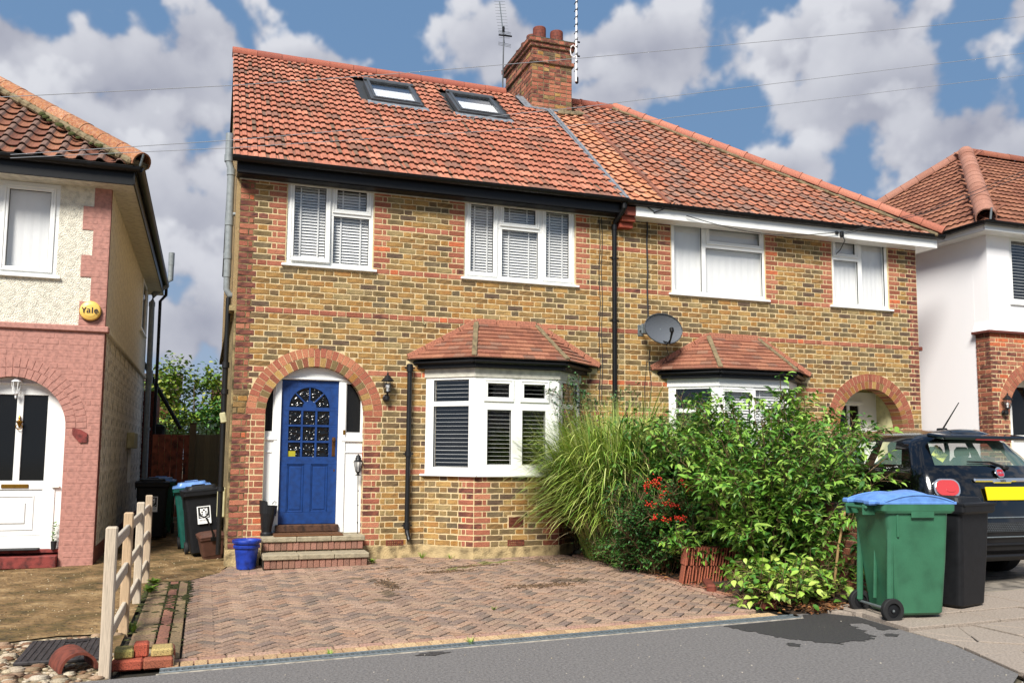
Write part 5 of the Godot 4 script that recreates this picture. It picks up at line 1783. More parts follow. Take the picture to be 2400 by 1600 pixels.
	b.tube([Vector3(ex + 0.02, ey + 0.0, ez + 0.06), Vector3(ex + 0.06, ey + 0.16, ez + 0.10)], 0.018, 0.018, 8)
	part("hip_iron", b, M.galv, roof)
	# flank pipes, meter box, windows
	pipe(h, "soil_pipe", [Vector3(-1.60, 0.0, -9.2), Vector3(-1.62, 4.95, -9.2), Vector3(-1.60, 5.12, -9.2), Vector3(-1.34, 5.36, -9.2), Vector3(-1.24, 5.50, -9.2), Vector3(-1.24, 6.15, -9.2)], 0.062, M.grey_pipe, [[Vector3(-1.6, 3.2, -9.2), Vector3.UP, 1.2, 0.3], [Vector3(-1.62, 4.9, -9.2), Vector3.UP, 1.15, 0.1], [Vector3(-1.24, 6.0, -9.2), Vector3.UP, 1.08, 0.3], [Vector3(-1.6, 2.0, -9.2), Vector3.UP, 1.2, 0.06]])
	pipe(h, "downpipe", [Vector3(-1.33, 5.4, -9.3), Vector3(-1.33, 5.15, -9.3), Vector3(-1.45, 5.0, -9.3), Vector3(-1.45, 0.0, -9.3)], 0.036, M.black, [[Vector3(-1.45, 3.0, -9.3), Vector3.UP, 1.4, 0.1]])
	b = MB.new()
	b.cbox(at3(xr + 0.06, 1.70, -5.9), Vector3(0.13, 0.30, 0.95), 0.015)
	part("meter_box", b, M.cream, h)
	b = MB.new()
	b.box(Vector3(xr, 0.9, -5.95), Vector3(xr + 0.05, 1.54, -5.85))
	part("meter_duct", b, M.white_paint, h)
	b = MB.new()
	ring(b, Transform3D(Basis(Vector3.UP, PI / 2), Vector3(xr + 0.03, 0, 0)), Rect2(7.3, 4.05, 1.2, 1.1), 0.07, -0.05, 0.0)
	b.box(Vector3(xr - 0.01, 4.02, -8.6), Vector3(xr + 0.06, 4.06, -7.2))
	part("flank_window_frame", b, M.upvc, h)
	b = MB.new()
	b.box(Vector3(xr - 0.01, 4.1, -8.45), Vector3(xr + 0.01, 5.1, -7.35))
	part("flank_window_pane", b, M.dark_glass, h)
	b = MB.new()
	b.box(Vector3(-6.5, 0, -9.5), Vector3(xr - 0.01, 5.4, -9.41)); b.box(Vector3(-6.5, 0, -9.4), Vector3(-6.4, 5.4, z - 0.25)); b.box(Vector3(-6.4, 5.30, -9.4), Vector3(xr - 0.05, 5.36, z - 0.22))
	part("room_wall", b, M.inside, h)
	# lean-to behind
	b = MB.new()
	b.box(Vector3(-4.0, 0, -12.5), Vector3(-1.50, 2.9, -9.55))
	part("rear_extension", b, M.pot, h)
	b = MB.new()
	b.cbox(Transform3D(Basis(Vector3.BACK, -1.05), Vector3(-1.36, 2.85, -9.8)), Vector3(1.9, 0.09, 0.3), 0.02)
	b.cbox(at3(-1.4, 1.98, -10.2), Vector3(0.3, 0.3, 0.8), 0.05)
	part("rear_gutter", b, M.black, h)
	rebase(h, Vector3(-4.1, -0.05, -5.0))
	# alarm box
	var t := thing("alarm_box", "round yellow alarm box lettered in black on the pink corner", "alarm box", Vector3(-1.912, 3.445, z + 0.018))
	b = MB.new()
	b.lathe(Transform3D(Basis(Vector3.RIGHT, PI / 2), Vector3.ZERO), [Vector2(0.138, 0.0), Vector2(0.138, 0.03), Vector2(0.125, 0.055), Vector2(0.08, 0.072), Vector2(0.0, 0.078)], 28)
	part("cover", b, M.yellow_box, t)
	b = MB.new()
	b.lathe(Transform3D(Basis(Vector3.RIGHT, PI / 2), Vector3(0, -0.006, -0.01)), [Vector2(0.142, 0.0), Vector2(0.142, 0.025)], 28)
	part("base", b, M.ink, t)
	letters(t, "lettering", "Yale", 0.105, at3(0.0, 0.0, 0.078), M.ink)
	# porch lantern
	t = thing("porch_lantern", "white lantern hanging under the pink arch", "lantern", Vector3(-2.79, 2.20, -0.95))
	b = MB.new()
	b.lathe(at3(0, 0, 0), [Vector2(0.0, 0.0), Vector2(0.012, 0.02), Vector2(0.012, 0.05), Vector2(0.03, 0.07), Vector2(0.032, 0.08)], 10)
	for k in 6:
		var a := TAU * k / 6
		b.tube([Vector3(cos(a) * 0.03, 0.075, sin(a) * 0.03), Vector3(cos(a) * 0.062, 0.235, sin(a) * 0.062)], 0.006, 0.006, 5)
	b.lathe(at3(0, 0.232, 0), [Vector2(0.066, 0), Vector2(0.07, 0.006), Vector2(0.05, 0.035), Vector2(0.012, 0.05), Vector2(0.012, 0.14)], 12)
	part("cage", b, M.white_paint, t)
	b = MB.new()
	b.lathe(at3(0, 0.075, 0), [Vector2(0.028, 0), Vector2(0.058, 0.155)], 10)
	part("glass", b, M.glass, t)
	b = MB.new()
	b.cbox(at3(-2.75, 0.193, -0.93), Vector3(0.70, 0.016, 0.24), 0.006)
	solo("doormat", b, M.rubber, "black rubber doormat on the red step of the pink house", "doormat")
	# small plant by the door
	t = thing("potted_plant", "small dark pot with a leafy sprig beside the white door", "plant", Vector3(-2.22, 0.18, -0.93))
	b = MB.new()
	b.lathe(I, [Vector2(0.03, 0), Vector2(0.04, 0.11), Vector2(0.034, 0.11), Vector2(0.03, 0.09), Vector2(0, 0.09)], 12)
	part("pot", b, M.rubber, t)
	b = MB.new()
	for k in 46:
		var a := rng.randf() * TAU
		leaf(b, Transform3D(Basis(Vector3.UP, a) * Basis(Vector3.BACK, rng.randf_range(-0.2, 0.8)), Vector3(cos(a) * 0.01, 0.11 + rng.randf() * 0.26, -sin(a) * 0.01)), rng.randf_range(0.03, 0.06), 0.025, jig(hx("5c8a3c"), 0.3))
	part("leaves", b, M.leaf, t)

# ------------------------------------------------------------------ the white house on the right
func white_house() -> void:
	var h := thing("white_house", "white rendered house with a red brick porch and brown hipped roof, right edge", "house")
	var xl := 13.05; var z := 0.42; var xe := 20.5
	var f := at3(0, 0, z)
	var ax := 14.13; var ay := 2.34; var r := 0.68
	var w := MB.new()
	w.box(Vector3(xl + 0.01, 0.0, z - 0.3), Vector3(ax - r, ay, z)); w.box(Vector3(ax + r, 0.0, z - 0.3), Vector3(xe, 3.78, z))
	w.extrude(f, poly([xl + 0.01, ay] + arc(ax, ay, r + 0.003, PI, PI / 2, 12) + [ax, 3.78, xl + 0.01, 3.78]), -0.3, 0.0)
	w.extrude(f, poly(arc(ax, ay, r + 0.003, PI / 2, 0, 12) + [ax + r + 0.01, ay, ax + r + 0.01, 3.78, ax, 3.78]), -0.3, 0.0)
	var wall := part("wall", w, M.mortar, h)
	var list := []
	var fs := Transform3D(Basis(Vector3.UP, -PI / 2), Vector3(xl + 0.005, 0, 0))
	for k in 44:
		var y := 3.78 - (k + 0.5) * C
		if y < 0.3: break
		var q := 0.0
		if y < ay: q = r
		elif y < ay + r + 0.265: q = sqrt(pow(r + 0.265, 2) - pow(y - ay, 2))
		var x := xl; var s := 0
		var pat := [0.25, 0.125] if k % 2 == 0 else [0.125, 0.065, 0.25, 0.125]
		while x < 14.6:
			var l: float = pat[s % pat.size()] if s < 4 else [0.25, 0.125][s % 2]
			var e := x + l
			var kind := "d" if (s < 1 or (s < 2 and k > 12)) and rng.randf() < 0.8 else ("d" if k > 20 and rng.randf() < 0.5 else red_or_burnt(0.05))
			if k < 3: kind = "o" if rng.randf() < 0.6 else "r"
			if q > 0.0 and e > ax - q:
				if ax - q - x > 0.03: lay(list, f, x, ax - q, y, kind)
				break
			lay(list, f, x, e, y, kind)
			x = e; s += 1
		lay(list, fs, z - 0.25 if k % 2 else z - 0.125, z, y, "d" if rng.randf() < 0.8 else "r")
		lay(list, fs, z - 0.31, z - 0.25 if k % 2 else z - 0.125, y, "d" if rng.randf() < 0.5 else "r")
	place_bricks(list, wall, 300)
	arch_ring(f, ax, ay, r, r + 0.13, 28, 0.2, ["r"], wall)
	arch_ring(f, ax, ay, r + 0.13, r + 0.265, 32, 0.02, ["r"], wall)
	var b := MB.new()
	b.cbox(at3((xl + xe) / 2 - 0.02, 3.80, z - 0.13), Vector3(xe - xl + 0.12, 0.05, 0.4), 0.008, hx("6e3a30"))
	part("tile_course", b, M.brick, h)
	# render above, flared at its foot, and the flank
	b = MB.new()
	var win := Rect2(13.62, 4.36, 1.7, 1.24)
	cells(b, f, Rect2(xl + 0.02, 4.0, xe - xl, 1.75), [win], -0.2, 0.0)
	b.extrude(Transform3D(Basis(Vector3.UP, PI / 2), Vector3(xl + 0.02, 0, 0)), poly([-z, 4.0, -z + 0.2, 4.0, -z + 0.2, 3.826, -z - 0.055, 3.826]), 0.0, xe - xl)
	b.extrude(f, poly([xl + 0.02, 4.0, xl - 0.055, 3.826, xl + 0.2, 3.826, xl + 0.2, 4.0]), -0.32, 0.0)
	part("render", b, M.white_render, h)
	b = MB.new()
	b.box(Vector3(xl + 0.02, 0.0, -6.9), Vector3(xl + 0.3, 5.74, z - 0.32)); b.box(Vector3(xl + 0.021, 3.99, z - 0.32), Vector3(xl + 0.3, 5.74, z - 0.2))
	part("flank_render", b, M.white_render, h)
	window(h, at3(13.62, 4.36, z - 0.03), 1.7, 1.24, [[0.09, 0.09, 0.78, 1.18, "f"], [0.86, 0.09, 1.62, 1.18, "f"]], "open", 0.10)
	# eaves
	b = MB.new()
	b.cbox(at3((12.75 + xe) / 2, 5.66, z + 0.26), Vector3(xe - 12.75, 0.15, 0.025), 0.004)
	b.cbox(at3(12.77, 5.66, -3.2), Vector3(0.025, 0.15, 7.7), 0.004)
	b.box(Vector3(12.76, 5.585, -7.0), Vector3(xl + 0.1, 5.597, z + 0.26)); b.box(Vector3(xl, 5.586, z - 0.1), Vector3(xe, 5.596, z + 0.26))
	part("fascia", b, M.upvc, h)
	b = MB.new()
	gutter(b, Vector3(12.66, 5.74, z + 0.325), Vector3(xe, 5.74, z + 0.325), 0.06)
	gutter(b, Vector3(12.70, 5.74, -7.1), Vector3(12.70, 5.74, z + 0.34), 0.06)
	part("gutter", b, M.black, h)
	var ey := 5.73; var ex := 12.75; var ez := 0.72; var a := 3.9; var sl := 0.765
	var apex := Vector3(ex + a, ey + a * sl, ez - a)
	b = MB.new()
	b.quad(Vector3(ex, ey, ez), Vector3(xe, ey, ez), Vector3(xe, apex.y, apex.z), apex)
	b.t3(Vector3(ex, ey, ez - 2 * a), Vector3(ex, ey, ez), apex)
	b.quad(Vector3(xe, ey, ez - 2 * a), Vector3(ex, ey, ez - 2 * a), apex, Vector3(xe, apex.y, apex.z))
	var roof := part("roof", b, M.seal, h)
	var tl := []
	var s1 := Vector3(0, sl, -1).normalized(); var f1 := Transform3D(Basis(Vector3.RIGHT, s1, Vector3.RIGHT.cross(s1)), Vector3(ex, ey, ez))
	var s2 := Vector3(1, sl, 0).normalized(); var u2 := Vector3(0, 0, 1); var f2 := Transform3D(Basis(u2, s2, u2.cross(s2)), Vector3(ex, ey, ez - 2 * a))
	var sl_len := a * sqrt(1 + sl * sl)
	var rows := 19
	for j in rows:
		var y := sl_len * j / rows - 0.02
		var plan := a * y / sl_len
		for i in 27:
			var x := i * 0.30 + 0.15
			if x > plan - 0.02 and x < 7.6:
				tl.append([f1 * at3(x, y, 0.0), "brown", rng.randi() % 8])
			if x > plan - 0.05 and x < 2 * a - plan + 0.05:
				tl.append([f2 * at3(x, y, 0.0), "brown", rng.randi() % 8])
	lay_tiles(roof, tl, 300)
	ridge_line(roof, Vector3(ex - 0.02, ey + 0.06, ez + 0.02), apex + Vector3(0, 0.05, 0), 0.17, 0.36, M.ridge, ["b07a64", "a8725c", "b8826c"], "hip_tile", 0.004)
	ridge_line(roof, Vector3(ex, ey + 0.06, ez - 2 * a), apex + Vector3(0, 0.05, 0), 0.14, 0.40, M.ridge, ["a87460", "b07c68"], "hip_tile", 0.004)
	ridge_line(roof, apex + Vector3(0, 0.05, 0), Vector3(xe, apex.y + 0.05, apex.z), 0.13, 0.42, M.ridge, ["9a5c48", "a86850"], "ridge_tile", 0.004)
	b = MB.new()
	b.tube([Vector3(ex + 0.0, ey + 0.02, ez + 0.09), Vector3(ex + 0.0, ey + 0.22, ez + 0.12)], 0.02, 0.02, 8)
	part("hip_iron", b, M.galv, roof)
	# porch door
	b = MB.new()
	cells(b, Transform3D(), Rect2(13.3, 0.3, 1.8, 2.9), [Rect2(13.93, 1.95, 0.36, 0.90)], 0.0, 0.06, 0.004)
	b.cbox(at3(14.05, 1.86, 0.07), Vector3(0.28, 0.04, 0.03), 0.008)
	part("door", b, M.upvc, h)
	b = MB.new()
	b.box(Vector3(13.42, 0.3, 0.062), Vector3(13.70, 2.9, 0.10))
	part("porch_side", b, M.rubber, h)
	b = MB.new()
	b.box(Vector3(13.93, 1.95, 0.02), Vector3(14.29, 2.85, 0.03))
	part("door_pane", b, M.dark_glass, h)
	b = MB.new()
	b.cbox(at3(13.83, 2.14, 0.07), Vector3(0.055, 0.13, 0.02), 0.006)
	part("door_bell", b, M.black, h)
	b = MB.new()
	b.cbox(at3(13.77, 1.66, 0.075), Vector3(0.02, 0.2, 0.02), 0.005); b.tube([Vector3(13.77, 1.66, 0.09), Vector3(13.77, 1.66, 0.13), Vector3(13.85, 1.66, 0.13)], 0.01, 0.01, 6)
	part("door_handle", b, M.chrome, h)
	b = MB.new()
	b.box(Vector3(xl + 0.3, 0.0, -6.9), Vector3(xe, 5.7, -6.8)); b.box(Vector3(xe - 0.1, 0, -6.9), Vector3(xe, 5.7, z)); b.box(Vector3(xl + 0.3, 5.66, -6.9), Vector3(xe, 5.7, z - 0.2)); b.box(Vector3(xl + 0.3, 3.4, -6.8), Vector3(xe, 3.5, z - 0.3))
	b.box(Vector3(xl + 0.3, 3.5, -3.0), Vector3(xe, 5.66, -2.9))
	part("room_wall", b, M.inside, h)
	rebase(h, Vector3(16.5, 0.25, -3.0))
	wall_lantern("black lantern on the red brick pier of the white house", Vector3(13.27, 2.50, z + 0.115), 0.95, true)

# ------------------------------------------------------------------ between and behind the houses
func back_things() -> void:
	var b: MB
	var t := thing("side_gate", "red brown boarded gate at the end of the alley", "gate", Vector3(-1.05, 0, -8.7))
	for k in 6:
		b = MB.new()
		b.cbox(at3(-0.33 + k * 0.133, 0.95, 0), Vector3(0.128, 1.84, 0.025), 0.004)
		part("board", b, M.red_wood, t)
	b = MB.new()
	b.cbox(at3(0.30, 1.05, 0.03), Vector3(0.03, 0.16, 0.03), 0.006)
	part("handle", b, M.black_iron, t)
	t = thing("fence_post", "square weathered timber post between gate and fence", "post", Vector3(-0.59, 0, -8.66))
	b = MB.new()
	b.cbox(at3(0, 1.06, 0), Vector3(0.14, 2.12, 0.14), 0.008, hx("8a7558")); b.cbox(at3(0, 2.13, 0), Vector3(0.17, 0.03, 0.17), 0.006, hx("6e5c46"))
	part("post", b, M.wood, t)
	t = thing("board_fence", "grey brown close boarded fence at the end of the alley", "fence", Vector3(-0.2, 0, -8.75))
	for k in 8:
		b = MB.new()
		b.cbox(at3(-0.30 + k * 0.115, 0.94, 0.004 * (k % 2)), Vector3(0.118, 1.88, 0.018), 0.003, jig(hx("a8946f"), 0.12))
		part("board", b, M.wood, t)
	# far house roofs
	for q in [[-4.6, 4.55, -32.0, 3.0, "brown tiled roof far behind the trees, left of the alley", "7a6a62"], [3.1, 4.35, -32.0, 3.0, "brown tiled roof far behind the alley, close to the brick corner", "8a5e50"]]:
		t = thing("far_house", q[4], "house", Vector3(q[0], 0, q[2]))
		b = MB.new()
		b.box(Vector3(-q[3], 0, -3), Vector3(q[3], q[1] - 0.6, 3))
		part("wall", b, M.pot, t)
		b = MB.new()
		var rw := 10
		for j in rw:
			var y0: float = q[1] - 0.7 + j * 0.12; var z0 := 3.3 - j * 0.30
			b.cbox(Transform3D(Basis(Vector3.RIGHT, -0.37), Vector3(0, y0 + 0.06, z0 - 0.15)), Vector3(q[3] * 2 + 0.4, 0.03, 0.38), 0.0, jig(hx(q[5]), 0.1))
		part("roof", b, M.tile, t)
	# trees and shrubs over the fence
	tree("broad green tree behind the alley gate", Vector3(-0.6, 0, -14.5), 4.2, 1.35, 5200, ["6f8a2a", "5c7a2c", "83952e", "4a6a2a", "9aa03c"], 0.12)
	tree("dark green tree close to the brick corner behind the fence", Vector3(0.55, 0, -13.6), 3.55, 0.95, 3600, ["3f6a30", "4a7a34", "35602c", "5c8a3c"], 0.105)
	tree("pale leafy bush above the grey boarded fence", Vector3(-0.25, 0, -11.0), 2.55, 0.8, 1900, ["b8c07a", "c8c890", "8fa050", "9ab058"], 0.08)
	tree("yellow green shrub above the red brown gate", Vector3(-1.35, 0, -11.4), 2.7, 0.75, 1500, ["90a848", "a8b85c", "7a983c"], 0.08)
	# the house opposite, seen only in the upper windows
	for q in [[1.5, "grey roofed house across the road, left"], [11.0, "grey roofed house across the road, right"]]:
		t = thing("opposite_house", q[1], "house", Vector3(q[0], 0.0, 25.0))
		b = MB.new()
		b.box(Vector3(-4.0, 0, 0), Vector3(4.0, 5.2, 7))
		part("wall", b, M.white_brick, t)
		b = MB.new()
		b.quad(Vector3(4.4, 5.1, -0.4), Vector3(-4.4, 5.1, -0.4), Vector3(-1.2, 8.3, 3.4), Vector3(1.2, 8.3, 3.4))
		b.quad(Vector3(-4.4, 5.1, 7.4), Vector3(4.4, 5.1, 7.4), Vector3(1.2, 8.3, 3.4), Vector3(-1.2, 8.3, 3.4))
		b.t3(Vector3(-4.4, 5.1, -0.4), Vector3(-4.4, 5.1, 7.4), Vector3(-1.2, 8.3, 3.4)); b.t3(Vector3(4.4, 5.1, 7.4), Vector3(4.4, 5.1, -0.4), Vector3(1.2, 8.3, 3.4))
		part("roof", b, M.car_black, t)
		for x in [-2.6, 0.0, 2.6]:
			for y in [1.0, 3.6]:
				b = MB.new()
				b.cbox(at3(x, y + 0.6, -0.01), Vector3(1.4, 1.2, 0.05), 0.01)
				part("window", b, M.dark_glass, t)

func tree(label: String, at: Vector3, h: float, r: float, n: int, tones: Array, size: float) -> void:
	var t := thing("tree", label, "tree", at, 0.0, "greenery behind the alley")
	var b := MB.new()
	for k in 5:
		var a := TAU * k / 5 + 0.4
		b.tube([Vector3(0, 0, 0), Vector3(cos(a) * 0.1, h * 0.35, sin(a) * 0.1), Vector3(cos(a) * r * 0.6, h * 0.8, sin(a) * r * 0.6)], 0.05, 0.012, 6)
	part("trunk", b, M.stem, t)
	b = MB.new()
	var clumps := []
	for k in 26:
		var d := Vector3(rng.randfn(), rng.randfn() * 0.8, rng.randfn()).normalized() * pow(rng.randf(), 0.4)
		clumps.append(Vector3(d.x * r, h * 0.62 + d.y * h * 0.34, d.z * r * 0.8))
	for i in n:
		var c: Vector3 = clumps[rng.randi() % clumps.size()]
		var p := c + Vector3(rng.randfn(), rng.randfn(), rng.randfn()) * r * 0.17
		var tt := Transform3D(Basis(Vector3.UP, rng.randf() * TAU) * Basis(Vector3.BACK, rng.randf_range(-0.7, 0.5)) * Basis(Vector3.RIGHT, rng.randf_range(-0.8, 0.8)), p)
		leaf(b, tt, size * rng.randf_range(0.7, 1.4), size * 0.8, jig(hx(tones[rng.randi() % tones.size()]), 0.2))
	stuff("crown", b, M.leaf, t)

# ------------------------------------------------------------------ ground, drive, pavement
func on_ground(x: float, z: float, turn := 0.0, lift := 0.0) -> Transform3D:     # local x,y lie on the ground (y towards the houses), z up
	return Transform3D(Basis(Vector3.BACK, 0.02) * Basis(Vector3.UP, turn) * Basis(Vector3.RIGHT, -PI / 2), Vector3(x, gy(x) + lift, z))

func slab_piece(b: MB, t: Transform3D, p: PackedVector2Array, thick: float, bev: float, col: Color) -> void:
	if Geometry2D.is_polygon_clockwise(p):
		p.reverse()
	var c := Vector2.ZERO
	for q in p: c += q
	c /= p.size()
	var inner := PackedVector2Array()
	for q in p:
		inner.push_back(q + (c - q).normalized() * bev * 1.4)
	var n := p.size()
	for i in n:
		var j := (i + 1) % n
		b.t3(t * Vector3(c.x, c.y, 0.0), t * Vector3(inner[i].x, inner[i].y, 0), t * Vector3(inner[j].x, inner[j].y, 0), jig(col, 0.05))
		b.quad(t * Vector3(p[i].x, p[i].y, -bev), t * Vector3(p[j].x, p[j].y, -bev), t * Vector3(inner[j].x, inner[j].y, 0), t * Vector3(inner[i].x, inner[i].y, 0), col)
		b.quad(t * Vector3(p[i].x, p[i].y, -thick), t * Vector3(p[j].x, p[j].y, -thick), t * Vector3(p[j].x, p[j].y, -bev), t * Vector3(p[i].x, p[i].y, -bev), col)

func sheet(b: MB, pts: Array, lift: float, step := 0.0) -> void:     # flat polygon (x, z pairs) lying on the ground
	var p := poly(pts)
	var ix := Geometry2D.triangulate_polygon(p)
	for i in range(0, ix.size(), 3):
		var q := [p[ix[i]], p[ix[i + 1]], p[ix[i + 2]]]
		if (q[1] - q[0]).cross(q[2] - q[0]) > 0.0:
			q = [q[0], q[2], q[1]]
		b.t3(Vector3(q[0].x, gy(q[0].x) + lift, q[0].y), Vector3(q[1].x, gy(q[1].x) + lift, q[1].y), Vector3(q[2].x, gy(q[2].x) + lift, q[2].y))

func blob(cx: float, cz: float, rx: float, rz: float, n: int, wob: float, sd: int) -> Array:
	var f := FastNoiseLite.new()
	f.seed = sd; f.frequency = 0.9
	var o := []
	for i in n:
		var a := TAU * i / n
		var k := 1.0 + f.get_noise_2d(cos(a) * 1.6, sin(a) * 1.6) * wob + f.get_noise_2d(cos(a) * 6.0, sin(a) * 6.0) * wob * 0.6
		o.append_array([cx + cos(a) * rx * k, cz + sin(a) * rz * k])
	return o

# the drive carries a few old oil and damp stains and a streak of moss, as blocks of their own colour
const STAINS := [[1, 0.055, 1.42, 1.72, 1.66, 1.95, 1.72, 2.45, 1.60, 2.85, 1.45, 3.35], [2, 0.07, 2.60, 1.55, 2.95, 1.25, 3.30, 1.00, 3.75, 0.90], [1, 0.08, 3.95, 1.05, 4.05, 1.75], [1, 0.10, 3.55, 2.75, 3.95, 2.90]]
func stain_at(p: Vector2) -> int:
	for s in STAINS:
		for i in range(2, s.size() - 3, 2):
			var q := Geometry2D.get_closest_point_to_segment(p, Vector2(s[i], s[i + 1]), Vector2(s[i + 2], s[i + 3]))
			if q.distance_to(p) < s[1]:
				return s[0]
	return 0

func ragged(pts: Array, n: int, amp: float) -> Array:     # an outline with a torn edge
	var f := FastNoiseLite.new()
	f.seed = 21; f.frequency = 5.0; f.fractal_octaves = 4
	var o := []
	var m := pts.size() / 2
	for i in m:
		var a := Vector2(pts[2 * i], pts[2 * i + 1]); var b := Vector2(pts[2 * ((i + 1) % m)], pts[2 * ((i + 1) % m) + 1])
		for k in n:
			var p := a.lerp(b, float(k) / n)
			var q := p + Vector2(f.get_noise_2d(p.x * 3, p.y * 3), f.get_noise_2d(p.x * 3 + 50, p.y * 3)) * amp * 2.0
			if p.y < 5.68 or p.x > 5.15: q = p
			o.append_array([q.x, q.y])
	return o

const DRIVE := [-0.44, 5.14, -0.44, 1.15, -0.12, 0.62, 0.02, 0.06, 2.66, 0.03, 3.24, 0.60, 4.62, 0.60, 4.72, 1.3, 4.72, 3.4, 4.64, 5.14]

func ground_all() -> void:
	var g := MB.new()
	var n := 26
	for i in n:
		for j in n:
			var q := []
			for o in [[0, 0], [0, 1], [1, 1], [1, 0]]:
				var u := float(i + o[0]) / n * 2 - 1; var w := float(j + o[1]) / n * 2 - 1
				var x := 2.0 + 90.0 * u * absf(u); var z := 90.0 * w * absf(w)
				q.append(Vector3(x, gy(x) - 0.05, z))
			g.quad(q[0], q[1], q[2], q[3])
	struct("ground", g, M.ground)
	# tarmac footway in the foreground, the road beyond it behind the camera
	var a := MB.new()
	sheet(a, [-9, 5.625, 4.78, 5.625, 4.86, 5.44, 5.12, 5.50, 5.30, 5.74, 5.22, 6.38, 5.19, 6.87, 4.90, 7.69, 4.43, 8.0, 3.6, 8.5, -9, 8.5], 0.0)
	struct("footway", a, M.asphalt)
	a = MB.new()
	sheet(a, [-40, 8.66, 40, 8.66, 40, 15.5, -40, 15.5], -0.12)
	struct("road", a, M.asphalt)
	a = MB.new()
	sheet(a, [-40, 15.5, 40, 15.5, 40, 19.5, -40, 19.5], -0.03)
	struct("far_pavement", a, M.footway)
	# dark damp stains on the tarmac
	a = MB.new()
	sheet(a, ragged([3.95, 5.66, 4.78, 5.645, 4.88, 5.50, 5.12, 5.53, 5.27, 5.75, 5.24, 6.05, 5.22, 6.3, 5.08, 6.28, 5.14, 6.0, 5.0, 5.92, 4.93, 6.12, 4.86, 6.42, 4.70, 6.55, 4.52, 6.50, 4.40, 6.56, 4.22, 6.38, 4.10, 6.20, 4.06, 6.0, 3.99, 5.86], 9, 0.035), 0.004)
	for k in [[4.05, 6.45, 0.05, 0.06], [5.0, 6.45, 0.06, 0.05], [1.35, 5.72, 0.12, 0.05]]:
		sheet(a, blob(k[0], k[1], k[2], k[3], 16, 0.7, 4), 0.004)
	struct("damp_patch", a, M.wet_asphalt)
	# light grit on the tarmac
	var gr := MB.new()
	for i in 130:
		var x := rng.randf_range(-1.5, 5.0); var z := rng.randf_range(5.7, 8.3)
		var s := rng.randf_range(0.003, 0.009)
		gr.cbox(Transform3D(Basis(Vector3.UP, rng.randf() * 6.0), Vector3(x, gy(x) + s * 0.3, z)), Vector3(s * 1.6, s, s), s * 0.25, jig(hx(["b8b0a2", "a89f92", "988c7c"][i % 3]), 0.15))
	tag(stuff("grit", gr, M.stone, self), "pale grit and small chips scattered over the tarmac", "grit")
	# concrete path on the left and between the houses
	a = MB.new()
	sheet(a, [-9, -12, 0.0, -12, 0.0, 0.02, -0.10, 0.60, -0.44, 1.10, -0.90, 1.12, -0.92, 4.95, -1.14, 4.95, -1.12, 4.02, -1.45, 3.95, -1.9, 4.10, -9, 4.2], 0.0)
	struct("path", a, M.concrete)
	a = MB.new()
	var gs := MB.new()
	for i in 900:
		var x := rng.randf_range(-3.0, -0.05); var z := rng.randf_range(-1.2, 4.0)
		if x > -0.9 and z > 0.9: continue
		var s := rng.randf_range(0.003, 0.010)
		gs.cbox(Transform3D(Basis(Vector3.UP, rng.randf() * 6.0), Vector3(x, gy(x) + s * 0.3, z)), Vector3(s * 1.6, s, s), s * 0.25, jig(hx(["d8c8a8", "b8a078", "8a7048", "6a5434"][i % 4]), 0.15))
	tag(stuff("path_grit", gs, M.stone, self), "loose grit and crumbs lying on the concrete path", "grit")
	# block paved drive
	var base := MB.new()
	sheet(base, [-0.90, 5.62, -0.90, 1.12, -0.44, 1.10, -0.10, 0.60, 0.0, 0.02, 2.7, -0.05, 3.3, 0.50, 4.6, 0.5, 4.95, 0.3, 4.95, 3.6, 4.90, 4.5, 4.80, 5.5, 4.75, 5.62], -0.032)
	var drive := struct("drive", base, M.joint)
	var region := poly(DRIVE)
	var tones := ["a88c76", "a08470", "ae927c", "987e6c", "8f7a6c", "a48a74", "b09078", "8a786a", "a8866e"]
	var full := []
	for k in 14:
		var b := MB.new()
		slab_piece(b, Transform3D(), poly([-0.092, -0.042, 0.092, -0.042, 0.092, 0.042, -0.092, 0.042]), 0.05, 0.004, jig(hx(tones[k % tones.size()]), 0.05))
		full.append([b, b.mesh()])
	var whole := []
	var cut := MB.new()
	var R2 := Transform2D(PI / 4, Vector2(1.7, 2.6))
	for i in range(-45, 46):
		for j in range(-45, 46):
			var m := posmod(i - j, 4)
			if m != 0 and m != 3: continue
			var r := Rect2(i * 0.1, j * 0.1, 0.2, 0.1) if m == 0 else Rect2(i * 0.1, j * 0.1, 0.1, 0.2)
			var c := R2 * r.get_center()
			if c.x < -0.7 or c.x > 5.0 or c.y < -0.3 or c.y > 5.4: continue
			var s := r.grow(-0.008)
			var p := PackedVector2Array([R2 * s.position, R2 * Vector2(s.end.x, s.position.y), R2 * s.end, R2 * Vector2(s.position.x, s.end.y)])
			var inside := true
			for q in p:
				inside = inside and Geometry2D.is_point_in_polygon(q, region)
			if inside:
				whole.append([c.distance_squared_to(Vector2(EYE.x, EYE.z)), c, PI / 4 + (0.0 if m == 0 else PI / 2)])
			else:
				for x in Geometry2D.intersect_polygons(p, region):
					var loc := PackedVector2Array()
					for q in x: loc.push_back(Vector2(q.x, -q.y))
					slab_piece(cut, Transform3D(Basis(Vector3.BACK, 0.02) * Basis(Vector3.RIGHT, -PI / 2), Vector3.ZERO), loc, 0.03, 0.004, jig(hx(tones[rng.randi() % 9]), 0.12))
	whole.sort_custom(func(p, q): return p[0] < q[0])
	# borders: header row along the drain, stretcher row behind it, three columns on the left, two on the right
	var border := []
	for i in 53:
		border.append([-0.50 + i * 0.0985, 5.385, PI / 2, "buff"])
	for i in 25:
		border.append([-0.42 + i * 0.2, 5.225, 0.0, "pink"])
	for i in 41:
		border.append([-0.76, 5.12 - i * 0.099 + 0.0, 0.0, "buffold"])
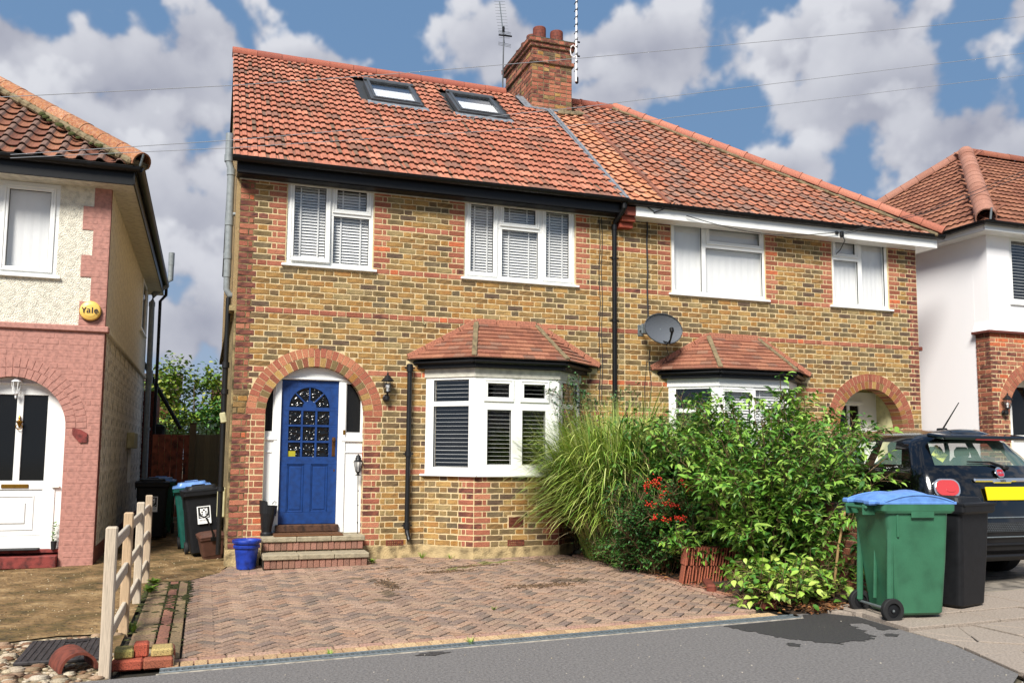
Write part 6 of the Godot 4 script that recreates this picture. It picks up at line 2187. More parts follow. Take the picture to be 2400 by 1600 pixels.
	for i in 20:
		border.append([-0.607, 5.05 - i * 0.2, PI / 2, "red"])
	for i in 20:
		border.append([-0.503, 5.05 - i * 0.2, PI / 2, "buffold"])
	for i in 21:
		border.append([4.775 + 0.0 * i, 0.75 + i * 0.2, PI / 2 - 0.02, "pink"])
	for i in 21:
		border.append([4.878, 0.80 + i * 0.2 - (0.0 if i < 19 else 0.05), PI / 2 + 0.01, "red"])
	for i in 15:
		border.append([0.10 + i * 0.1, 0.78, PI / 2, "pink"])
	var bt := {"buff": ["c8a77c", "bd9c74", "d0b084", "b49470"], "buffold": ["a58c68", "b0966e", "94805e", "a88a6c"], "pink": ["b28c78", "a8826e", "b8967e"], "red": ["a87460", "9c6c5a", "b47e66"]}
	for e in border:
		whole.append([Vector2(e[0], e[1]).distance_squared_to(Vector2(EYE.x, EYE.z)) - 3.0, Vector2(e[0], e[1]), e[2], e[3]])
	whole.sort_custom(func(p, q): return p[0] < q[0])
	var stained := []; var mossy := []
	for k in 6:
		var b := MB.new()
		slab_piece(b, Transform3D(), poly([-0.092, -0.042, 0.092, -0.042, 0.092, 0.042, -0.092, 0.042]), 0.05, 0.004, jig(hx(["6e5c4c", "78644f", "665546", "7c7444", "868050", "746e42"][k]), 0.05))
		(stained if k < 3 else mossy).append([b, b.mesh()])
	var bpool := {}
	for k in bt:
		bpool[k] = []
		for q in bt[k]:
			var b := MB.new()
			slab_piece(b, Transform3D(), poly([-0.0945, -0.0445, 0.0945, -0.0445, 0.0945, 0.0445, -0.0945, 0.0445]), 0.03, 0.005, jig(hx(q), 0.06))
			bpool[k].append([b, b.mesh()])
	var rest := MB.new()
	for k in whole.size():
		var e = whole[k]
		var lift := 0.002 if e.size() > 3 else 0.0
		var t := on_ground(e[1].x, e[1].y, -e[2] + rng.randf_range(-0.012, 0.012), lift + rng.randf_range(-0.003, 0.003))
		t.basis = t.basis * Basis(Vector3.RIGHT, rng.randf_range(-0.012, 0.012))
		var src = full[rng.randi() % full.size()]
		if e.size() < 4:
			var s := stain_at(e[1])
			if s > 0: src = (stained if s == 1 else mossy)[rng.randi() % 3]
		src = src if e.size() < 4 else bpool[e[3]][rng.randi() % bpool[e[3]].size()]
		if k < 300:
			put("paver", src[1], M.paver, drive, t)
		else:
			rest.add(src[0], t)
	stuff("cut_pavers", cut, M.paver, drive)
	stuff("paving", rest, M.paver, drive)
	# moss in the left border and dirt lying on the drive
	var mo := MB.new()
	for i in 700:
		var x := rng.randf_range(-0.88, -0.44); var z: float = 1.1 + absf(rng.randfn(0.0, 1.0)) * (0.9 if i < 480 else 2.0)
		if z > 5.0: continue
		if i % 3: x = [-0.66, -0.555, -0.45, -0.87][i % 4] + rng.randfn(0, 0.015)
		var s := rng.randf_range(0.012, 0.04)
		mo.lathe(Transform3D(Basis(Vector3.UP, rng.randf() * 6).scaled(Vector3(1.5, 0.22, 1.2)), Vector3(x, gy(x) - 0.003, z)), [Vector2(s, 0), Vector2(s * 0.8, s * 0.5), Vector2(0, s * 0.75)], 7)
	tag(stuff("moss", mo, M.moss, self), "green moss growing between the left border blocks by the fence", "moss")
	var di := MB.new()
	for p in [[3.3, 3.05, 0.42, 0.13, 500], [2.6, 1.6, 0.35, 0.10, 320], [3.0, 1.25, 0.5, 0.08, 260], [2.0, 1.0, 0.35, 0.06, 140], [4.3, 1.2, 0.4, 0.3, 260], [1.7, 2.3, 0.14, 0.5, 200], [4.8, 2.5, 0.06, 1.4, 300]]:
		for i in p[4]:
			var x: float = p[0] + rng.randfn(0, p[2] * 0.5); var z: float = p[1] + rng.randfn(0, p[3] * 0.5)
			var s := rng.randf_range(0.004, 0.012)
			di.cbox(Transform3D(Basis(Vector3.UP, rng.randf() * 6.0), Vector3(x, gy(x) + 0.003, z)), Vector3(s * 2.2, s * 0.6, s), 0.0, jig(hx(["5c4634", "6e5640", "4c3c2c", "84694c"][i % 4]), 0.2))
	tag(stuff("dirt", di, M.litter, self), "brown crumbs of earth lying on the block paved drive", "dirt")
	# drain channel
	var dr := thing("drain_channel", "galvanised slotted drain channel along the foot of the drive", "drain", Vector3(2.1, gy(2.1), 5.55))
	var b := MB.new(); var fl := MB.new()
	var r0 := Basis(Vector3.BACK, 0.02)
	for z in [-0.052, 0.052]:
		b.cbox(Transform3D(r0, Vector3(0, 0.0, z)), Vector3(5.36, 0.03, 0.014), 0.003)
	part("rail", b, M.galv, dr)
	for i in 134:
		fl.cbox(Transform3D(r0, r0 * Vector3(-2.66 + i * 0.04, -0.004, 0)), Vector3(0.018, 0.02, 0.09), 0.003)
	stuff("bars", fl, M.galv, dr)
	b = MB.new()
	b.cbox(Transform3D(r0, Vector3(0, -0.05, 0)), Vector3(5.36, 0.03, 0.11))
	part("channel", b, M.wire, dr)
	b = MB.new()
	b.cbox(Transform3D(r0, Vector3(2.1, gy(2.1) - 0.012, 5.615)), Vector3(5.4, 0.036, 0.02), 0.005)
	struct("concrete_edge", b, M.pale_slab)
	# soil bed
	var so := MB.new()
	var fn := FastNoiseLite.new(); fn.seed = 3; fn.frequency = 1.2
	for i in 14:
		for j in 46:
			var q := []
			for o in [[0, 0], [0, 1], [1, 1], [1, 0]]:
				var u := float(i + o[0]) / 14; var w := float(j + o[1]) / 46
				var x := lerpf(4.92 - 0.02 * w, 6.06, u); var z := lerpf(0.0, 5.52, w)
				q.append(Vector3(x, gy(x) - 0.02 + 0.07 * sqrt(maxf(0, sin(u * PI))) * (1.0 if w < 0.9 else (1.0 - w) * 10.0) + fn.get_noise_2d(x * 6, z * 6) * 0.02, z))
			so.quad(q[0], q[1], q[2], q[3])
	struct("soil", so, M.soil)
	var li := MB.new()
	for i in 1500:
		var x := rng.randf_range(4.86, 6.05); var z := rng.randf_range(0.6, 5.55)
		if i > 900:
			x = rng.randf_range(4.95, 5.5); z = rng.randf_range(5.0, 5.55)
		elif i > 600:
			x = rng.randf_range(4.7, 5.0)
		var s := rng.randf_range(0.012, 0.035)
		var t := Transform3D(Basis(Vector3.UP, rng.randf() * TAU) * Basis(Vector3.RIGHT, rng.randf_range(-0.6, 0.6)), Vector3(x, gy(x) + rng.randf_range(0.008, 0.045), z))
		var c := jig(hx(["7a5534", "5e4229", "94683c", "a8784a", "4e3826", "86502c"][i % 6]), 0.25)
		li.t3(t * Vector3(-s, 0, 0), t * Vector3(0, 0.006, s * 0.5), t * Vector3(s, 0, 0), c)
		li.t3(t * Vector3(-s, 0, 0), t * Vector3(s, 0, 0), t * Vector3(0, 0.006, -s * 0.5), c)
	tag(stuff("leaf_litter", li, M.litter, self), "dry brown leaf litter under the shrubs", "leaf litter")
	# paving slabs by the bins, cracked
	var base2 := MB.new()
	sheet(base2, [4.4, 8.5, 4.92, 7.7, 5.2, 6.87, 5.23, 6.38, 5.31, 5.74, 5.12, 5.50, 5.5, 5.33, 12, 5.33, 12, 8.5], -0.022)
	var pav := struct("pavement", base2, M.soil)
	var area := poly([4.45, 8.45, 4.93, 7.70, 5.22, 6.88, 5.25, 6.38, 5.33, 5.75, 5.16, 5.50, 5.5, 5.36, 12, 5.36, 12, 8.45])
	var pieces := []
	for row in [[5.36, 6.02, 0.9], [6.025, 6.375, 0.62], [6.39, 7.2, 0.95], [7.21, 8.45, 0.9]]:
		var x: float = 4.4 - (0.35 if row[0] > 6.2 else 0.0)
		while x < 12.0:
			var w: float = row[2]
			pieces.append(PackedVector2Array([Vector2(x, row[0]), Vector2(x + w - 0.02, row[0]), Vector2(x + w - 0.02, row[1]), Vector2(x, row[1])]))
			x += w
	var done := []
	for p in pieces:
		var set2 := [p]
		if p[0].y > 6.3 and rng.randf() < 0.9:
			for c in 3:
				var nxt := []
				for q in set2:
					var ctr := Vector2.ZERO
					for v in q: ctr += v
					ctr /= q.size()
					ctr += Vector2(rng.randf_range(-0.1, 0.1), rng.randf_range(-0.1, 0.1))
					var d := Vector2.RIGHT.rotated(rng.randf() * TAU); var nn := d.orthogonal()
					for s in [1.0, -1.0]:
						var half := PackedVector2Array([ctr + nn * s * 0.007 - d * 3, ctr + nn * s * 0.007 + d * 3, ctr + nn * s * 3 + d * 3, ctr + nn * s * 3 - d * 3])
						nxt.append_array(Geometry2D.intersect_polygons(q, half))
				set2 = nxt
		done.append_array(set2)
	for p in done:
		for q in Geometry2D.intersect_polygons(p, area):
			var loc := PackedVector2Array()
			for v in q: loc.push_back(Vector2(v.x, -v.y))
			var b2 := MB.new()
			var tilt: float = (0.028 if q[0].y < 6.38 else 0.0) + rng.randf_range(-0.006, 0.010)
			slab_piece(b2, Transform3D(Basis(Vector3.BACK, 0.02) * Basis(Vector3.RIGHT, -PI / 2), Vector3(0, tilt, 0)), loc, 0.05, 0.004, Color.WHITE)
			if q.size() >= 3:
				part("slab", b2, M.footway, pav)
	# kerb channel and blocks where the car stands
	a = MB.new()
	a.cbox(Transform3D(Basis(Vector3.BACK, 0.02), Vector3(9.3, gy(9.3) - 0.02, 5.28)), Vector3(6.0, 0.06, 0.12), 0.008)
	struct("kerb", a, M.slab)
	a = MB.new()
	sheet(a, [6.28, 0.0, 13, 0.0, 13, 5.22, 6.28, 5.22], 0.0)
	struct("car_stand", a, M.dark_pave)
	a = MB.new()
	sheet(a, [6.0, 5.22, 6.3, 5.22, 6.3, 5.34, 5.5, 5.34, 5.3, 5.5, 5.0, 5.5], -0.002)
	struct("earth_strip", a, M.soil)
	a = MB.new()
	a.cbox(Transform3D(Basis(Vector3.BACK, 0.02), Vector3(1.0, gy(1.0) - 0.05, 8.58)), Vector3(24, 0.15, 0.13), 0.012)
	struct("road_kerb", a, M.slab)
	# gravel and cobbles at the foot of the left path
	a = MB.new()
	sheet(a, [-9, 4.15, -1.9, 4.08, -1.45, 3.95, -1.12, 4.02, -1.14, 4.95, -0.91, 4.95, -0.91, 5.625, -9, 5.625], -0.012)
	struct("gravel_bed", a, M.hip_mortar)
	var st := MB.new()
	for i in 2200:
		var x := rng.randf_range(-3.0, -0.95); var z := rng.randf_range(4.05, 5.62)
		if x > -1.62 and x < -0.98 and z > 4.2 and z < 5.0: continue
		var s: float = rng.randf_range(0.008, 0.022) if i % 12 else rng.randf_range(0.03, 0.055)
		st.lathe(Transform3D(Basis(Vector3.UP, rng.randf() * 6).scaled(Vector3(rng.randf_range(1, 1.6), 0.6, 1)), Vector3(x, gy(x) - 0.012, z)), [Vector2(s * 0.8, 0), Vector2(s, s * 0.4), Vector2(s * 0.7, s * 0.85), Vector2(0, s)], 7, jig(hx(["b8a890", "c8b69a", "9c8468", "8c6a50", "d0c2aa", "a88c70"][rng.randi() % 6]), 0.15))
	tag(stuff("cobbles", st, M.stone, self), "pale cobbles and gravel around the manhole cover", "gravel")

func weed(label: String, x: float, z: float, n: int, h: float, leafy := false) -> void:
	var b := MB.new()
	for i in n:
		var a := rng.randf() * TAU
		var l := h * rng.randf_range(0.5, 1.0)
		var d := Vector3(cos(a), 0, sin(a))
		var c := jig(hx("6f8f2c" if i % 3 else "8aa23e"), 0.2)
		if leafy:
			leaf(b, Transform3D(Basis(Vector3.UP, -a) * Basis(Vector3.BACK, rng.randf_range(0.2, 0.9)), d * 0.01 + Vector3(0, 0.01 + rng.randf() * 0.03, 0)), l, l * 0.6, c)
		else:
			blade(b, d * 0.012, d * rng.randf_range(0.2, 0.8) + Vector3.UP, l, 0.004, c, rng.randf_range(0.2, 0.9))
	solo("weed", b, M.blade, label, "weed", Vector3(x, gy(x), z))

func leaf(b: MB, t: Transform3D, l: float, w: float, c: Color) -> void:      # a folded, drooping leaf along local x
	var m0 := t * Vector3.ZERO; var m1 := t * Vector3(l * 0.45, 0.0, 0); var m2 := t * Vector3(l, -0.22 * l, 0)
	for s in [1.0, -1.0]:
		var p0 := t * Vector3(l * 0.2, 0.07 * w, w * 0.40 * s); var p1 := t * Vector3(l * 0.5, 0.08 * w, w * 0.5 * s); var p2 := t * Vector3(l * 0.8, -0.08 * l, w * 0.24 * s)
		if s > 0:
			b.t3(m0, p0, m1, c); b.t3(m1, p0, p1, c); b.t3(m1, p1, p2, c * 0.95); b.t3(m1, p2, m2, c * 0.95)
		else:
			b.t3(m0, m1, p0, c * 0.97); b.t3(m1, p1, p0, c * 0.97); b.t3(m1, p2, p1, c); b.t3(m1, m2, p2, c)

func blade(b: MB, p: Vector3, d: Vector3, l: float, w: float, c: Color, droop: float) -> void:   # an arching strip
	d = d.normalized()
	var side := d.cross(Vector3.UP)
	side = side.normalized() if side.length() > 0.05 else Vector3(1, 0, 0).rotated(Vector3.UP, rng.randf() * TAU)
	var n := 6
	var last := p; var lw := w
	var dir := d
	for i in n:
		var q := last + dir * l / n
		var nw := w * (1.0 - pow(float(i + 1) / n, 2.0))
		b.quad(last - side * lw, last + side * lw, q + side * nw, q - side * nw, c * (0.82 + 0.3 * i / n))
		last = q; lw = nw
		dir = (dir + Vector3.DOWN * droop * 0.28 + Vector3(d.x, 0, d.z) * 0.04).normalized()

# ------------------------------------------------------------------ objects
func rrect(w: float, d: float, r: float, n := 4) -> Array:     # rounded rectangle in x,z
	var o := []
	for q in [[1, 1, 0], [-1, 1, 1], [-1, -1, 2], [1, -1, 3]]:
		for k in n + 1:
			var a: float = (q[2] + float(k) / n) * PI / 2
			o.append(Vector2(q[0] * (w / 2 - r) + cos(a) * r, q[1] * (d / 2 - r) + sin(a) * r))
	return o

func loft(b: MB, secs: Array, cap0 := true, cap1 := true, col := Color.WHITE) -> void:   # secs: [y, ring, dx, dz]
	var rings := []
	for s in secs:
		var q := []
		for p in s[1]:
			q.append(Vector3(p.x + s[2], s[0], p.y + s[3]))
		rings.append(q)
	var n: int = rings[0].size()
	for i in rings.size() - 1:
		for k in n:
			var j := (k + 1) % n
			b.quad(rings[i][j], rings[i][k], rings[i + 1][k], rings[i + 1][j], col)
	for e in [[0, cap0], [rings.size() - 1, cap1]]:
		if e[1]:
			var c := Vector3.ZERO
			for p in rings[e[0]]: c += p
			c /= n
			for k in n:
				var j := (k + 1) % n
				if e[0] == 0: b.t3(c, rings[0][k], rings[0][j], col)
				else: b.t3(c, rings[e[0]][j], rings[e[0]][k], col)

func wheelie_bin(label: String, at: Transform3D, body: Material, lid: Material, s: float, sticker: bool, domed: bool) -> Node3D:
	var t := thing("wheelie_bin", label, "wheelie bin", Vector3.ZERO, 0.0, "wheelie bins")
	t.transform = at
	var b := MB.new()
	loft(b, [[0.05, rrect(0.40, 0.42, 0.05), 0, 0.02], [0.07, rrect(0.44, 0.46, 0.05), 0, 0.02], [0.50, rrect(0.49, 0.54, 0.045), 0, 0.01], [0.90, rrect(0.525, 0.60, 0.04), 0, 0.0], [0.905, rrect(0.545, 0.62, 0.04), 0, 0.0]])
	# rim
	loft(b, [[0.90, rrect(0.565, 0.66, 0.035), 0, 0.0], [0.92, rrect(0.58, 0.70, 0.035), 0, 0.0], [0.985, rrect(0.58, 0.71, 0.035), 0, 0.0], [0.985, rrect(0.53, 0.66, 0.03), 0, 0.0]], true, true)
	for x in [-1, 1]:
		b.cbox(at3(0.283 * x, 0.89, 0.03), Vector3(0.012, 0.06, 0.22), 0.005)
		b.cbox(at3(0.262 * x, 0.80, -0.20), Vector3(0.015, 0.2, 0.02), 0.004)
		b.cbox(Transform3D(Basis(Vector3.RIGHT, 0.04), Vector3(0.23 * x, 0.50, -0.262)), Vector3(0.05, 0.80, 0.06), 0.02)
		b.cbox(at3(0.13 * x, 0.92, -0.39), Vector3(0.02, 0.09, 0.12), 0.005)
	b.cbox(at3(0.0, 0.94, -0.43), Vector3(0.34, 0.03, 0.03), 0.012)
	b.cbox(Transform3D(Basis(Vector3.RIGHT, 0.05), Vector3(0, 0.47, -0.258)), Vector3(0.02, 0.62, 0.03), 0.006)
	pass
	part("body", b, body, t)
	b = MB.new()
	var n := 12
	var H := func(u: float, w: float) -> float: return 0.992 + (0.085 if domed else 0.045) * (1.0 - pow(absf(u), 2.4)) * (1.0 - pow(absf(w), 3.0)) + 0.012 * (1.0 - absf(u)) * sin(w * 6.0)
	for i in n:
		for j in n:
			var q := []
			for o in [[0, 0], [0, 1], [1, 1], [1, 0]]:
				var u := float(i + o[0]) / n * 2 - 1; var w := float(j + o[1]) / n * 2 - 1
				q.append(Vector3(u * 0.292, H.call(u, w), w * 0.37 - 0.01))
			b.quad(q[0], q[1], q[2], q[3])
	ring(b, Transform3D(Basis(Vector3.RIGHT, PI / 2), Vector3(0, 0.985, -0.01)), Rect2(-0.292, -0.37, 0.584, 0.74), 0.02, -0.012, 0.012, 0.004)
	if domed:
		for x in [-1, 1]:
			var pr := []
			for k in 11:
				var w := -1.0 + 0.2 * k
				pr.append(Vector3(0.288 * x, 0.996 + 0.058 * (1.0 - w * w), w * 0.33))
			for k in 10:
				b.quad(pr[k] + Vector3(0, -0.06 * (1 - pow(-1 + 0.2 * k, 2)), 0), pr[k + 1] + Vector3(0, -0.06 * (1 - pow(-0.8 + 0.2 * k, 2)), 0), pr[k + 1], pr[k])
			b.tube(pr, 0.008, 0.008, 6)
	else:
		loft(b, [[0.99, rrect(0.46, 0.52, 0.06), 0, 0.02], [1.045, rrect(0.42, 0.48, 0.07), 0, 0.02]], false, true)
		b.tube([Vector3(-0.1, 1.03, -0.3), Vector3(-0.1, 1.05, -0.33), Vector3(0.1, 1.05, -0.33), Vector3(0.1, 1.03, -0.3)], 0.011, 0.011, 6)
	for x in [-0.17, 0.17]:
		b.cbox(at3(x, 0.985, -0.39), Vector3(0.10, 0.045, 0.09), 0.012)
	part("lid", b, lid, t)
	for x in [-0.25, 0.25]:
		b = MB.new()
		var wt := Transform3D(Basis(Vector3.BACK, PI / 2), Vector3(x, 0.10, -0.27))
		b.lathe(wt, [Vector2(0.062, -0.026), Vector2(0.094, -0.026), Vector2(0.10, -0.018), Vector2(0.10, 0.018), Vector2(0.094, 0.026), Vector2(0.062, 0.026), Vector2(0.062, -0.026)], 24)
		var wh := part("wheel", b, M.rubber, t)
		b = MB.new()
		b.lathe(wt, [Vector2(0.0, -0.018), Vector2(0.02, -0.022), Vector2(0.024, -0.012), Vector2(0.063, -0.006), Vector2(0.063, 0.006), Vector2(0.024, 0.012), Vector2(0.02, 0.022), Vector2(0.0, 0.018)], 20)
		part("hub", b, M.black_bin, wh)
	b = MB.new()
	b.tube([Vector3(-0.27, 0.10, -0.27), Vector3(0.27, 0.10, -0.27)], 0.012, 0.012, 8)
	part("axle", b, M.galv, t)
	if sticker:
		b = MB.new()
		var f := Transform3D(Basis(Vector3.RIGHT, -0.075), Vector3(0.0, 0.62, 0.302))
		b.cbox(f, Vector3(0.20, 0.26, 0.004))
		part("sticker", b, M.white_paint, t)
		b = MB.new()
		b.cbox(f * at3(0, 0.035, 0.002), Vector3(0.17, 0.165, 0.003))
		part("sticker_panel", b, M.ink, t)
		b = MB.new()
		b.extrude(f * at3(0, 0.04, 0.0035), poly([-0.052, 0.06, -0.02, 0.05, 0, 0.062, 0.02, 0.05, 0.052, 0.06, 0.055, 0.0, 0.035, -0.045, 0.0, -0.065, -0.035, -0.045, -0.055, 0.0]), 0.0, 0.002)
		for k in [-1, 1]:
			b.cbox(f * Transform3D(Basis(Vector3.BACK, 0.5 * k), Vector3(0.05 * k, -0.03, 0.004)), Vector3(0.05, 0.008, 0.002))
		part("crest", b, M.white_paint, t)
		b = MB.new()
		for k in [-1, 1]:
			b.cbox(f * at3(0.028 * k, 0.045, 0.006), Vector3(0.022, 0.022, 0.002), 0.004); b.cbox(f * at3(0.028 * k, 0.01, 0.006), Vector3(0.016, 0.025, 0.002))
		b.lathe(f * Transform3D(Basis(Vector3.RIGHT, PI / 2), Vector3(0, 0.072, 0.004)), [Vector2(0.016, 0), Vector2(0.016, 0.003), Vector2(0.0, 0.003)], 12)
		part("crest_charge", b, M.ink, t)
		letters(t, "lettering", "WATFORD", 0.034, f * at3(0, -0.078, 0.003), M.ink, "Droid Sans", false)
	t.scale = Vector3(s * 0.96, s, s * 0.96)
	return t

func small_things() -> void:
	var b: MB
	var t: Node3D
	# post and rail fence
	t = thing("post_and_rail_fence", "weathered pale timber fence of four posts and three rails, left of the drive", "fence", Vector3(-0.935, -0.02, 3.3))
	var zs := [2.20, 0.74, -0.78, -2.22]
	var cols := ["cdbba4", "c8ab88", "ccbca6", "c4ae92"]
	for k in 4:
		b = MB.new()
		b.cbox(Transform3D(Basis(Vector3.UP, 0.03 * k), Vector3(0, 0.46, zs[k])), Vector3(0.078, 1.12, 0.085), 0.010, hx(cols[k]))
		part("post", b, M.wood, t)
	for k in 3:
		for y in [0.88, 0.56, 0.225]:
			b = MB.new()
			var z0: float = zs[k] - 0.045; var z1: float = zs[k + 1] + 0.045
			b.cbox(Transform3D(Basis(Vector3.RIGHT, rng.randf_range(-0.01, 0.01)), Vector3(0, y + rng.randf_range(-0.01, 0.01), (z0 + z1) / 2)), Vector3(0.032, 0.085, z0 - z1 + 0.03), 0.005, jig(hx("cfc2ae"), 0.08))
			part("rail", b, M.wood_rail, t)
	# bins
	wheelie_bin("green wheelie bin with a sky blue domed lid on the pavement", Transform3D(Basis(Vector3.UP, 1.40), Vector3(5.66, gy(5.66), 5.89)), M.green_bin, M.blue_lid, 1.04, false, true)
	wheelie_bin("plain black wheelie bin standing right behind the green one", Transform3D(Basis(Vector3.UP, 0.25), Vector3(6.38, gy(6.2), 5.70)), M.black_bin, M.black_bin, 1.0, false, false)
	wheelie_bin("black wheelie bin with a crest sticker against the pink house's flank", Transform3D(Basis(Vector3.UP, 0.05), Vector3(-1.17, -0.02, -4.15)), M.black_bin, M.black_bin, 1.0, true, false)
	wheelie_bin("green wheelie bin behind the black one against the pink house's flank", Transform3D(Basis(Vector3.UP, 0.0), Vector3(-1.08, -0.02, -4.95)), M.teal_bin, M.blue_lid, 1.0, false, false)
	wheelie_bin("leaning black wheelie bin with a crest sticker and a brown caddy before it", Transform3D(Basis(Vector3.BACK, 0.10) * Basis(Vector3.UP, 0.10), Vector3(-0.27, 0.0, -1.42)), M.black_bin, M.black_bin, 0.97, true, false)
	wheelie_bin("leaning teal wheelie bin with a blue lid behind the leaning black one", Transform3D(Basis(Vector3.BACK, 0.10) * Basis(Vector3.UP, 0.02), Vector3(-0.40, 0.0, -2.15)), M.teal_bin, M.blue_lid, 1.0, false, false)
	t = thing("food_caddy", "brown food waste caddy leaning against the black bin", "caddy", Vector3(-0.17, 0.0, -1.0))
	t.rotation = Vector3(0.12, 0.2, 0.12)
	b = MB.new()
	loft(b, [[0.0, rrect(0.25, 0.22, 0.03), 0, 0], [0.06, rrect(0.27, 0.24, 0.03), 0, 0], [0.065, rrect(0.28, 0.25, 0.03), 0, 0], [0.30, rrect(0.33, 0.28, 0.03), 0, 0], [0.30, rrect(0.36, 0.31, 0.03), 0, 0], [0.33, rrect(0.36, 0.31, 0.03), 0, 0]])
	part("tub", b, M.brown_bin, t)
	b = MB.new()
	loft(b, [[0.331, rrect(0.37, 0.32, 0.03), 0, 0], [0.345, rrect(0.37, 0.32, 0.03), 0, 0], [0.37, rrect(0.30, 0.25, 0.04), 0, 0]])
	part("lid", b, M.brown_bin, t)
	b = MB.new()
	b.tube([Vector3(0.0, 0.30, 0.165), Vector3(0.0, 0.40, 0.17), Vector3(-0.05, 0.56, 0.14), Vector3(-0.07, 0.62, 0.12)], 0.014, 0.014, 6)
	b.cbox(at3(0.0, 0.31, 0.165), Vector3(0.07, 0.06, 0.02), 0.006)
	part("handle", b, M.black, t)
	# blue bucket
	t = thing("bucket", "blue plastic bucket beside the front steps", "bucket", Vector3(0.235, 0.005, 0.36))
	b = MB.new()
	b.lathe(Transform3D(), [Vector2(0.0, 0.004), Vector2(0.118, 0.004), Vector2(0.122, 0.02), Vector2(0.150, 0.27), Vector2(0.168, 0.275), Vector2(0.170, 0.30), Vector2(0.158, 0.31), Vector2(0.160, 0.33), Vector2(0.180, 0.335), Vector2(0.186, 0.36), Vector2(0.182, 0.378), Vector2(0.170, 0.372), Vector2(0.150, 0.345), Vector2(0.12, 0.20), Vector2(0.0, 0.20)], 28)
	part("pail", b, M.bucket, t)
	b = MB.new()
	b.lathe(at3(0, 0.33, 0), [Vector2(0.150, 0), Vector2(0.0, 0.012)], 20)
	part("earth", b, M.soil, t)
	# coal scuttle
	t = thing("coal_scuttle", "tall black coal scuttle on the top step, left of the blue door", "scuttle", Vector3(0.50, 0.395, 0.03))
	b = MB.new()
	loft(b, [[0.0, rrect(0.16, 0.16, 0.07), 0, 0], [0.03, rrect(0.16, 0.16, 0.07), 0, 0], [0.05, rrect(0.13, 0.13, 0.06), 0, 0], [0.12, rrect(0.15, 0.15, 0.07), 0, 0], [0.30, rrect(0.20, 0.18, 0.08), 0.012, 0], [0.40, rrect(0.21, 0.18, 0.08), 0.02, 0.0]], true, false)
	for k in 12:
		var a := PI * k / 11.0 + PI / 2
		if k < 11:
			var a2 := PI * (k + 1) / 11.0 + PI / 2
			b.quad(Vector3(cos(a) * 0.10, 0.30, sin(a) * 0.09), Vector3(cos(a2) * 0.10, 0.30, sin(a2) * 0.09), Vector3(cos(a2) * 0.105, 0.455 - 0.02 * cos(a2), sin(a2) * 0.09), Vector3(cos(a) * 0.105, 0.455 - 0.02 * cos(a), sin(a) * 0.09))
	part("body", b, M.black_iron, t)
	b = MB.new()
	b.tube([Vector3(0.06, 0.42, 0.0), Vector3(0.10, 0.46, 0), Vector3(0.12, 0.44, 0), Vector3(0.105, 0.42, 0)], 0.006, 0.006, 6)
	b.tube([Vector3(0.12, 0.36, 0.0), Vector3(0.13, 0.40, 0.0), Vector3(0.115, 0.26, 0.0)], 0.007, 0.007, 6)
	part("handle", b, M.black_iron, t)
	# lantern on a rod
	t = thing("stake_lantern", "slim black candle lantern on a tall rod, right of the blue door", "lantern", Vector3(1.725, 0.395, 0.015))
	b = MB.new()
	b.tube([Vector3(0.015, 0, 0), Vector3(0.0, 0.83, 0)], 0.006, 0.006, 6)
	for y in [0.14, 0.38, 0.58]:
		b.lathe(at3(0.008, y, 0), [Vector2(0, 0), Vector2(0.014, 0.012), Vector2(0, 0.024)], 8)
	b.lathe(at3(0, 0.80, 0), [Vector2(0.0, 0), Vector2(0.045, 0.012), Vector2(0.03, 0.02), Vector2(0.012, 0.03), Vector2(0.03, 0.05), Vector2(0.034, 0.06)], 12)
	part("rod", b, M.black_iron, t)
	b = MB.new()
	for k in 6:
		var a := TAU * k / 6
		b.tube([Vector3(cos(a) * 0.034, 0.86, sin(a) * 0.034), Vector3(cos(a) * 0.060, 1.0, sin(a) * 0.060)], 0.005, 0.005, 5)
	b.lathe(at3(0, 0.995, 0), [Vector2(0.064, 0), Vector2(0.066, 0.008), Vector2(0.045, 0.03), Vector2(0.04, 0.045), Vector2(0.046, 0.05), Vector2(0.03, 0.075), Vector2(0.034, 0.08), Vector2(0.028, 0.09), Vector2(0.012, 0.10), Vector2(0.0, 0.115)], 12)
	part("cage", b, M.black_iron, t)
	b = MB.new()
	b.lathe(at3(0, 0.862, 0), [Vector2(0.031, 0), Vector2(0.056, 0.135)], 10)
	part("glass", b, M.glass, t)
	# door mat
	b = MB.new()
	b.cbox(at3(1.045, 0.406, 0.10), Vector3(0.92, 0.022, 0.34), 0.006)
	for k in 90:
		b.cbox(at3(0.59 + k * 0.0101, 0.418 + rng.randf_range(-0.002, 0.003), 0.10), Vector3(0.006, 0.010, 0.33))
	solo("doormat", b, M.mat_coir, "brown coir doormat on the top step before the blue door", "doormat")
	# short pier of broken bricks by the first post
	t = thing("brick_stub", "stub of broken brickwork at the foot of the first fence post", "bricks", Vector3(-0.70, -0.014, 5.22))
	b = MB.new()
	b.cbox(at3(0, 0.03, 0.0), Vector3(0.42, 0.05, 0.40), 0.01)
	part("mortar_bed", b, M.mortar, t)
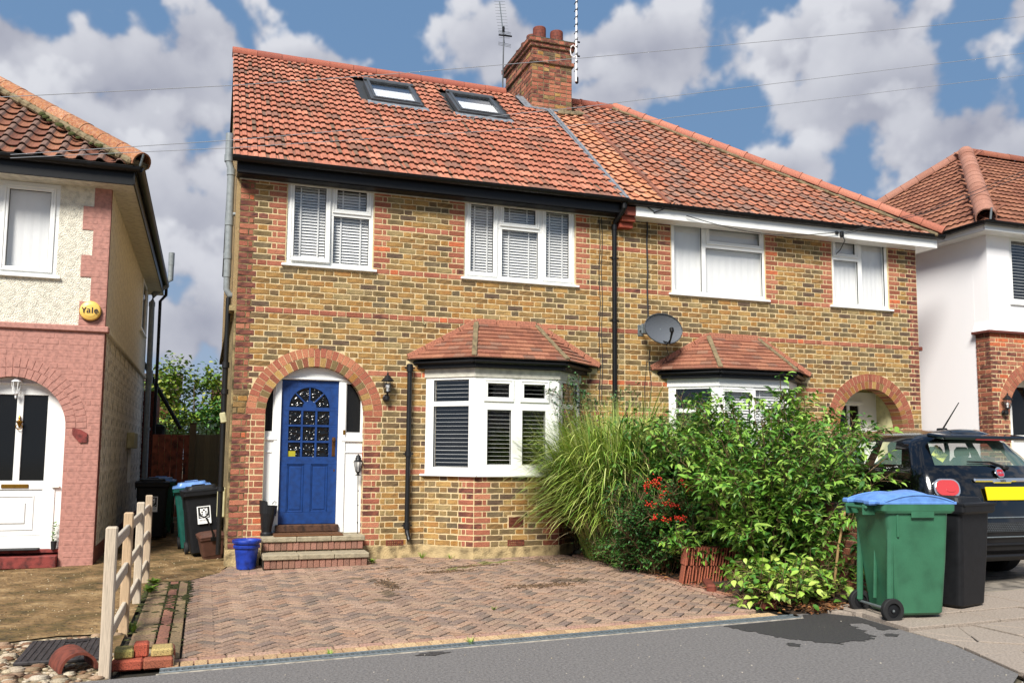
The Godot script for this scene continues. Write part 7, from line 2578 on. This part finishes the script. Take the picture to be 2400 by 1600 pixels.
	for q in [[-0.10, 0.035, 0.17, 0.21, 0.075, 0.10, "a8523c"], [0.105, 0.035, 0.17, 0.20, 0.075, 0.10, "9c5a42"], [-0.13, 0.105, 0.10, 0.13, 0.065, 0.16, "a89a58"], [-0.015, 0.12, 0.09, 0.10, 0.10, 0.12, "b0553e"], [0.125, 0.10, 0.08, 0.15, 0.06, 0.18, "b8a066"], [0.16, 0.05, -0.08, 0.10, 0.08, 0.22, "a8604a"], [-0.14, 0.04, -0.08, 0.12, 0.07, 0.2, "9a8a70"]]:
		b = MB.new()
		b.cbox(Transform3D(Basis(Vector3.UP, rng.randf_range(-0.06, 0.06)), Vector3(q[0], q[1], q[2])), Vector3(q[3], q[4], q[5]), 0.012, hx(q[6]))
		for j in b.c.size(): b.c[j] = jig(b.c[j], 0.12)
		part("brick", b, M.brick, t)
	# manhole cover
	t = thing("manhole_cover", "dark ribbed iron manhole cover in the left path", "manhole cover", Vector3(-1.30, gy(-1.3) + 0.004, 4.60))
	b = MB.new()
	b.cbox(at3(0, 0, 0), Vector3(0.60, 0.03, 0.76), 0.008)
	part("plate", b, M.manhole, t)
	b = MB.new()
	for k in 13:
		b.cbox(at3(-0.26 + k * 0.0435, 0.017, 0), Vector3(0.016, 0.008, 0.70), 0.003)
	stuff("ribs", b, M.manhole, t)
	for z in [-0.25, 0.25]:
		b = MB.new()
		b.lathe(Transform3D(Basis().scaled(Vector3(1.8, 1, 0.8)), Vector3(0.05, 0.018, z)), [Vector2(0.05, 0), Vector2(0.05, 0.005), Vector2(0.0, 0.005)], 14)
		part("key_hole", b, M.ink, t)
	# half round tile lying by the post
	t = thing("half_round_tile", "half round brown clay tile lying beside the first fence post", "tile", Vector3(-1.17, -0.01, 5.22), 0.35)
	b = MB.new()
	for k in 12:
		var a := PI * k / 12; var a2 := PI * (k + 1) / 12
		var p := Vector2(cos(a), sin(a)) * 0.13; var q := Vector2(cos(a2), sin(a2)) * 0.13
		b.quadn(Vector3(p.x, p.y, 0.16), Vector3(p.x, p.y, -0.16), Vector3(q.x, q.y, -0.16), Vector3(q.x, q.y, 0.16), Vector3(p.x, p.y, 0) / 0.13, Vector3(p.x, p.y, 0) / 0.13, Vector3(q.x, q.y, 0) / 0.13, Vector3(q.x, q.y, 0) / 0.13)
		b.quad(Vector3(p.x, p.y, -0.16) * Vector3(0.85, 0.85, 1), Vector3(p.x, p.y, 0.16) * Vector3(0.85, 0.85, 1), Vector3(q.x, q.y, 0.16) * Vector3(0.85, 0.85, 1), Vector3(q.x, q.y, -0.16) * Vector3(0.85, 0.85, 1))
		b.quad(Vector3(p.x * 0.85, p.y * 0.85, 0.16), Vector3(p.x, p.y, 0.16), Vector3(q.x, q.y, 0.16), Vector3(q.x * 0.85, q.y * 0.85, 0.16))
	part("clay", b, M.pot, t)
	# stack of spare roof tiles in the bed
	t = thing("tile_stack", "two tier stack of orange roof tiles on edge under the shrub", "roof tiles", Vector3(5.20, 0.10, 3.62), -0.35)
	for tier in 2:
		for k in 22:
			b = MB.new()
			var p := PackedVector2Array()
			for i in 9:
				p.push_back(Vector2(-0.12 + i * 0.03, 0.012 * sin(i * 0.85)))
			for i in 9:
				p.push_back(Vector2(0.12 - i * 0.03, 0.012 * sin((8 - i) * 0.85) - 0.014))
			b.extrude(Transform3D(Basis(Vector3.RIGHT, PI / 2), Vector3.ZERO), p, -0.10, 0.10, jig(hx("ac6248"), 0.12))
			var x := -0.38 + k * 0.032
			put("tile", b.mesh(), M.brick, t, Transform3D(Basis(Vector3.BACK, -0.16 + rng.randf_range(-0.05, 0.05)) * Basis(Vector3.UP, PI / 2 + rng.randf_range(-0.06, 0.06)), Vector3(x + tier * 0.02, 0.10 + tier * 0.205, rng.randf_range(-0.02, 0.02))))
	b = MB.new()
	b.cbox(Transform3D(Basis(Vector3.UP, 1.1), Vector3(4.94, 0.12, 3.87)), Vector3(0.55, 0.10, 0.10), 0.02)
	b.cbox(Transform3D(Basis(Vector3.UP, 0.2), Vector3(4.86, 0.12, 5.02)), Vector3(0.2, 0.10, 0.10), 0.015)
	solo("edging_stone", b, M.pot, "brownish kerb stones edging the bed below the tile stack", "kerb stone")
	b = MB.new()
	for k in 5:
		var s: float = [0.08, 0.05, 0.04, 0.06, 0.035][k]
		b.lathe(Transform3D(Basis().scaled(Vector3(1.5, 0.7, 1)), Vector3(4.93 + 0.12 * (k % 3), 0.10, 0.55 + 0.12 * k)), [Vector2(s, 0), Vector2(s * 0.9, s * 0.6), Vector2(0, s)], 8)
	solo("stone", b, M.coping, "small mossy stones by the corner of the bay", "stone")
	# garden wall between the drives
	t = thing("garden_wall", "low red brick garden wall behind the shrub and the green bin", "wall", Vector3(6.16, 0.1, 2.9))
	b = MB.new()
	b.box(Vector3(-0.10, -0.15, -2.2), Vector3(0.12, 0.80, 2.02))
	part("core", b, M.mortar, t)
	var list := []
	var fw := Transform3D(Basis(), Vector3(0, 0, 2.025)); var fl := Transform3D(Basis(Vector3.UP, -PI / 2), Vector3(-0.105, 0, 0))
	for r in 11:
		var y := 0.035 + r * C
		if r % 2:
			lay(list, fw, -0.105, 0.125, y, red_or_burnt(0.3))
		else:
			lay(list, fw, -0.105, 0.01, y, red_or_burnt(0.3)); lay(list, fw, 0.01, 0.125, y, red_or_burnt(0.3))
		var x := -2.2 + (0.0 if r % 2 else 0.125)
		while x < 2.0:
			lay(list, fl, x, minf(x + 0.25, 2.03), y, red_or_burnt(0.35)); x += 0.25
	for e in list:
		e[0].origin += Vector3(6.16, 0.1, 2.9)
	list.sort_custom(func(p, q): return p[0].origin.distance_squared_to(EYE) < q[0].origin.distance_squared_to(EYE))
	for e in list:
		e[0].origin -= Vector3(6.16, 0.1, 2.9)
		put("brick", brick_mesh(e[1], e[2], e[3])[1], M.brick, t, e[0])
	for k in 33:
		b = MB.new()
		b.cbox(at3(0.01, 0.885, 1.97 - k * 0.125), Vector3(0.27, 0.11, 0.115), 0.01, jig(hx("6c6660" if k % 3 else "8a5a4c"), 0.12))
		part("coping_brick", b, M.brick, t)

# ------------------------------------------------------------------ the car
func car() -> void:
	var t := thing("parked_car", "black hatchback with a yellow rear plate parked in front of the right half", "car", Vector3(8.06, 0.158, 4.98))
	# [y, half width, rear face z, front face z]
	var rows := [[0.24, 0.74, -0.12, -4.10], [0.36, 0.86, -0.03, -4.16], [0.55, 0.892, 0.0, -4.20], [0.75, 0.897, -0.02, -4.20], [0.92, 0.885, -0.06, -4.10], [1.06, 0.87, -0.10, -3.9], [1.18, 0.838, -0.16, -3.25], [1.235, 0.812, -0.20, -3.05], [1.32, 0.765, -0.27, -2.85], [1.40, 0.72, -0.335, -2.68], [1.475, 0.665, -0.40, -2.55], [1.545, 0.57, -0.42, -2.40], [1.605, 0.36, -0.52, -2.25], [1.63, 0.0, -0.60, -2.2]]
	var ts := [0.0, 0.05, 0.10, 0.15, 0.21, 0.27, 0.33, 0.40, 0.48, 0.52, 0.64, 0.76, 0.88, 1.0]
	var us := [-1.0, -0.92, -0.84, -0.74, -0.5, -0.25, 0.0, 0.25, 0.5, 0.74, 0.84, 0.92, 1.0]
	var corner := 0.20
	var body := MB.new(); var lower := MB.new(); var rear_g := MB.new(); var side_g := []
	var rp := func(j: int, u: float) -> Vector3:
		var r = rows[j]
		return Vector3(u * r[1], r[0] + (0.03 * (1.0 - u * u) if j > 9 and j < 13 else 0.0), r[2] - corner * pow(absf(u), 3.2))
	var sp := func(j: int, k: int, s: float) -> Vector3:
		var r = rows[j]
		var z: float = lerpf(r[2] - corner, r[3] + 0.25, ts[k])
		var bulge: float = 0.03 * sin(PI * ts[k]) if j < 7 else 0.0
		return Vector3(s * (r[1] + bulge), r[0] + (0.015 * sin(PI * ts[k]) if j > 9 else 0.0), z)
	for j in rows.size() - 1:
		for i in us.size() - 1:
			var a: Vector3 = rp.call(j, us[i]); var b2: Vector3 = rp.call(j, us[i + 1]); var c2: Vector3 = rp.call(j + 1, us[i + 1]); var d2: Vector3 = rp.call(j + 1, us[i])
			if j >= 7 and j < 10 and i >= 2 and i < us.size() - 3:
				rear_g.quad(a, b2, c2, d2)
			elif j < 2:
				lower.quad(a, b2, c2, d2)
			else:
				body.quad(a, b2, c2, d2)
		for s in [-1.0, 1.0]:
			for k in ts.size() - 1:
				var a: Vector3 = sp.call(j, k, s); var b2: Vector3 = sp.call(j, k + 1, s); var c2: Vector3 = sp.call(j + 1, k + 1, s); var d2: Vector3 = sp.call(j + 1, k, s)
				var is_glass: bool = j >= 7 and j < 10 and ((k >= 2 and k < 5) or (k >= 6 and k < 8) or (k >= 9 and k < 12))
				if j == 9 and k == 2: is_glass = false
				var tgt: MB = lower if j < 1 else body
				if is_glass:
					var g := MB.new()
					if s > 0: g.quad(a, b2, c2, d2)
					else: g.quad(b2, a, d2, c2)
					side_g.append(g)
					continue
				if s > 0: tgt.quad(a, b2, c2, d2)
				else: tgt.quad(b2, a, d2, c2)
	# smooth the paint: average the normals of coincident points
	for m in [body, rear_g]:
		var acc := {}
		for i in m.v.size():
			var q := Vector3i((m.v[i] * 500.0).round())
			acc[q] = acc.get(q, Vector3.ZERO) + m.n[i]
		for i in m.v.size():
			m.n[i] = (acc[Vector3i((m.v[i] * 500.0).round())] as Vector3).normalized()
	# bonnet and front
	body.quad(Vector3(-0.8, 1.06, -3.15), Vector3(0.8, 1.06, -3.15), Vector3(0.75, 0.95, -4.0), Vector3(-0.75, 0.95, -4.0))
	body.quad(Vector3(0.75, 0.3, -4.1), Vector3(-0.75, 0.3, -4.1), Vector3(-0.75, 0.95, -4.0), Vector3(0.75, 0.95, -4.0))
	part("body", body, M.paint, t)
	lower.box(Vector3(-0.84, 0.22, -4.0), Vector3(0.84, 0.26, -0.25))
	for y in [0.30, 0.42]:
		lower.cbox(at3(0, y, -0.03), Vector3(1.45, 0.035, 0.06), 0.015)
	part("lower_trim", lower, M.car_black, t)
	part("rear_window", rear_g, M.car_glass, t)
	for g in side_g:
		part("side_window", g, M.car_glass, t)
	var b := MB.new()
	b.quad(Vector3(0.66, 1.24, -3.02), Vector3(-0.66, 1.24, -3.02), Vector3(-0.55, 1.55, -2.40), Vector3(0.55, 1.55, -2.40))
	part("windscreen", b, M.car_glass, t)
	# inside
	b = MB.new()
	b.box(Vector3(-0.78, 0.9, -3.3), Vector3(0.78, 0.94, -0.3)); b.box(Vector3(-0.70, 0.94, -3.3), Vector3(0.70, 1.18, -2.9))
	for x in [-0.40, 0.0, 0.40]:
		b.cbox(at3(x, 1.12, -0.95), Vector3(0.36, 0.40, 0.14), 0.05); b.cbox(at3(x, 1.37, -0.97), Vector3(0.22, 0.14, 0.09), 0.04)
	for x in [-0.38, 0.38]:
		b.cbox(at3(x, 1.12, -1.95), Vector3(0.44, 0.48, 0.16), 0.06); b.cbox(at3(x, 1.42, -1.97), Vector3(0.26, 0.18, 0.10), 0.05)
	part("seats", b, M.car_black, t)
	b = MB.new()
	b.cbox(Transform3D(Basis(Vector3.RIGHT, 0.12), Vector3(0, 1.545, -0.37)), Vector3(1.22, 0.045, 0.26), 0.02)
	part("spoiler", b, M.paint, t)
	b = MB.new()
	b.cbox(at3(0.05, 1.515, -0.262), Vector3(0.42, 0.022, 0.02), 0.006)
	part("brake_light", b, M.red_lamp, t)
	for s in [-1.0, 1.0]:
		b = MB.new()
		var f := Transform3D(Basis(Vector3.UP, 0.42 * s) * Basis(Vector3.RIGHT, -0.30), Vector3(0.715 * s, 1.0, -0.135))
		b.extrude(f, poly(_rr(0.26, 0.20, 0.08)), -0.05, 0.008)
		var lamp := part("tail_lamp_surround", b, M.chrome, t)
		b = MB.new()
		b.extrude(f * at3(0.0, 0.0, 0.0), poly(_rr(0.225, 0.165, 0.07)), 0.0, 0.022)
		part("tail_lamp", b, M.red_lamp, lamp)
		b = MB.new()
		b.extrude(f * at3(0.03 * -s, -0.02, 0.0), poly(_rr(0.09, 0.05, 0.024)), 0.02, 0.027)
		part("tail_lamp_ring", b, M.red_lamp, lamp)
	b = MB.new()
	b.cbox(Transform3D(Basis(Vector3.RIGHT, -0.2), Vector3(0, 0.945, -0.045)), Vector3(0.56, 0.14, 0.016), 0.003)
	part("number_plate", b, M.plate, t)
	b = MB.new()
	b.cbox(Transform3D(Basis(Vector3.RIGHT, -0.3), Vector3(0, 1.085, -0.105)), Vector3(0.76, 0.042, 0.03), 0.012)
	b.cbox(Transform3D(Basis(Vector3.RIGHT, -0.3), Vector3(0, 1.075, -0.10)), Vector3(0.26, 0.055, 0.032), 0.014)
	part("chrome_bar", b, M.chrome, t)
	letters(t, "lettering", "500X", 0.035, Transform3D(Basis(Vector3.RIGHT, -0.3), Vector3(0, 1.075, -0.083)), M.ink)
	b = MB.new()
	var ef := Transform3D(Basis(Vector3.RIGHT, PI / 2 - 0.35), Vector3(0, 1.16, -0.13))
	b.lathe(ef, [Vector2(0.0, 0.0), Vector2(0.058, 0.0), Vector2(0.06, 0.012), Vector2(0.05, 0.016), Vector2(0.0, 0.016)], 24)
	var em := part("emblem", b, M.chrome, t)
	b = MB.new()
	b.extrude(Transform3D(Basis(Vector3.RIGHT, -0.35), Vector3(0, 1.16, -0.113)), poly(_rr(0.078, 0.074, 0.018)), 0.0, 0.004)
	part("emblem_field", b, M.red_lamp, em)
	letters(em, "lettering", "FIAT", 0.036, Transform3D(Basis(Vector3.RIGHT, -0.35), Vector3(0, 1.16, -0.108)), M.chrome)
	b = MB.new()
	b.tube([Vector3(0.12, 1.215, -0.16), Vector3(-0.05, 1.27, -0.19), Vector3(-0.35, 1.275, -0.205)], 0.018, 0.008, 6)
	b.cbox(at3(0.12, 1.215, -0.155), Vector3(0.08, 0.05, 0.05), 0.015)
	part("wiper", b, M.car_black, t)
	b = MB.new()
	b.tube([Vector3(-0.05, 1.625, -0.80), Vector3(-0.05, 1.66, -0.78), Vector3(-0.03, 1.93, -0.58)], 0.014, 0.005, 8)
	b.cbox(at3(-0.05, 1.635, -0.81), Vector3(0.06, 0.03, 0.12), 0.012)
	part("aerial", b, M.car_black, t)
	b = MB.new()
	b.tube([Vector3(-0.875, 1.07, -1.20), Vector3(-0.91, 1.075, -1.25), Vector3(-0.91, 1.075, -1.40), Vector3(-0.875, 1.07, -1.45)], 0.016, 0.016, 6)
	part("door_handle", b, M.chrome, t)
	# honeycomb strip in the bumper
	b = MB.new()
	b.cbox(at3(0, 0.60, -0.003), Vector3(1.2, 0.10, 0.012), 0.004)
	part("bumper_recess", b, M.ink, t)
	b = MB.new()
	for i in 46:
		for s in [-1, 1]:
			b.cbox(Transform3D(Basis(Vector3.BACK, 0.95 * s), Vector3(-0.58 + i * 0.0258, 0.60, 0.008)), Vector3(0.11, 0.006, 0.006))
	stuff("honeycomb", b, M.dark_metal, t)
	b = MB.new()
	for y in [0.70, 0.50]:
		b.cbox(at3(0, y, 0.0), Vector3(1.30, 0.014, 0.02), 0.005)
	part("bumper_strip", b, M.galv, t)
	for q in [[-0.76, -0.92], [0.76, -0.92], [-0.76, -3.45], [0.76, -3.45]]:
		b = MB.new()
		var wt := Transform3D(Basis(Vector3.BACK, PI / 2), Vector3(q[0], 0.33, q[1]))
		b.lathe(wt, [Vector2(0.21, -0.105), Vector2(0.31, -0.105), Vector2(0.335, -0.08), Vector2(0.335, 0.08), Vector2(0.31, 0.105), Vector2(0.21, 0.105)], 32)
		var wh := part("wheel", b, M.rubber, t)
		b = MB.new()
		b.lathe(wt, [Vector2(0.0, -0.09), Vector2(0.2, -0.09), Vector2(0.215, -0.1), Vector2(0.215, 0.1), Vector2(0.2, 0.09), Vector2(0.0, 0.09)], 24)
		part("rim", b, M.dark_metal, wh)
	t.scale = Vector3.ONE * 1.045
	# baby on board sign, hung inside the rear window
	var sf := Transform3D(Basis(Vector3.UP, -0.22) * Basis(Vector3.RIGHT, -0.55), Vector3(-0.46, 1.345, -0.46))
	var st := thing("window_sign", "yellow diamond sign inside the rear window of the car", "sign", t.position)
	st.scale = Vector3.ONE * 1.045
	b = MB.new()
	b.cbox(sf * Transform3D(Basis(Vector3.BACK, PI / 4), Vector3.ZERO), Vector3(0.135, 0.135, 0.004))
	part("board", b, M.sign_yellow, st)
	b = MB.new()
	b.lathe(sf * Transform3D(Basis(Vector3.RIGHT, PI / 2), Vector3(0, 0.10, 0)), [Vector2(0.022, 0), Vector2(0.022, 0.008), Vector2(0, 0.012)], 12)
	part("sucker", b, M.yellow_box, st)
	letters(st, "lettering", "BABY", 0.042, sf * at3(0, 0.028, 0.003), M.ink)
	letters(st, "lettering", "ON", 0.024, sf * at3(0, 0.0, 0.003), M.ink)
	letters(st, "lettering", "BOARD!", 0.038, sf * at3(0, -0.028, 0.003), M.ink)

func _rr(w: float, h: float, r: float) -> Array:
	var o := []
	for p in rrect(w, h, r):
		o.append_array([p.x, p.y])
	return o

# ------------------------------------------------------------------ the overgrown front bed
# A shrub: arching stems, each with leaves along its outer half. The nearest leaves are parts of their own.
func shrub(called: String, label: String, at: Vector3, stems: Array, tones: Array, l0: float, l1: float, per: int, wid: float, own: int, clusters := 1) -> Node3D:
	var t := thing(called, label, "shrub", at, 0.0, "")
	var sb := MB.new()
	var list := []
	for s in stems:       # [base, mid, tip, thickness]
		var pts := []
		for k in 11:
			var u := k / 10.0
			var p: Vector3 = s[0].lerp(s[1], u).lerp(s[1].lerp(s[2], u), u)
			pts.append(p + Vector3(rng.randfn(), rng.randfn(), rng.randfn()) * 0.012)
		sb.tube(pts, s[3], s[3] * 0.25, 5, Color.WHITE, false)
		for i in per:
			var u := pow(rng.randf(), 0.62) * 0.97 + 0.03
			var f := u * 10.0; var k := mini(int(f), 9)
			var p: Vector3 = pts[k].lerp(pts[k + 1], f - k)
			var d: Vector3 = (pts[k + 1] - pts[k]).normalized()
			# a side twig with a few leaves
			var a := rng.randf() * TAU
			var out := d.cross(Vector3.UP).normalized().rotated(d, a)
			var tw: Vector3 = p + (out * 0.7 + d * 0.5 + Vector3.UP * 0.15).normalized() * rng.randf_range(0.04, 0.22)
			if i % 2 == 0:
				sb.tube([p, tw], 0.0035, 0.002, 4, Color.WHITE, false)
			var tone := hx(tones[rng.randi() % tones.size()])
			for c in clusters:
				var q := p.lerp(tw, 0.3 + 0.7 * (c + 1.0) / clusters)
				var yaw := atan2(-out.z, out.x) + rng.randf_range(-1.1, 1.1)
				var tt := Transform3D(Basis(Vector3.UP, yaw) * Basis(Vector3.BACK, rng.randf_range(-0.75, 0.55)) * Basis(Vector3.RIGHT, rng.randf_range(-0.6, 0.6)), q)
				list.append([tt, rng.randf_range(l0, l1), tone])
	part("stems", sb, M.stem, t)
	var order := []
	for i in list.size():
		order.append([(list[i][0].origin + at).distance_squared_to(EYE), i])
	order.sort_custom(func(p, q): return p[0] < q[0])
	var pool := {}
	var rest := MB.new()
	for k in order.size():
		var e = list[order[k][1]]
		if k < own:
			var key := str(rng.randi() % 12)
			if not pool.has(key):
				var lb := MB.new()
				leaf(lb, Transform3D(), (l0 + l1) * 0.5, (l0 + l1) * 0.5 * wid, jig(hx(tones[rng.randi() % tones.size()]), 0.2))
				pool[key] = lb.mesh()
			put("leaf", pool[key], M.leaf, t, e[0])
		else:
			leaf(rest, e[0], e[1], e[1] * wid, jig(e[2], 0.22))
	stuff("foliage", rest, M.leaf, t)
	return t

func fan(n: int, spread: Vector3, h0: float, h1: float, lean: Vector3, th: float, r0 := 0.18) -> Array:
	var o := []
	for i in n:
		var a := TAU * (i + rng.randf()) / n
		var rr := sqrt(rng.randf())
		var base := Vector3(cos(a) * r0 * rr, 0, sin(a) * r0 * rr)
		var h := rng.randf_range(h0, h1) * (1.0 - 0.25 * rr)
		var tip := base + Vector3(cos(a) * spread.x * rr, h, sin(a) * spread.z * rr) + lean * h
		var mid := base + Vector3(cos(a) * spread.x * rr * 0.35, h * 0.65, sin(a) * spread.z * rr * 0.35)
		o.append([base, mid, tip, th * rng.randf_range(0.6, 1.2)])
	return o

func plants() -> void:
	# big pale green shrub filling the right of the bed
	var st := fan(130, Vector3(0.95, 0, 1.15), 1.3, 2.45, Vector3.ZERO, 0.014, 0.35)
	st.append_array(fan(50, Vector3(0.8, 0, 1.3), 0.4, 1.3, Vector3.ZERO, 0.008, 0.35))
	shrub("shrub", "large bright green leafy shrub spreading over the garden wall", Vector3(5.78, 0.10, 3.75), st, ["5d8a2e", "6f9a36", "4c7a28", "7fa640", "527f2e", "89a944", "3f6e2a", "8aa848"], 0.055, 0.12, 46, 0.40, 300, 3)
	# darker shrub behind, before the right bay
	shrub("shrub", "darker green shrub behind the large one, before the right bay window", Vector3(5.65, 0.10, 2.3), fan(90, Vector3(0.8, 0, 0.7), 1.2, 2.35, Vector3.ZERO, 0.013, 0.3), ["3f6e2c", "4c7a30", "36622a", "5a8636", "6b9440"], 0.055, 0.105, 46, 0.45, 120, 3)
	# low growth at the front corner of the bed
	shrub("shrub", "low sprawl of yellow green leaves at the front corner of the bed", Vector3(5.10, 0.09, 4.95), fan(40, Vector3(0.55, 0, 0.45), 0.15, 0.50, Vector3.ZERO, 0.006, 0.15), ["7fa03a", "94b048", "6a9434", "a8bc58", "4f7a2c"], 0.06, 0.12, 18, 0.62, 150, 1)
	# pyracantha with berries
	var py := shrub("berry_bush", "small dark leaved bush with clusters of orange red berries", Vector3(4.98, 0.10, 2.75), fan(80, Vector3(0.5, 0, 0.5), 0.35, 1.25, Vector3(-0.05, 0, 0.0), 0.009, 0.2), ["2f5a24", "3a662a", "284e20", "46742e"], 0.028, 0.05, 90, 0.5, 60, 3)
	var bb := MB.new()
	for k in 22:
		var c := Vector3(rng.randf_range(-0.45, 0.25), rng.randf_range(0.6, 1.22), 0.42 + rng.randf_range(-0.1, 0.12))
		for i in 14:
			var p := c + Vector3(rng.randfn(), rng.randfn() * 0.8, rng.randfn()) * 0.028
			bb.lathe(Transform3D(Basis(), p), [Vector2(0.0, -0.009), Vector2(0.008, -0.005), Vector2(0.0095, 0.0), Vector2(0.008, 0.005), Vector2(0.0, 0.009)], 6)
	stuff("berries", bb, M.berry, py)
	shrub("shrub", "small leaved ground shrub at the edge of the drive below the berries", Vector3(4.98, 0.08, 1.9), fan(60, Vector3(0.28, 0, 0.8), 0.12, 0.42, Vector3.ZERO, 0.005, 0.2), ["3f6c2a", "4c7a30", "5c8a38", "35602a"], 0.024, 0.042, 60, 0.55, 60, 3)
	# climbing rose at the right corner of the bay
	var rs := []
	for i in 46:
		var b := Vector3(rng.randf_range(-0.1, 0.3), 0.0, rng.randf_range(-0.2, 0.1))
		var h := rng.randf_range(0.9, 2.6)
		var x := rng.randf_range(-0.65, 0.75) if h > 1.5 else rng.randf_range(-0.75, 0.1)
		rs.append([b, b + Vector3(x * 0.3, h * 0.7, 0.1), b + Vector3(x, h, rng.randf_range(-0.05, 0.25)), 0.008])
	var rose := shrub("climbing_rose", "climbing rose with small dark leaves against the corner of the bay", Vector3(5.0, 0.10, 0.50), rs, ["3a6236", "466e3e", "2f5630", "55784a", "6a7a44"], 0.03, 0.055, 50, 0.62, 80, 3)
	var fb := MB.new()
	for c in [Vector3(-0.42, 2.02, 0.2), Vector3(-0.38, 1.95, 0.22), Vector3(0.05, 1.9, 0.3)]:
		for i in 16:
			var a := rng.randf() * TAU
			leaf(fb, Transform3D(Basis(Vector3.UP, a) * Basis(Vector3.BACK, rng.randf_range(0.2, 1.2)), c), 0.04, 0.035, Color.WHITE)
	part("blossom", fb, M.petal, rose)
	# tall grass
	var t := thing("tall_grass", "tall arching clump of yellow green grass between the bay and the shrub", "grass", Vector3(5.2, 0.10, 1.25))
	var gb := MB.new()
	var tones := ["86a03c", "9cb44c", "74943a", "b4c06a", "648a34", "a0b052", "c4c87e"]
	for i in 2000:
		var a := rng.randf() * TAU
		var rr := sqrt(rng.randf()) * 0.50
		var d := Vector3(cos(a), 0, sin(a))
		var up := (d * (rng.randf_range(0.02, 0.22) + rr * 0.5) + Vector3(rng.randfn() * 0.07, 1, rng.randfn() * 0.07)).normalized()
		var l := rng.randf_range(1.5, 2.45)
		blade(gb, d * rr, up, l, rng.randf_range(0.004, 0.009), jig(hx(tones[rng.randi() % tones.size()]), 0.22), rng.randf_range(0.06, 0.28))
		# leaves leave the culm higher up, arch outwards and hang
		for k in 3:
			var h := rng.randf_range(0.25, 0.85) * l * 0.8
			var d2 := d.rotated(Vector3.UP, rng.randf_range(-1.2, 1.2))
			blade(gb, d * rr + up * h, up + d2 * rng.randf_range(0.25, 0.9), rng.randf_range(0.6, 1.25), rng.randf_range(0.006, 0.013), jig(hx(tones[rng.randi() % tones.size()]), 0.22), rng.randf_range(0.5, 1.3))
	stuff("blades", gb, M.blade, t)
	gb = MB.new()
	for i in 420:
		var a := rng.randf() * TAU
		var rr := sqrt(rng.randf()) * 0.45
		var d := Vector3(cos(a), 0, sin(a))
		blade(gb, d * rr, d * rng.randf_range(0.1, 0.6) + Vector3.UP, rng.randf_range(0.8, 2.2), 0.004, jig(hx(["c9b684", "b89c68", "d8caa0"][i % 3]), 0.15), rng.randf_range(0.2, 1.4))
	stuff("dry_blades", gb, M.blade, t)
	# purple flower spikes between grass and shrub
	t = thing("purple_flowers", "purple flower spikes between the grass and the large shrub", "flowers", Vector3(5.15, 0.1, 2.75))
	gb = MB.new(); fb = MB.new()
	for k in 5:
		var p := Vector3(rng.randf_range(-0.12, 0.12), rng.randf_range(1.2, 1.5), rng.randf_range(0.25, 0.45))
		gb.tube([Vector3(p.x * 0.3, 0, 0), p * Vector3(1, 0.6, 0.6), p], 0.005, 0.003, 5)
		for i in 60:
			leaf(fb, Transform3D(Basis(Vector3.UP, rng.randf() * TAU) * Basis(Vector3.BACK, rng.randf()), p + Vector3(0, rng.randf() * 0.12, 0)), 0.022, 0.014, Color.WHITE)
	part("stalks", gb, M.stem, t)
	stuff("petals", fb, M.petal, t)
	# bare dry stick
	gb = MB.new()
	gb.tube([Vector3(5.62, 0.15, 5.02), Vector3(5.72, 0.62, 5.0), Vector3(5.83, 0.98, 4.98)], 0.016, 0.012, 6)
	for q in gb.c.size(): gb.c[q] = hx("b08e5e")
	solo("dry_stick", gb, M.wood, "bare pale cut stick standing in front of the shrub near the wall", "stick")
	# weeds on the drive
	weed("light green leafy weed at the right end of the lower step", 1.86, 0.52, 26, 0.07, true)
	weed("tuft of grass at the foot of the plinth near the bay's downpipe", 2.62, 0.22, 24, 0.16)
	weed("small tuft of grass under the left splay of the bay", 2.98, 0.40, 14, 0.11)
	weed("green tuft beside the second fence post", -0.86, 4.02, 30, 0.18)
	weed("weed in the drain channel near its middle", 1.72, 5.5, 22, 0.07)
	weed("weed between the drain and the buff blocks, near the fence end", 0.62, 5.46, 14, 0.06)
	weed("tiny weed in the middle of the drive", 2.35, 4.2, 16, 0.05)
	weed("leafy weed at the third fence post", -0.84, 1.95, 30, 0.10, true)
	weed("leafy weed at the last fence post", -0.83, 1.35, 24, 0.09, true)

func _ready() -> void:
	rng.seed = 7
	make_view()
	make_materials()
	var left := thing("brick_house", "left half of the brick pair, with the blue arched front door and two roof windows", "house")
	var right := thing("brick_house", "right half of the brick pair, half hidden behind the overgrown shrubs, with a hipped roof", "house")
	semi(left, false)
	semi(right, true)
	roofs(left, right)
	details(left, right)
	rebase(left, Vector3(2.9, 0.05, -4.0))
	rebase(right, Vector3(8.9, 0.18, -4.0))
	pink_house()
	white_house()
	ground_all()
	roof_things()
	back_things()
	small_things()
	car()
	plants()
